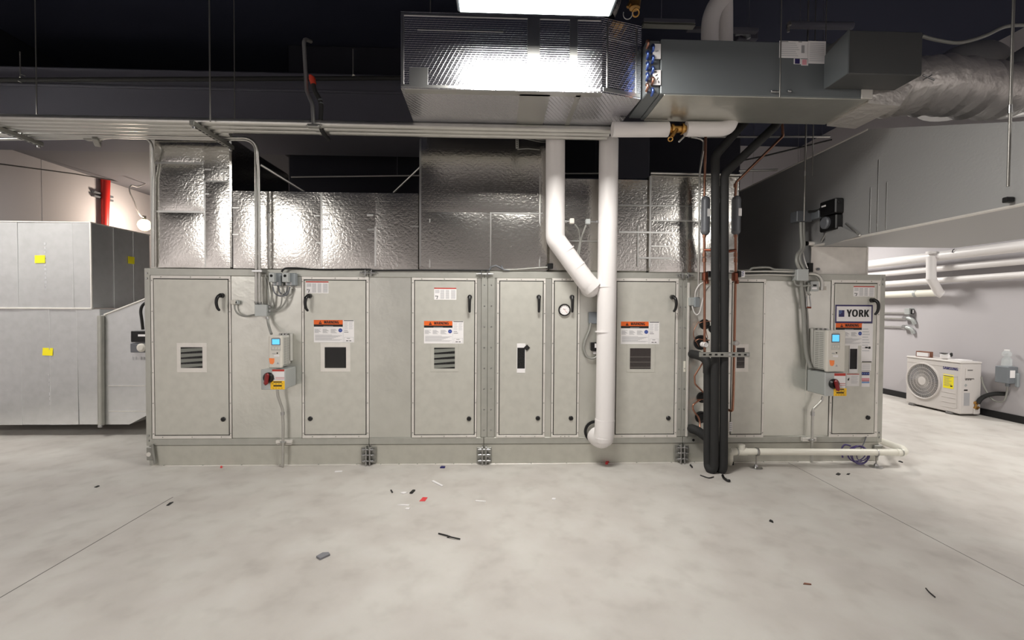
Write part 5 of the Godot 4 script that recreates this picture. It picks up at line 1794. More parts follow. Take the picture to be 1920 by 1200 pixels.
	s.tube(M.emt, bend([Vector3(3.349, 0.704, 0.09), Vector3(3.341, 0.666, 0.09), Vector3(3.264, 0.561, 0.06), Vector3(3.262, 0.385, 0.06), Vector3(3.261, 0.015, 0.06)], 0.05, 5), 0.014, 10)
	s.cyl(M.steel, Vector3(3.264, 0.539, 0.06), Vector3(3.263, 0.5, 0.06), 0.02, -1, 10)
	single("steel_conduit", "bent steel conduit from the right switch box down behind the pvc drain pipe", "conduit", Vector3(3.262, 0.004, 0.06), s)
	t = thing("conduit_bracket", "strut bracket clamping the right floor conduit to the unit's bottom rail", "bracket", Vector3(3.281, 0.211, 0.03))
	s = Shape.new()
	s.box(M.galv_trim, 3.177, 0.225, 0.004, 3.324, 0.263, 0.04, 0.003)
	part(t, "strut", s)
	s = Shape.new()
	s.tube(M.steel, [Vector3(3.239, 0.241, 0.04), Vector3(3.223, 0.251, 0.075), Vector3(3.239, 0.255, 0.088), Vector3(3.271, 0.251, 0.075), Vector3(3.304, 0.241, 0.04)], 0.007, 6)
	part(t, "clamp", s)
	# box and wiring over the right drive
	t = thing("junction_box", "square grey junction box at the top rail left of the rightmost door", "junction box", Vector3(3.15, 1.891, 0.03))
	r = [3.05, 1.881, 3.16, 1.994]
	s = Shape.new()
	s.slab(M.box_grey, r, 0.004, 0.095, 0.004)
	part(t, "box", s)
	s = Shape.new()
	s.slab(M.box_grey, [r[0] - 0.003, r[1] - 0.003, r[2] + 0.003, r[3] + 0.003], 0.095, 0.102, 0.003)
	part(t, "cover", s)
	wire("steel_conduit", "upper of two conduits running along the top rail to the right junction box", [Vector3(2.519, 1.973, 0.03), Vector3(2.78, 1.977, 0.04), Vector3(3.085, 1.971, 0.05)], 0.013, M.emt, "conduit", "conduits along the right top rail")
	wire("steel_conduit", "lower of two conduits running along the top rail to the right junction box", [Vector3(2.519, 1.935, 0.03), Vector3(2.78, 1.942, 0.04), Vector3(3.086, 1.935, 0.05)], 0.011, M.emt, "conduit", "conduits along the right top rail")
	wire("control_cable", "loose pale cable draped over the two conduits on the right top rail", [Vector3(2.474, 1.983, 0.03), Vector3(2.574, 1.985, 0.05), Vector3(2.612, 2.006, 0.06), Vector3(2.767, 2.013, 0.06), Vector3(2.84, 1.996, 0.05), Vector3(2.973, 1.991, 0.05), Vector3(3.085, 1.982, 0.05)], 0.010, M.cable_grey)
	wire("steel_conduit", "curved conduit bending down to the small switch right of the junction box", [Vector3(3.191, 1.955, 0.05), Vector3(3.264, 1.95, 0.05), Vector3(3.315, 1.918, 0.05), Vector3(3.339, 1.858, 0.05), Vector3(3.34, 1.788, 0.05)], 0.017, M.emt, "conduit")
	wire("flexible_conduit", "left of the two flexible conduits rising from the right junction box", [Vector3(3.087, 1.99, 0.08), Vector3(3.052, 2.065, 0.08), Vector3(3.069, 2.143, 0.06), Vector3(3.139, 2.214, 0.02), Vector3(3.158, 2.362, -0.02), Vector3(3.159, 2.491, -0.03)], 0.018, M.cable_grey, "conduit", "conduits up to the detector's box")
	wire("flexible_conduit", "right of the two flexible conduits rising from the right junction box", [Vector3(3.131, 1.99, 0.08), Vector3(3.085, 2.076, 0.08), Vector3(3.102, 2.154, 0.06), Vector3(3.162, 2.225, 0.02), Vector3(3.186, 2.363, -0.02), Vector3(3.19, 2.491, -0.03)], 0.014, M.cable_grey, "conduit", "conduits up to the detector's box")
	wire("control_cable", "thin pale cable slanting from the conduits to the top of the right junction box", [Vector3(3.144, 2.191, 0.03), Vector3(3.149, 2.102, 0.05), Vector3(3.178, 2.009, 0.06)], 0.006, M.cable_white)
	t = thing("detector_box", "grey wiring box on the supply duct left of the black smoke detector", "junction box", Vector3(3.198, 2.491, 0))
	s = Shape.new()
	s.box(M.drier_grey, 3.111, 2.498, -0.13, 3.27, 2.608, -0.02, 0.004)
	part(t, "box", s)
	s = Shape.new()
	s.box(M.box_dark_grey, 3.26, 2.515, -0.084, 3.316, 2.603, 0.091, 0.004)
	part(t, "side_box", s)
	wire("control_cable", "black cable arching from the wiring box over to the smoke detector", [Vector3(3.232, 2.6, -0.02), Vector3(3.27, 2.596, 0.077), Vector3(3.26, 2.639, 0.217), Vector3(3.26, 2.641, 0.317), Vector3(3.27, 2.605, 0.367)], 0.012, M.rubber)
	wire("flexible_conduit", "grey conduit running from the right junction box down beside the right drive", [Vector3(3.108, 1.878, 0.06), Vector3(3.121, 1.78, 0.06), Vector3(3.149, 1.59, 0.05), Vector3(3.164, 1.372, 0.05), Vector3(3.192, 1.125, 0.05), Vector3(3.218, 0.992, 0.08)], 0.019, M.cable_grey, "conduit")
	wire("flexible_conduit", "second grey conduit close beside it, looping behind the right drive", [Vector3(3.148, 1.879, 0.05), Vector3(3.176, 1.699, 0.04), Vector3(3.209, 1.481, 0.03), Vector3(3.214, 1.261, 0.03), Vector3(3.229, 1.085, 0.03), Vector3(3.255, 0.989, 0.06)], 0.012, M.cable_grey, "conduit")
	t = thing("toggle_switch", "small grey toggle switch box right of the junction box with cables under it", "switch", Vector3(3.276, 1.783, 0.03))
	s = Shape.new()
	s.slab(M.box_grey, [3.215, 1.776, 3.304, 1.879], 0.004, 0.055, 0.004)
	part(t, "box", s)
	s = Shape.new()
	s.slab(M.ink, [3.243, 1.827, 3.276, 1.844], 0.055, 0.062, 0.001)
	s.slab(M.paper, [3.232, 1.797, 3.282, 1.814], 0.055, 0.057)
	part(t, "toggle", s)
	s = Shape.new()
	s.slab(M.drive_white, [3.366, 1.789, 3.405, 1.827], 0.004, 0.03, 0.002)
	part(t, "side_tag", s)
	wire("control_cable", "cable hooked from the junction box's left foot across to the toggle switch", [Vector3(3.041, 1.888, 0.06), Vector3(3.053, 1.85, 0.06), Vector3(3.097, 1.828, 0.07), Vector3(3.215, 1.835, 0.06)], 0.010, M.cable_grey)
	s = Shape.new()
	s.tube(M.cable_grey, bend([Vector3(3.192, 1.862, 0.06), Vector3(3.189, 1.753, 0.06), Vector3(3.211, 1.737, 0.06)], 0.03), 0.012, 8)
	s.tube(M.steel, flow([Vector3(3.178, 1.726, 0.06), Vector3(3.174, 1.634, 0.06), Vector3(3.181, 1.606, 0.06), Vector3(3.214, 1.607, 0.06), Vector3(3.219, 1.634, 0.06), Vector3(3.206, 1.726, 0.06)], 4), 0.006, 6)
	s.tube(M.copper_dark, [Vector3(3.175, 1.612, 0.06), Vector3(3.22, 1.607, 0.06)], 0.010, 6)
	single("wire_loop", "small hanging wire loop under the toggle switch", "wire", Vector3(3.197, 1.601, 0.06), s)


# ------------------------------------------------------------------ pipes
func elbow_end(s: Shape, m, p: Vector3, r: float) -> void:
	s.ball(m, p, r, 16)


func piping() -> void:
	var zp := 0.15
	# left white pipe: down, a 45 degree offset, then back into the coil
	var t := thing("insulated_pipe", "white insulated pipe hanging left of the other, bent across at its lower end", "pipe", Vector3(0.924, 1.692, 0.15), "large white pipes in front of the unit")
	var s := Shape.new()
	s.tube(M.pipe_white, bend([Vector3(0.576, 3.235, zp), Vector3(0.582, 2.264, 0.15), Vector3(0.875, 1.87, 0.15), Vector3(0.96, 1.776, 0.15)], 0.12, 10), 0.0935, 28)
	part(t, "insulation", s)
	s = Shape.new()
	s.tube(M.pipe_white, flow([Vector3(0.875, 1.87, 0.15), Vector3(0.918, 1.818, 0.148), Vector3(0.94, 1.793, 0.12), Vector3(0.949, 1.791, 0.05), Vector3(0.953, 1.794, 0)], 5), 0.0945, 28)
	part(t, "end_elbow", s)
	for e in [Vector3(0.688, 2.14, 0.15), Vector3(0.794, 1.984, 0.15)]:
		s = Shape.new()
		var d := Vector3(0.59, -0.81, 0).normalized()
		s.tube(M.pipe_white, [e - d * 0.006, e + d * 0.006], 0.0952, 28)
		part(t, "lap_seam", s)
	# right white pipe: straight down to a low elbow turned back into the coil
	t = thing("insulated_pipe", "long white insulated pipe reaching almost to the floor in front of the unit", "pipe", Vector3(1.071, 0.202, 0.15), "large white pipes in front of the unit")
	s = Shape.new()
	s.tube(M.pipe_white, [Vector3(1.1, 3.235, zp), Vector3(1.1, 2.52, 0.15), Vector3(1.092, 0.495, 0.15), Vector3(1.085, 0.404, 0.15)], 0.0935, 28)
	part(t, "insulation", s)
	s = Shape.new()
	s.tube(M.pipe_white, flow([Vector3(1.09, 0.489, 0.15), Vector3(1.086, 0.373, 0.15), Vector3(1.082, 0.318, 0.145), Vector3(1.069, 0.287, 0.11), Vector3(1.05, 0.281, 0.05), Vector3(1.034, 0.295, 0)], 6), 0.097, 28)
	elbow_end(s, M.pipe_white, Vector3(1.081, 0.309, 0.15), 0.097)
	part(t, "end_elbow", s)
	for v in [Vector3(1.089, 1.798, 0.15), Vector3(1.081, 1.357, 0.15), Vector3(1.087, 0.479, 0.15)]:
		s = Shape.new()
		s.cyl(M.pipe_white, v - Vector3(0, 0.005, 0), v + Vector3(0, 0.005, 0), 0.0955, -1, 28)
		part(t, "lap_seam", s)
	s = Shape.new()
	s.lathe(M.rubber_deep, Transform3D(Basis(Vector3.RIGHT, PI / 2), Vector3(1.028, 0.328, 0)), [Vector2(0.115, -0.002), Vector2(0.115, 0.012), Vector2(0.09, 0.014)], 24)
	part(t, "rubber_collar", s)
	# thermowell sensors between the pipes
	for e in [[Vector3(0.743, 2.437, 0.15), -1.0, Vector3(0.675, 2.434, 0.15), "left white pipe"], [Vector3(0.901, 2.434, 0.15), 1.0, Vector3(1.006, 2.435, 0.15), "right white pipe"]]:
		t = thing("temperature_sensor", "small white temperature sensor screwed into the %s" % e[3], "sensor", e[0], "sensors between the white pipes")
		s = Shape.new()
		s.obox(M.drive_white if e[1] < 0 else M.box_grey, Transform3D(Basis(), e[0]), Vector3(0.046, 0.052, 0.05), 0.006)
		part(t, "head", s)
		s = Shape.new()
		s.cyl(M.steel, e[0], e[2], 0.008, -1, 8)
		s.cyl(M.steel, e[2] - Vector3(e[1] * 0.02, 0, 0), e[2], 0.016, -1, 6)
		part(t, "stem", s)
	wire("control_cable", "grey cable from the left white sensor, joining the other below", [Vector3(0.775, 2.406, 0.15), Vector3(0.812, 2.365, 0.12), Vector3(0.836, 2.309, 0.08), Vector3(0.84, 2.243, 0.06), Vector3(0.821, 2.143, 0.05), Vector3(0.806, 2.057, 0.05)], 0.008, M.cable_grey, "cable", "cables of the pipe sensors")
	wire("control_cable", "grey cable from the right grey sensor, joining the other below", [Vector3(0.885, 2.402, 0.15), Vector3(0.86, 2.324, 0.12), Vector3(0.847, 2.256, 0.08), Vector3(0.836, 2.142, 0.06), Vector3(0.822, 2.058, 0.05)], 0.009, M.cable_grey, "cable", "cables of the pipe sensors")
	# horizontal white pipe with a brass valve under the fan coil unit
	t = thing("insulated_pipe", "level white insulated pipe with a brass valve below the grey fan coil unit", "pipe", Vector3(1.547, 3.101, 0.62))
	s = Shape.new()
	s.cyl(M.pipe_white, Vector3(1.016, 3.151, 0.62), Vector3(1.508, 3.161, 0.62), 0.064, -1, 22)
	s.tube(M.pipe_white, flow([Vector3(1.669, 3.169, 0.62), Vector3(1.927, 3.174, 0.62), Vector3(2.004, 3.18, 0.62), Vector3(2.061, 3.212, 0.6), Vector3(2.11, 3.295, 0.56)], 5), 0.064, 22)
	part(t, "insulation", s)
	s = Shape.new()
	s.cyl(M.brass, Vector3(1.498, 3.161, 0.62), Vector3(1.679, 3.169, 0.62), 0.03, -1, 12)
	s.cyl(M.brass, Vector3(1.536, 3.161, 0.62), Vector3(1.555, 3.162, 0.62), 0.05, -1, 6)
	s.cyl(M.brass, Vector3(1.627, 3.168, 0.62), Vector3(1.646, 3.168, 0.62), 0.05, -1, 6)
	s.cyl(M.brass, Vector3(1.58, 3.158, 0.63), Vector3(1.524, 3.078, 0.68), 0.022, 0.014, 10)
	part(t, "brass_body", s)
	s = Shape.new()
	var loop := []
	for k in 13:
		var a := TAU * k / 12.0
		loop.append(Vector3(1.51, 3.055, 0.68) + Vector3(cos(a) * 0.02, sin(a) * 0.016, 0.006 * sin(a)))
	s.tube(M.brass, loop, 0.006, 6)
	part(t, "ring_handle", s)
	s = Shape.new()
	s.cyl(M.steel, Vector3(1.635, 3.083, 0.66), Vector3(1.585, 3.034, 0.68), 0.008, -1, 8)
	part(t, "test_port", s)

	# refrigerant suction lines in black insulation, each with a trap at the floor
	t = thing("suction_line", "black insulated refrigerant line nearer the white pipes, looping up from a floor trap", "pipe", Vector3(2.144, -0.054, 0.2), "black insulated refrigerant lines")
	s = Shape.new()
	var rr := 0.0395
	s.tube(M.rubber, bend([Vector3(2.607, 3.646, 0.36), Vector3(2.306, 3.309, 0.34), Vector3(2.084, 3.045, 0.31), Vector3(2.109, 1.481, 0.31), Vector3(2.123, 0.095, 0.31)], 0.12, 8), rr, 18)
	part(t, "drop", s)
	s = Shape.new()
	s.tube(M.rubber, flow([Vector3(2.123, 0.121, 0.31), Vector3(2.119, 0.058, 0.31), Vector3(2.1, 0.029, 0.3), Vector3(2.085, 0.045, 0.27), Vector3(2.086, 0.112, 0.25), Vector3(2.08, 0.437, 0.25), Vector3(2.076, 1.011, 0.24)], 6), rr, 18)
	part(t, "floor_trap", s)
	s = Shape.new()
	s.tube(M.rubber, flow([Vector3(2.077, 0.959, 0.24), Vector3(2.075, 1.062, 0.23), Vector3(2.055, 1.105, 0.19), Vector3(2.032, 1.123, 0.11), Vector3(2.013, 1.127, 0.04), Vector3(2.026, 1.123, -0.002)], 6), 0.044, 18)
	part(t, "branch", s)
	t = thing("suction_line", "black insulated refrigerant line farther from the white pipes, with its own floor trap", "pipe", Vector3(2.263, -0.048, 0.22), "black insulated refrigerant lines")
	s = Shape.new()
	s.tube(M.rubber, bend([Vector3(2.95, 3.793, 0.38), Vector3(2.624, 3.308, 0.36), Vector3(2.17, 2.872, 0.32), Vector3(2.192, 1.482, 0.32), Vector3(2.207, 0.098, 0.32)], 0.12, 8), rr, 18)
	part(t, "drop", s)
	s = Shape.new()
	s.tube(M.rubber, flow([Vector3(2.207, 0.123, 0.32), Vector3(2.205, 0.061, 0.32), Vector3(2.2, 0.028, 0.3), Vector3(2.214, 0.025, 0.23), Vector3(2.222, 0.091, 0.19), Vector3(2.224, 0.213, 0.17)], 6), rr, 18)
	part(t, "floor_trap", s)
	s = Shape.new()
	s.tube(M.rubber, flow([Vector3(2.222, 0.172, 0.175), Vector3(2.201, 0.242, 0.16), Vector3(2.116, 0.307, 0.12), Vector3(2.057, 0.35, 0.08), Vector3(2.019, 0.362, 0.04), Vector3(2.032, 0.351, -0.002)], 6), 0.046, 18)
	part(t, "branch", s)
	s = Shape.new()
	s.tube(M.black_plastic, flow([Vector3(1.956, 0.006, 0.377), Vector3(1.98, 0.008, 0.426), Vector3(2.01, 0.006, 0.448), Vector3(2.063, 0.006, 0.422)], 4), 0.005, 6)
	s.tube(M.black_plastic, flow([Vector3(2.151, 0.02, 0.42), Vector3(2.135, 0.014, 0.473), Vector3(2.137, 0.013, 0.537), Vector3(2.157, 0.013, 0.538)], 4), 0.012, 6)
	single("tie_tails", "black tie tails lying on the floor under the black refrigerant lines", "cable tie", Vector3(2.068, 0, 0.433), s)
	# perforated strut across them
	t = thing("strut_bracket", "short perforated strut bracing the black lines in front of the brown window", "bracket", Vector3(2.183, 1.124, 0.37))
	s = Shape.new()
	var sa: Array = [1.932, 1.132, 2.415, 1.178]
	s.box(M.strut, sa[0], sa[1], 0.36, sa[2], sa[3], 0.38, 0.003)
	part(t, "channel", s)
	s = Shape.new()
	for k in 8:
		if k != 4:
			var x: float = lerpf(sa[0] + 0.045, sa[2] - 0.045, k / 7.0)
			s.box(M.gap_black, x - 0.013, (sa[1] + sa[3]) / 2 - 0.008, 0.38, x + 0.013, (sa[1] + sa[3]) / 2 + 0.008, 0.3808)
	part(t, "slots", s)
	s = Shape.new()
	s.cyl(M.steel, Vector3(2.394, 1.156, 0.38), Vector3(2.386, 1.157, 0.395), 0.012, -1, 6)
	s.cyl(M.steel, Vector3(2.219, 1.155, 0.38), Vector3(2.213, 1.156, 0.391), 0.012, -1, 6)
	part(t, "bolt", s)

	# copper liquid lines with driers, valves and sight glasses
	for e in [[0, "left"], [1, "right"]]:
		var right: bool = e[0] == 1
		t = thing("copper_line", "copper liquid line %s" % ("right of the black lines, slanting off to the upper right" if right else "left of the black lines, straight up to the white pipe"), "pipe", Vector3(2.418, 0.567, 0.13) if right else Vector3(2.086, 1.211, 0.13), "copper liquid lines")
		s = Shape.new()
		if right:
			s.tube(M.copper, bend([Vector3(2.832, 3.466, 0.14), Vector3(2.846, 3.309, 0.14), Vector3(2.379, 2.844, 0.14), Vector3(2.373, 2.707, 0.14)], 0.04, 5), 0.0125, 10)
			s.tube(M.copper, [Vector3(2.382, 2.338, 0.14), Vector3(2.397, 1.932, 0.13)], 0.0125, 10)
			s.tube(M.copper, bend([Vector3(2.395, 1.878, 0.13), Vector3(2.4, 1.264, 0.12), Vector3(2.398, 0.727, 0.12), Vector3(2.393, 0.554, 0.12), Vector3(2.35, 0.573, 0.08)], 0.04, 5), 0.0125, 10)
		else:
			s.tube(M.copper, [Vector3(2.066, 3.294, 0.14), Vector3(2.064, 3.059, 0.14), Vector3(2.062, 2.703, 0.14)], 0.0125, 10)
			s.tube(M.copper, [Vector3(2.067, 2.335, 0.14), Vector3(2.081, 1.902, 0.13), Vector3(2.092, 1.477, 0.12), Vector3(2.102, 1.155, 0.11)], 0.0125, 10)
		part(t, "tube", s)
		s = Shape.new()
		for v in ([Vector3(2.383, 2.317, 0.14), Vector3(2.386, 2.127, 0.14), Vector3(2.387, 2.074, 0.14), Vector3(2.374, 2.812, 0.14)] if right else [Vector3(2.068, 2.313, 0.14), Vector3(2.07, 2.124, 0.14), Vector3(2.072, 2.071, 0.14), Vector3(2.097, 1.236, 0.112)]):
			s.cyl(M.copper, v - Vector3(0, 0.02, 0), v + Vector3(0, 0.02, 0), 0.018, -1, 10)
		part(t, "sleeve_fitting", s)
		s = Shape.new()
		if right:
			s.cyl(M.copper_dark, Vector3(2.385, 2.174, 0.14), Vector3(2.295, 2.158, 0.18), 0.013, 0.016, 8)
		else:
			s.cyl(M.copper_dark, Vector3(2.072, 2.171, 0.14), Vector3(2.118, 2.167, 0.18), 0.013, 0.016, 8)
		part(t, "access_port", s)
		t = thing("filter_drier", "grey cylindrical filter drier on the %s copper line" % e[1], "filter", Vector3(2.382, 2.328, 0.14) if right else Vector3(2.075, 2.324, 0.14), "filter driers on the copper lines")
		s = Shape.new()
		var c0: Vector3 = Vector3(2.385, 2.328, 0.14) if right else Vector3(2.076, 2.319, 0.14)
		s.lathe(M.drier_grey, Transform3D(Basis(), c0), [Vector2(0.012, -0.005), Vector2(0.034, 0.01), Vector2(0.043, 0.03), Vector2(0.043, 0.345), Vector2(0.034, 0.37), Vector2(0.012, 0.385)], 20)
		part(t, "canister", s)
		s = Shape.new()
		s.obox(M.paper, Transform3D(Basis(Vector3.UP, 0.15), c0 + Vector3(0.018 if right else 0.016, 0.215, 0.042)), Vector3(0.034, 0.075, 0.002))
		part(t, "label", s)
		t = thing("solenoid_valve", "small solenoid valve with a white and blue coil on the %s copper line" % e[1], "valve", Vector3(2.401, 1.863, 0.13) if right else Vector3(2.103, 1.876, 0.13), "solenoid valves on the copper lines")
		s = Shape.new()
		var v0: Vector3 = Vector3(2.384, 1.92, 0.14) if right else Vector3(2.082, 1.918, 0.14)
		s.obox(M.copper_dark, Transform3D(Basis(), v0 + Vector3(0, -0.01, 0)), Vector3(0.05, 0.09, 0.06), 0.012)
		s.cyl(M.copper_dark, v0 + Vector3(0.02, -0.08, 0.0), v0 + Vector3(0.02, -0.04, 0), 0.018, -1, 10)
		s.obox(M.black_plastic, Transform3D(Basis(), v0 + Vector3(0.035, 0.015, 0)), Vector3(0.035, 0.06, 0.06), 0.006)
		part(t, "body", s)
		s = Shape.new()
		s.obox(M.paper, Transform3D(Basis(), v0 + Vector3(0.068, 0.015, 0)), Vector3(0.042, 0.066, 0.06), 0.006)
		for k in 3:
			s.obox(M.blue_print, Transform3D(Basis(Vector3.BACK, 0.5), v0 + Vector3(0.062, 0.034 - 0.016 * k, 0.0305)), Vector3(0.026, 0.006, 0.001))
		part(t, "coil", s)
		t = thing("sight_glass", "round white sight glass cap on the %s copper line" % e[1], "sight glass", Vector3(2.412, 1.244, 0.13) if right else Vector3(2.097, 1.232, 0.13), "sight glasses on the copper lines")
		for q in ([Vector3(2.409, 1.247, 0.14)] if right else [Vector3(2.09, 1.231, 0.15), Vector3(2.078, 1.232, 0.13)]):
			s = Shape.new()
			s.lathe(M.pipe_white, Transform3D(Basis(Vector3.RIGHT, PI / 2), q), [Vector2(0.026, -0.02), Vector2(0.026, 0.01), Vector2(0.021, 0.016), Vector2(0.019, 0.012), Vector2(0.0, 0.012)], 18)
			part(t, "cap", s)
	# distributor tubes
	s = Shape.new()
	s.tube(M.copper, bend([Vector3(2.099, 1.155, 0.11), Vector3(2.097, 1.058, 0.1), Vector3(2.011, 0.911, 0.09), Vector3(2.018, 0.83, 0.09), Vector3(2.106, 0.747, 0.08), Vector3(2.175, 0.692, 0.05)], 0.03, 5), 0.0085, 8)
	single("copper_branch", "thin copper branch zigzagging left of the black floor trap", "pipe", Vector3(2.017, 0.857, 0.09), s)
	s = Shape.new()
	s.tube(M.copper, flow([Vector3(2.106, 0.659, 0.02), Vector3(2.027, 0.616, 0.05), Vector3(2.017, 0.578, 0.05), Vector3(2.04, 0.529, 0.05), Vector3(2.074, 0.485, 0.05), Vector3(2.091, 0.43, 0.05), Vector3(2.078, 0.372, 0.08)], 5), 0.009, 8)
	s.tube(M.copper, flow([Vector3(2.068, 0.659, 0.02), Vector3(2.119, 0.661, 0.03), Vector3(2.168, 0.665, 0.02)], 4), 0.004, 6)
	single("copper_branch", "short curled copper branch above the lower black elbow", "pipe", Vector3(2.075, 0.386, 0.05), s)
	s = Shape.new()
	s.tube(M.copper, flow([Vector3(2.078, 1.458, 0.02), Vector3(2.026, 1.383, 0.04), Vector3(2.016, 1.323, 0.04), Vector3(2.044, 1.258, 0.04), Vector3(2.077, 1.203, 0.03)], 5), 0.004, 6)
	s.tube(M.copper, flow([Vector3(2.079, 1.442, 0.03), Vector3(2.124, 1.459, 0.04), Vector3(2.206, 1.465, 0.03)], 4), 0.005, 6)
	s.tube(M.copper, flow([Vector3(2.038, 1.257, 0.03), Vector3(2.067, 1.28, 0.05), Vector3(2.111, 1.275, 0.05), Vector3(2.187, 1.268, 0.03)], 4), 0.006, 6)
	s.tube(M.copper, flow([Vector3(2.132, 1.395, 0.06), Vector3(2.149, 1.329, 0.05), Vector3(2.165, 1.291, 0.04)], 4), 0.004, 6)
	single("copper_branch", "fine copper capillary tubes at the two upper black ports", "pipe", Vector3(2.077, 1.213, 0.03), s)
	# thin conduit and its fitting beside the left copper line
	s = Shape.new()
	s.tube(M.emt, flow([Vector3(1.93, 3.289, 0.12), Vector3(2.038, 3.264, 0.12), Vector3(2.055, 3.197, 0.12), Vector3(2.035, 3.015, 0.11), Vector3(2.029, 2.834, 0.1), Vector3(2.034, 2.33, 0.1), Vector3(2.042, 1.712, 0.08)], 7), 0.0105, 10)
	single("steel_conduit", "thin steel conduit left of the left copper line, ending in a small grey fitting", "conduit", Vector3(2.042, 1.712, 0.08), s)
	t = thing("conduit_fitting", "small grey conduit fitting with cables left of the black lines", "fitting", Vector3(2.035, 1.594, 0.05))
	s = Shape.new()
	s.slab(M.box_blue_grey, [2.011, 1.605, 2.066, 1.707], 0.004, 0.075, 0.006)
	part(t, "body", s)
	s = Shape.new()
	s.slab(M.box_grey, [1.968, 1.621, 2.017, 1.702], 0.004, 0.05, 0.004)
	part(t, "side_box", s)
	s = Shape.new()
	s.slab(M.pvc, [2.087, 1.824, 2.173, 1.877], 0.08, 0.12, 0.006)
	single("terminal_box", "small ivory terminal box against the left black line", "junction box", Vector3(2.145, 1.825, 0.1), s)
	wire("control_cable", "pale cable arching from the ivory terminal box to the grey fitting", [Vector3(2.096, 1.857, 0.1), Vector3(2.047, 1.829, 0.1), Vector3(2.014, 1.771, 0.09), Vector3(2.02, 1.707, 0.06)], 0.008, M.cable_white)
	wire("control_cable", "pale cable looping below the grey fitting and up to the ivory terminal box", [Vector3(2, 1.616, 0.04), Vector3(2.013, 1.562, 0.05), Vector3(2.037, 1.529, 0.06), Vector3(2.065, 1.557, 0.07), Vector3(2.091, 1.681, 0.08), Vector3(2.118, 1.772, 0.09), Vector3(2.151, 1.82, 0.1)], 0.007, M.cable_white)
	# pvc condensate drain
	t = thing("drain_pipe", "white pvc drain pipe running level in front of the unit's right base", "pipe", Vector3(3.207, 0.142, 0.2))
	s = Shape.new()
	s.tube(M.pvc, [Vector3(2.349, 0.167, 0.17), Vector3(4.119, 0.149, 0.17)], 0.033, 20)
	part(t, "run", s)
	s = Shape.new()
	s.tube(M.pvc, flow([Vector3(2.431, 0.167, 0.17), Vector3(2.376, 0.164, 0.17), Vector3(2.349, 0.14, 0.16), Vector3(2.366, 0.067, 0.12), Vector3(2.392, 0.015, 0.06)], 5), 0.037, 18)
	s.cyl(M.pvc, Vector3(2.463, 0.169, 0.17), Vector3(2.462, 0.236, 0.17), 0.034, -1, 16)
	s.cyl(M.pvc, Vector3(2.425, 0.167, 0.17), Vector3(2.517, 0.166, 0.17), 0.0385, -1, 18)
	part(t, "elbow", s)
	s = Shape.new()
	s.tube(M.pvc, flow([Vector3(4.058, 0.15, 0.17), Vector3(4.113, 0.149, 0.17), Vector3(4.159, 0.154, 0.15), Vector3(4.222, 0.151, 0.05), Vector3(4.365, 0.104, -0.2), Vector3(4.553, 0.047, -0.6)], 5), 0.036, 18)
	part(t, "end_elbow", s)
	s = Shape.new()
	for q in [Vector3(2.417, 0.167, 0.17), Vector3(2.626, 0.163, 0.17), Vector3(4.108, 0.149, 0.17)]:
		s.cyl(M.rod_steel if q.x < 3.0 and q.x > 2.6 else M.galv_frame, q - Vector3(0.007, 0, 0), q + Vector3(0.007, 0, 0), 0.0395, -1, 18)
	part(t, "band", s)
	for e in [[Vector3(2.615, 0.163, 0.17), Vector3(2.616, 0, 0.165), "left"], [Vector3(3.852, 0.145, 0.17), Vector3(3.824, 0, 0.188), "right"]]:
		t = thing("pipe_stand", "small threaded pipe stand on a floor flange under the %s end of the drain pipe" % e[2], "pipe stand", e[1], "pipe stands of the drain pipe")
		s = Shape.new()
		s.cyl(M.rod_steel, Vector3(e[0].x, 0.012, e[0].z), e[0] - Vector3(0, 0.034, 0), 0.006, -1, 8)
		part(t, "rod", s)
		s = Shape.new()
		s.lathe(M.steel, Transform3D(Basis(), Vector3(e[0].x, 0, e[0].z)), [Vector2(0.06, 0), Vector2(0.06, 0.008), Vector2(0.02, 0.014), Vector2(0.015, 0.035), Vector2(0, 0.035)], 18)
		part(t, "floor_flange", s)
		s = Shape.new()
		var arc := []
		for k in 17:
			var a := TAU * k / 16.0
			arc.append(Vector3(e[0].x, e[0].y + sin(a) * 0.037, e[0].z + cos(a) * 0.037))
		s.tube(M.steel, arc, 0.005, 6)
		part(t, "clamp", s)
	# coil of purple cable
	t = thing("cable_coil", "loose coil of purple cable leaning on the unit's base behind the drain pipe", "cable", Vector3(3.717, 0.002, 0.08))
	s = Shape.new()
	for k in 5:
		var ring := []
		for j in 25:
			var a := TAU * j / 24.0
			ring.append(Vector3(3.734, 0.104, 0.07) + Vector3(cos(a) * (0.092 + 0.004 * (k % 3)), sin(a) * (0.080 + 0.003 * k), 0.01 * k + 0.02 * sin(a + k)))
		s.tube(M.purple, ring, 0.0055, 6, false)
	part(t, "windings", s)
	s = Shape.new()
	s.tube(M.purple, flow([Vector3(3.59, 0.063, 0.06), Vector3(3.585, 0.148, 0.05), Vector3(3.618, 0.193, 0.05), Vector3(3.672, 0.184, 0.06)], 5), 0.008, 6)
	s.tube(M.drier_grey, [Vector3(3.876, 0.264, 0.01), Vector3(3.838, 0.208, 0.03), Vector3(3.781, 0.156, 0.06)], 0.006, 6)
	s.tube(M.purple, flow([Vector3(3.72, 0.102, 0.08), Vector3(3.733, 0.052, 0.08), Vector3(3.79, 0.035, 0.08)], 4), 0.004, 6)
	part(t, "loose_end", s)


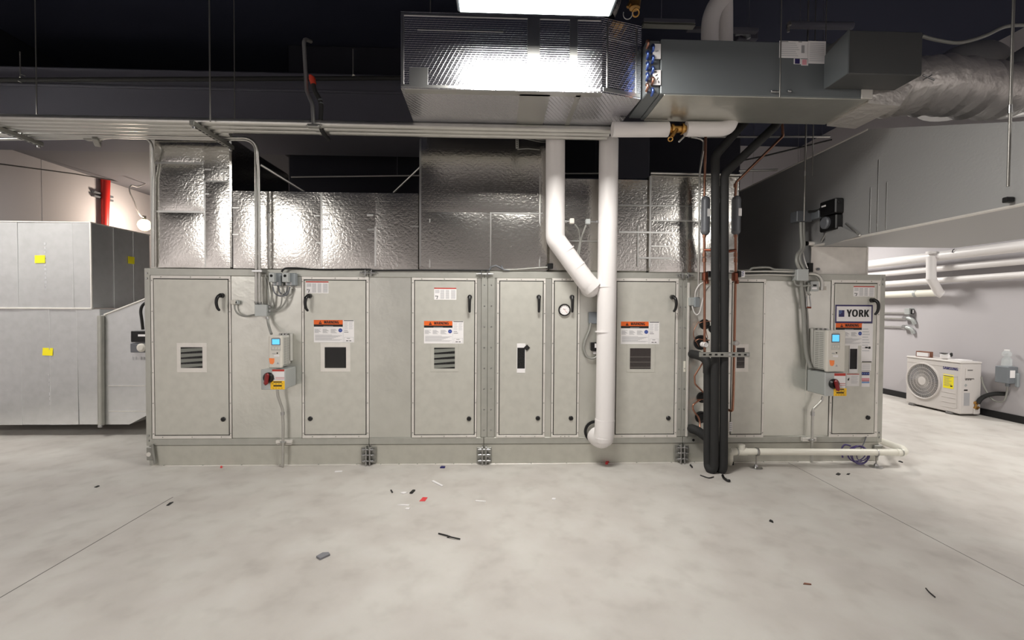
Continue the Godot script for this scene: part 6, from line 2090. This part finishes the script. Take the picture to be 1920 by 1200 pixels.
# ------------------------------------------------------------------ right side of the room
func right_side() -> void:
	# outdoor condenser standing on the floor with its back to the right wall
	var xf := 7.012
	var xb := 7.335
	var za := -2.945
	var zb := -2.02
	var H := 0.825
	var t := thing("condensing_unit", "cream white outdoor condensing unit with a round fan grille by the right wall", "condenser", Vector3((xf + xb) / 2, 0, (za + zb) / 2))
	var s := Shape.new()
	s.box(M.unit_white, xf, 0.03, za, xb, H - 0.03, zb, 0.012)
	part(t, "casing", s)
	s = Shape.new()
	s.box(M.unit_white, xf - 0.008, H - 0.032, za - 0.008, xb + 0.004, H, zb + 0.008, 0.012)
	part(t, "lid", s)
	for z in [za + 0.12, zb - 0.16]:
		s = Shape.new()
		s.box(M.unit_shade, xf - 0.02, 0, z - 0.05, xb + 0.02, 0.032, z + 0.05, 0.006)
		part(t, "foot", s)
	var c := Vector3(xf, 0.442, -2.634)
	var face := Transform3D(Basis(Vector3(0, 0, 1), Vector3(-1, 0, 0), Vector3(0, -1, 0)), c)
	s = Shape.new()
	s.lathe(M.unit_white, face, [Vector2(0.30, 0.0), Vector2(0.298, 0.016), Vector2(0.285, 0.02), Vector2(0.276, 0.014), Vector2(0.274, 0.001)], 40)
	part(t, "grille_ring", s)
	s = Shape.new()
	s.lathe(M.unit_shade, face, [Vector2(0.276, 0.0015), Vector2(0.0, 0.0015)], 40)
	for k in 3:
		var blade := PackedVector2Array()
		for j in 7:
			var a := TAU * k / 3.0 + 0.2 * j
			blade.append(Vector2(cos(a), sin(a)) * 0.25)
		for j in 5:
			var a := TAU * k / 3.0 + 0.6 - 0.12 * j
			blade.append(Vector2(cos(a), sin(a)) * 0.08)
		s.prism(M.drier_grey, blade, Transform3D(face.basis * Basis(Vector3.RIGHT, -PI / 2), c + Vector3(-0.002, 0, 0)), 0.003)
	part(t, "fan", s)
	s = Shape.new()
	for k in 72:
		var a := TAU * k / 72.0
		var d0 := Vector3(0, sin(a), cos(a))
		var d1 := Vector3(0, sin(a + 0.28), cos(a + 0.28))
		s.tube(M.unit_white, [c + d0 * 0.066 + Vector3(-0.018, 0, 0), c + d1 * 0.278 + Vector3(-0.014, 0, 0)], 0.0024, 4, false)
	for q in [0.11, 0.165, 0.22]:
		var ring := []
		for k in 41:
			var a := TAU * k / 40.0
			ring.append(c + Vector3(-0.016, sin(a) * q, cos(a) * q))
		s.tube(M.unit_white, ring, 0.0024, 5, false)
	part(t, "wire_grille", s).set_meta("kind", "stuff")
	s = Shape.new()
	s.lathe(M.unit_white, face, [Vector2(0.068, 0.012), Vector2(0.066, 0.022), Vector2(0, 0.024)], 24)
	part(t, "grille_hub", s)
	# raised outlines of the front pressing
	s = Shape.new()
	var zr := [-2.305, -2.072]
	s.box(M.unit_white, xf - 0.006, H - 0.24, zr[0], xf, H - 0.23, zr[1], 0.002)
	s.box(M.unit_white, xf - 0.006, 0.11, zr[1] - 0.01, xf, H - 0.23, zr[1], 0.002)
	for k in 4:
		s.box(M.unit_white, xf - 0.004, 0.10 + 0.075 * k, zr[0] - 0.01, xf, 0.107 + 0.075 * k, zr[1] - 0.03, 0.001)
	s.box(M.unit_white, xf - 0.004, H - 0.10, za + 0.02, xf, H - 0.094, zb - 0.02, 0.001)
	part(t, "pressed_ribs", s)
	s = Shape.new()
	s.text(M.blue_print, "SAMSUNG", Transform3D(Basis(Vector3.UP, -PI / 2), Vector3(xf - 0.0015, 0.701, -2.184)), 0.042, true, 0.235)
	part(t, "maker_name", s)
	s = Shape.new()
	var y0: float = 0.392
	var y1: float = 0.606
	var z0: float = -2.293
	var z1: float = -2.129
	s.box(M.yellow_note, xf - 0.002, y0, z0, xf - 0.0004, y1, z1)
	s.box(M.ink, xf - 0.0026, y1 - 0.03, z0 + 0.01, xf - 0.002, y1 - 0.018, z1 - 0.01)
	for k in 9:
		s.box(M.foam_grey, xf - 0.0026, y1 - 0.05 - 0.016 * k, z0 + 0.015, xf - 0.002, y1 - 0.045 - 0.016 * k, z1 - 0.03 - 0.02 * (k % 3))
	s.box(M.ink, xf - 0.0026, y0 + 0.03, z1 - 0.05, xf - 0.002, y0 + 0.05, z1 - 0.015)
	part(t, "energy_label", s)
	# end face: handle recess, grille marks, label, valves
	s = Shape.new()
	s.slab(M.unit_white, [7.075, 0.575, 7.21, 0.73], zb, zb + 0.012, 0.006)
	s.slab(M.unit_shade, [7.10, 0.69, 7.18, 0.705], zb + 0.012, zb + 0.0135, 0.0)
	s.slab(M.unit_shade, [7.07, 0.562, 7.22, 0.568], zb, zb + 0.006, 0.001)
	for x in [7.09, 7.125, 7.16]:
		s.cyl(M.unit_shade, Vector3(x, 0.557, zb), Vector3(x, 0.557, zb + 0.008), 0.01, -1, 8)
	part(t, "service_cover", s)
	s = Shape.new()
	s.obox(M.box_grey, Transform3D(Basis(Vector3.BACK, PI / 4), Vector3(7.09, 0.47, zb + 0.001)), Vector3(0.035, 0.035, 0.002))
	s.slab(M.ink, [7.065, 0.385, 7.12, 0.405], zb, zb + 0.002)
	s.slab(M.print_grey, [7.065, 0.16, 7.155, 0.355], zb, zb + 0.002)
	part(t, "data_label", s)
	s = Shape.new()
	for y in [0.13, 0.205]:
		s.cyl(M.brass, Vector3(7.24, y, zb), Vector3(7.24, y, zb + 0.04), 0.024, -1, 8)
		s.cyl(M.brass, Vector3(7.24, y, zb + 0.03), Vector3(7.275, y + 0.01, zb + 0.03), 0.016, -1, 8)
	s.cyl(M.brass, Vector3(7.24, 0.12, zb + 0.02), Vector3(7.24, 0.23, zb + 0.02), 0.014, -1, 8)
	s.slab(M.unit_white, [7.21, 0.035, 7.27, 0.12], zb, zb + 0.02, 0.004)
	part(t, "service_valves", s)
	# things left on top of it
	t = thing("small_carton", "small brown carton with a white label on top of the condensing unit", "carton", Vector3(7.1, 0.811, -2.713))
	s = Shape.new()
	var p := Vector3(7.10, H, -2.713)
	s.obox(M.card_brown, Transform3D(Basis(Vector3.UP, 0.2), p + Vector3(0, 0.047, 0)), Vector3(0.09, 0.094, 0.2), 0.003)
	part(t, "box", s)
	s = Shape.new()
	s.obox(M.paper, Transform3D(Basis(Vector3.UP, 0.2), p + Vector3(-0.0455, 0.044, 0.01)), Vector3(0.002, 0.065, 0.17))
	s.obox(M.paper, Transform3D(Basis(Vector3.UP, 0.2), p + Vector3(0.0, 0.047, 0.101)), Vector3(0.07, 0.065, 0.002))
	part(t, "label", s)
	t = thing("fitting_bag", "small clear bag of fittings and papers on top of the condensing unit", "bag", Vector3(7.16, H, -2.367))
	p = Vector3(7.12, H, -2.373)
	s = Shape.new()
	s.obox(M.paper, Transform3D(Basis(Vector3.UP, 0.5) * Basis(Vector3.BACK, 0.1), p + Vector3(0, 0.05, 0)), Vector3(0.10, 0.085, 0.12), 0.02)
	part(t, "packet", s)
	s = Shape.new()
	s.obox(M.rubber, Transform3D(Basis(Vector3.UP, 0.5) * Basis(Vector3.BACK, 0.15), p + Vector3(0.04, 0.075, 0.05)), Vector3(0.05, 0.06, 0.03), 0.01)
	s.obox(M.rubber, Transform3D(Basis(Vector3.UP, 0.3), p + Vector3(-0.03, 0.095, 0.0)), Vector3(0.06, 0.008, 0.09), 0.002)
	part(t, "black_piece", s)
	s = Shape.new()
	s.obox(M.paper, Transform3D(Basis(Vector3.UP, 0.1), Vector3(7.2, H + 0.006, -2.221)), Vector3(0.2, 0.012, 0.2), 0.003)
	single("paper_sheet", "white folded papers lying on the condensing unit's lid", "paper", Vector3(7.2, H, -2.2), s)
	# switch and its whip on the wall
	t = thing("disconnect_switch", "dark grey disconnect box with a white label on the right wall", "switch box", Vector3(7.4, 0.45, -1.718))
	var b0 := Vector3(7.45, 0, -1.72)
	s = Shape.new()
	s.box(M.box_dark_grey, 7.30, 0.554, b0.z - 0.09, 7.45, 0.794, b0.z + 0.09, 0.008)
	part(t, "enclosure", s)
	s = Shape.new()
	s.slab(M.paper, [7.325, 0.638, 7.40, 0.745], b0.z + 0.09, b0.z + 0.092)
	part(t, "label", s)
	s = Shape.new()
	s.obox(M.box_blue_grey, Transform3D(Basis(), Vector3(7.425, 0.607, b0.z + 0.1)), Vector3(0.04, 0.2, 0.05), 0.012)
	s.cyl(M.box_dark_grey, Vector3(7.4, 0.554, b0.z), Vector3(7.4, 0.554 - 0.05, b0.z), 0.025, -1, 10)
	part(t, "handle", s)
	t = thing("plastic_bottle", "clear plastic bottle standing on the dark grey disconnect box", "bottle", Vector3(7.375, 0.794, b0.z))
	s = Shape.new()
	s.lathe(M.glass_clear, Transform3D(Basis(), Vector3(7.375, 0.794 + 0.001, b0.z)), [Vector2(0.0, 0.0), Vector2(0.055, 0.002), Vector2(0.058, 0.02), Vector2(0.056, 0.10), Vector2(0.03, 0.135), Vector2(0.05, 0.15), Vector2(0.055, 0.19), Vector2(0.03, 0.225), Vector2(0.028, 0.235)], 20)
	part(t, "shell", s)
	s = Shape.new()
	s.cyl(M.paper, Vector3(7.375, 0.794 + 0.225, b0.z), Vector3(7.375, 0.794 + 0.24, b0.z), 0.03, -1, 14)
	part(t, "cap", s)
	wire("flexible_conduit", "grey conduit whip sagging from the condensing unit's end to the disconnect box", [Vector3(7.325, 0.60, zb + 0.01), Vector3(7.335, 0.50, zb + 0.02), Vector3(7.36, 0.36, zb + 0.07), Vector3(7.385, 0.265, zb + 0.14), Vector3(7.40, 0.27, zb + 0.24), Vector3(7.405, 0.36, b0.z - 0.02), Vector3(7.4, 0.531, b0.z)], 0.012, M.cable_grey, "conduit")
	wire("line_set", "black insulated line set curving from the condensing unit's valves to the wall", [Vector3(7.25, 0.20, zb + 0.03), Vector3(7.28, 0.27, zb + 0.045), Vector3(7.32, 0.33, zb + 0.09), Vector3(7.38, 0.37, zb + 0.16), Vector3(7.44, 0.385, zb + 0.26)], 0.03, M.rubber, "pipe")
	# white pipes along the right wall
	var words := ["topmost and thickest", "second from the top", "third from the top", "lowest"]
	var ys := [2.478, 2.287, 2.095]
	var rad := [0.077, 0.052, 0.047]
	for i in 3:
		var x := 7.2 if i == 0 else 7.32
		s = Shape.new()
		s.cyl(M.pipe_white, Vector3(x, ys[i], -6.4), Vector3(x, ys[i] + (0.0 if i else 0.0), 5.0), rad[i], -1, 20)
		if i == 0:
			t = thing("wall_pipe", "%s of the white pipes along the right wall" % words[i], "pipe", Vector3(x, ys[i] - rad[i], -1.0), "white pipes along the right wall")
			part(t, "insulation", s)
			s = Shape.new()
			var q: Vector3 = Vector3(7.13, 2.529, -2.308)
			s.tube(M.rubber_deep, [Vector3(7.15, ys[0] + 0.075, q.z), Vector3(7.125, ys[0] + 0.06, q.z), Vector3(7.118, ys[0] + 0.02, q.z)], 0.006, 6)
			part(t, "hanger_hook", s)
		else:
			single("wall_pipe", "%s of the white pipes along the right wall" % words[i], "pipe", Vector3(x, ys[i] - rad[i], -1.0), s, "white pipes along the right wall")
	s = Shape.new()
	var e4: Vector3 = Vector3(7.32, 1.889, -2.743)
	s.cyl(M.pvc, Vector3(7.32, e4.y, -6.4), Vector3(7.32, e4.y, e4.z), 0.06, -1, 18)
	s.cyl(M.box_grey, Vector3(7.32, e4.y, -3.143), Vector3(7.32, e4.y, -3.143 + 0.05), 0.064, -1, 18)
	single("wall_pipe", "lowest of the white pipes along the right wall, ending at the offset piece", "pipe", Vector3(7.32, e4.y - 0.06, -4.0), s, "white pipes along the right wall")
	s = Shape.new()
	var top4: Vector3 = Vector3(7.12, 2.504, -2.659)
	s.tube(M.pipe_white, bend([Vector3(7.12, ys[0], top4.z), Vector3(7.12, 2.111, -2.648), Vector3(7.30, e4.y - 0.01, e4.z + 0.06), Vector3(7.33, e4.y - 0.03, e4.z + 0.08)], 0.06, 5), 0.066, 18)
	for q in [Vector3(7.12, 2.12, -2.648), Vector3(7.12, 2.539, -2.66)]:
		s.cyl(M.pipe_white, q - Vector3(0, 0.02, 0), q + Vector3(0, 0.02, 0), 0.07, -1, 18)
	single("offset_pipe", "white pipe piece dropping in front of the wall pipes and bending back to the lowest", "pipe", e4, s)
	# conduit boxes on the right wall
	var zc: float = -3.345
	t = thing("outlet_box", "small grey outlet box with a dark loop on the right wall", "outlet", Vector3(7.42, 1.501, -3.344))
	s = Shape.new()
	s.box(M.box_grey, 7.36, 1.521, zc - 0.05, 7.45, 1.635, zc + 0.05, 0.004)
	part(t, "box", s)
	s = Shape.new()
	s.box(M.ink, 7.385, 1.53, zc + 0.05, 7.44, 1.616, zc + 0.07, 0.006)
	s.box(M.paper, 7.40, 1.545, zc + 0.07, 7.425, 1.606, zc + 0.073, 0.004)
	part(t, "loop", s)
	for e in [[597.0, "upper", Vector3(7.4, 1.449, -3.321)], [615.0, "lower", Vector3(7.4, 1.282, -3.337)]]:
		t = thing("conduit_elbow", "%s grey conduit elbow under the outlet box on the right wall" % e[1], "fitting", e[2] - Vector3(0, 0.04, 0), "conduit elbows on the right wall")
		s = Shape.new()
		s.tube(M.box_grey, flow([e[2] + Vector3(0, 0.01, -0.06), e[2], e[2] + Vector3(0.01, -0.03, 0.05), e[2] + Vector3(0.03, -0.10, 0.07)], 4), 0.033, 10)
		part(t, "elbow", s)
		s = Shape.new()
		s.cyl(M.steel, e[2] + Vector3(0, 0.01, -0.12), e[2] + Vector3(0, 0.01, -0.05), 0.04, -1, 8)
		part(t, "connector", s)
	for e in [[Vector3(7.42, 1.549, -3.41), "uppermost"], [Vector3(7.42, 1.447, -3.461), "middle"], [Vector3(7.42, 1.292, -3.457), "lowest"]]:
		s = Shape.new()
		s.cyl(M.emt, Vector3(7.42, e[0].y, -6.4), Vector3(7.42, e[0].y, e[0].z), 0.012, -1, 8)
		single("wall_conduit", "%s of the three thin conduits on the right wall behind the unit" % e[1], "conduit", e[0], s, "thin conduits on the right wall")

	# left wall: red sealed pipe on struts, lamp and its flex
	t = thing("red_pipe", "red sealed pipe standing against the left wall above the bare duct", "pipe", Vector3(-7.12, 3.107, -4.058))
	s = Shape.new()
	var pz: float = -4.064
	s.tube(M.red_paint, [Vector3(-7.12, 2.6, pz + 0.02), Vector3(-7.12, 3.2, pz), Vector3(-7.12, 3.9, pz - 0.02)], [0.05, 0.056, 0.07], 14)
	part(t, "tube", s)
	for k in 2:
		s = Shape.new()
		s.box(M.drier_grey, -7.195, 3.61 - 0.07 * k, pz - 0.22, -7.14, 3.61 - 0.07 * k + 0.035, pz + 0.2, 0.004)
		part(t, "strut", s)
	t = thing("work_lamp", "glowing bare bulb hanging by the left wall behind the riser's corner", "light", Vector3(-6.9, 3.161, -4.668))
	var bp: Vector3 = Vector3(-6.6, 3.119, -4.302)
	s = Shape.new()
	s.ball(M.bulb_glow, bp, 0.11, 16)
	part(t, "bulb", s)
	s = Shape.new()
	s.cyl(M.rubber, bp + Vector3(0, 0.10, 0), bp + Vector3(0, 0.17, 0), 0.03, -1, 10)
	part(t, "socket", s)
	s = Shape.new()
	s.tube(M.cable_white, flow([bp + Vector3(0, 0.14, 0), Vector3(-6.6, 3.295, -4.188), Vector3(-6.6, 3.526, -4.04), Vector3(-6.6, 3.669, -3.956), Vector3(-6.6, 3.774, -3.994), Vector3(-6.6, 3.795, -4.145), Vector3(-6.6, 3.893, -4.328), Vector3(-6.6, 3.993, -4.437)], 6), 0.012, 8)
	part(t, "flex", s)
	var l := OmniLight3D.new()
	l.name = "bulb_light"
	l.position = bp - t.position
	l.light_energy = 1.3
	l.light_color = Color(1.0, 0.93, 0.86)
	l.light_size = 0.10
	l.omni_range = 20.0
	l.omni_attenuation = 2.0
	l.shadow_enabled = true
	t.add_child(l)
	s = Shape.new()
	s.tube(M.rubber, [Vector3(-7, 3.572, -2.091), Vector3(-7, 3.783, -3.324), Vector3(-7, 4.022, -5.03)], 0.01, 6)
	single("black_cable", "thin black cable strung along the top of the left wall", "cable", Vector3(-7, 3.836, -3.325), s)


# ------------------------------------------------------------------ litter on the floor
func litter() -> void:
	var s := Shape.new()
	s.tube(M.black_plastic, flow([Vector3(-0.389, 0.006, 1.463), Vector3(-0.326, 0.008, 1.499), Vector3(-0.294, 0.01, 1.526), Vector3(-0.231, 0.006, 1.546)], 5), 0.0045, 6)
	s.obox(M.black_plastic, Transform3D(Basis(Vector3.UP, 0.2), Vector3(-0.314, 0.008, 1.515)), Vector3(0.018, 0.012, 0.012), 0.003)
	single("cable_tie", "used black cable tie lying alone near the middle of the floor", "cable tie", Vector3(-0.311, 0, 1.498), s)
	s = Shape.new()
	s.tube(M.black_plastic, flow([Vector3(2.446, 0.005, 2.173), Vector3(2.428, 0.007, 2.21), Vector3(2.421, 0.005, 2.252)], 5), 0.004, 6)
	single("cable_tie", "short black strip lying on the floor at the lower right", "cable tie", Vector3(2.441, 0, 2.204), s)
	var flat := func(called: String, label: String, m, poly: Array, th: float) -> void:
		var sh := Shape.new()
		var c := Vector3.ZERO
		for p in poly:
			c += p
		c /= poly.size()
		var pl := PackedVector2Array()
		for p in poly:
			pl.append(Vector2(p.x - c.x, -(p.z - c.z)))
		sh.prism(m, pl, Transform3D(Basis(Vector3.RIGHT, -PI / 2), Vector3(c.x, 0.0005, c.z)), th)
		single(called, label, "scrap", Vector3(c.x, 0, c.z), sh, "scraps on the floor")
	flat.call("foam_scrap", "grey foam scrap left of the middle of the floor", M.foam_grey, [Vector3(-1.119, 0, 1.752), Vector3(-1.082, 0, 1.781), Vector3(-1.041, 0, 1.729), Vector3(-1.059, 0, 1.706), Vector3(-1.095, 0, 1.709)], 0.012)
	flat.call("paper_scrap", "red and white paper scrap on the floor before the third door", M.red_scrap, [Vector3(-0.613, 0, 0.905), Vector3(-0.566, 0, 0.906), Vector3(-0.555, 0, 0.832), Vector3(-0.596, 0, 0.825)], 0.002)
	flat.call("plastic_scrap", "white plastic strip on the floor above the red scrap", M.paper, [Vector3(-0.573, 0, 0.473), Vector3(-0.462, 0, 0.602), Vector3(-0.454, 0, 0.584), Vector3(-0.555, 0, 0.46)], 0.008)
	flat.call("plastic_scrap", "white curled chip left of the red scrap", M.paper, [Vector3(-0.803, 0, 0.737), Vector3(-0.767, 0, 0.76), Vector3(-0.742, 0, 0.727), Vector3(-0.775, 0, 0.72)], 0.008)
	flat.call("rubber_scrap", "black rubber shred beside the white curled chip", M.rubber, [Vector3(-0.72, 0, 0.75), Vector3(-0.697, 0, 0.751), Vector3(-0.683, 0, 0.687), Vector3(-0.704, 0, 0.687)], 0.012)
	flat.call("rubber_scrap", "small black shred left of the white curled chip", M.rubber, [Vector3(-0.898, 0, 0.677), Vector3(-0.873, 0, 0.73), Vector3(-0.865, 0, 0.724), Vector3(-0.89, 0, 0.671)], 0.008)
	flat.call("plastic_scrap", "white sliver with a bent tip just below the red scrap's left", M.paper, [Vector3(-0.774, 0, 0.984), Vector3(-0.683, 0, 0.996), Vector3(-0.678, 0, 0.976), Vector3(-0.739, 0, 0.97)], 0.006)
	flat.call("plastic_scrap", "white crumb under the bent-tipped sliver", M.paper, [Vector3(-0.7, 0, 1.06), Vector3(-0.667, 0, 1.06), Vector3(-0.662, 0, 1.041), Vector3(-0.692, 0, 1.035)], 0.006)
	flat.call("plastic_scrap", "thin white shaving right of the red scrap", M.paper, [Vector3(-0.157, 0, 0.916), Vector3(-0.069, 0, 0.928), Vector3(-0.069, 0, 0.917), Vector3(-0.149, 0, 0.9)], 0.004)
	flat.call("rubber_scrap", "black fleck on the floor at the left third", M.rubber, [Vector3(-2.595, 0, 0.948), Vector3(-2.578, 0, 0.943), Vector3(-2.586, 0, 0.882), Vector3(-2.605, 0, 0.897)], 0.006)
	flat.call("rubber_scrap", "small black fleck farther left near the bare duct", M.rubber, [Vector3(-3.482, 0, 0.551), Vector3(-3.458, 0, 0.557), Vector3(-3.461, 0, 0.521), Vector3(-3.481, 0, 0.514)], 0.005)
	flat.call("rubber_scrap", "black chip right of the black refrigerant lines' feet", M.rubber, [Vector3(2.049, 0, 1.329), Vector3(2.065, 0, 1.355), Vector3(2.074, 0, 1.334), Vector3(2.067, 0, 1.312)], 0.01)
	flat.call("rubber_scrap", "blue-black wire end on the floor by the second base joint", M.blue_print, [Vector3(-0.538, 0, 0.12), Vector3(-0.491, 0, 0.121), Vector3(-0.489, 0, 0.09), Vector3(-0.527, 0, 0.082)], 0.012)
	flat.call("plastic_scrap", "white splinter on the floor before the second door", M.paper, [Vector3(-1.532, 0, 0.22), Vector3(-1.461, 0, 0.207), Vector3(-1.468, 0, 0.185), Vector3(-1.532, 0, 0.191)], 0.006)
	flat.call("red_scrap", "red wire cap on the floor under the long white pipe", M.red_scrap, [Vector3(1.126, 0, 0.041), Vector3(1.148, 0, 0.042), Vector3(1.176, 0, -0.007), Vector3(1.153, 0, -0.024)], 0.02)
	flat.call("red_scrap", "tiny red cap on the floor before the first door", M.red_scrap, [Vector3(-2.688, 0, 0.071), Vector3(-2.667, 0, 0.072), Vector3(-2.685, 0, 0.04), Vector3(-2.706, 0, 0.032)], 0.01)
	flat.call("rubber_scrap", "black curl on the floor left of the black lines' traps", M.rubber, [Vector3(1.975, 0, 0.09), Vector3(1.966, 0, 0.168), Vector3(1.981, 0, 0.153), Vector3(1.996, 0, 0.066)], 0.01)
	flat.call("rubber_scrap", "black block at the foot of the base right of the traps", M.rubber, [Vector3(2.392, 0, 0.082), Vector3(2.432, 0, 0.09), Vector3(2.457, 0, 0.042), Vector3(2.423, 0, 0.033)], 0.02)
	flat.call("rubber_scrap", "dark crumb on the floor below the purple coil", M.rubber, [Vector3(3.282, 0, 0.373), Vector3(3.297, 0, 0.395), Vector3(3.334, 0, 0.367), Vector3(3.33, 0, 0.338)], 0.008)
	flat.call("rubber_scrap", "second dark crumb right of the one below the purple coil", M.rubber, [Vector3(3.386, 0, 0.375), Vector3(3.406, 0, 0.383), Vector3(3.439, 0, 0.354), Vector3(3.413, 0, 0.354)], 0.006)
	flat.call("rubber_scrap", "dark sliver on the floor right of the drain pipe's end", M.rubber, [Vector3(4.229, 0, 0.008), Vector3(4.237, 0, 0.05), Vector3(4.258, 0, 0.034), Vector3(4.261, 0, -0.008)], 0.006)
	flat.call("wood_splinter", "thin brown splinter on the floor right of centre", M.card_brown, [Vector3(1.776, 0, 2.111), Vector3(1.819, 0, 2.118), Vector3(1.824, 0, 2.11), Vector3(1.791, 0, 2.099)], 0.004)
	flat.call("plastic_scrap", "bright white chip on the floor right of the middle", M.paper, [Vector3(0.473, 0, 0.903), Vector3(0.504, 0, 0.904), Vector3(0.509, 0, 0.882), Vector3(0.483, 0, 0.878)], 0.008)
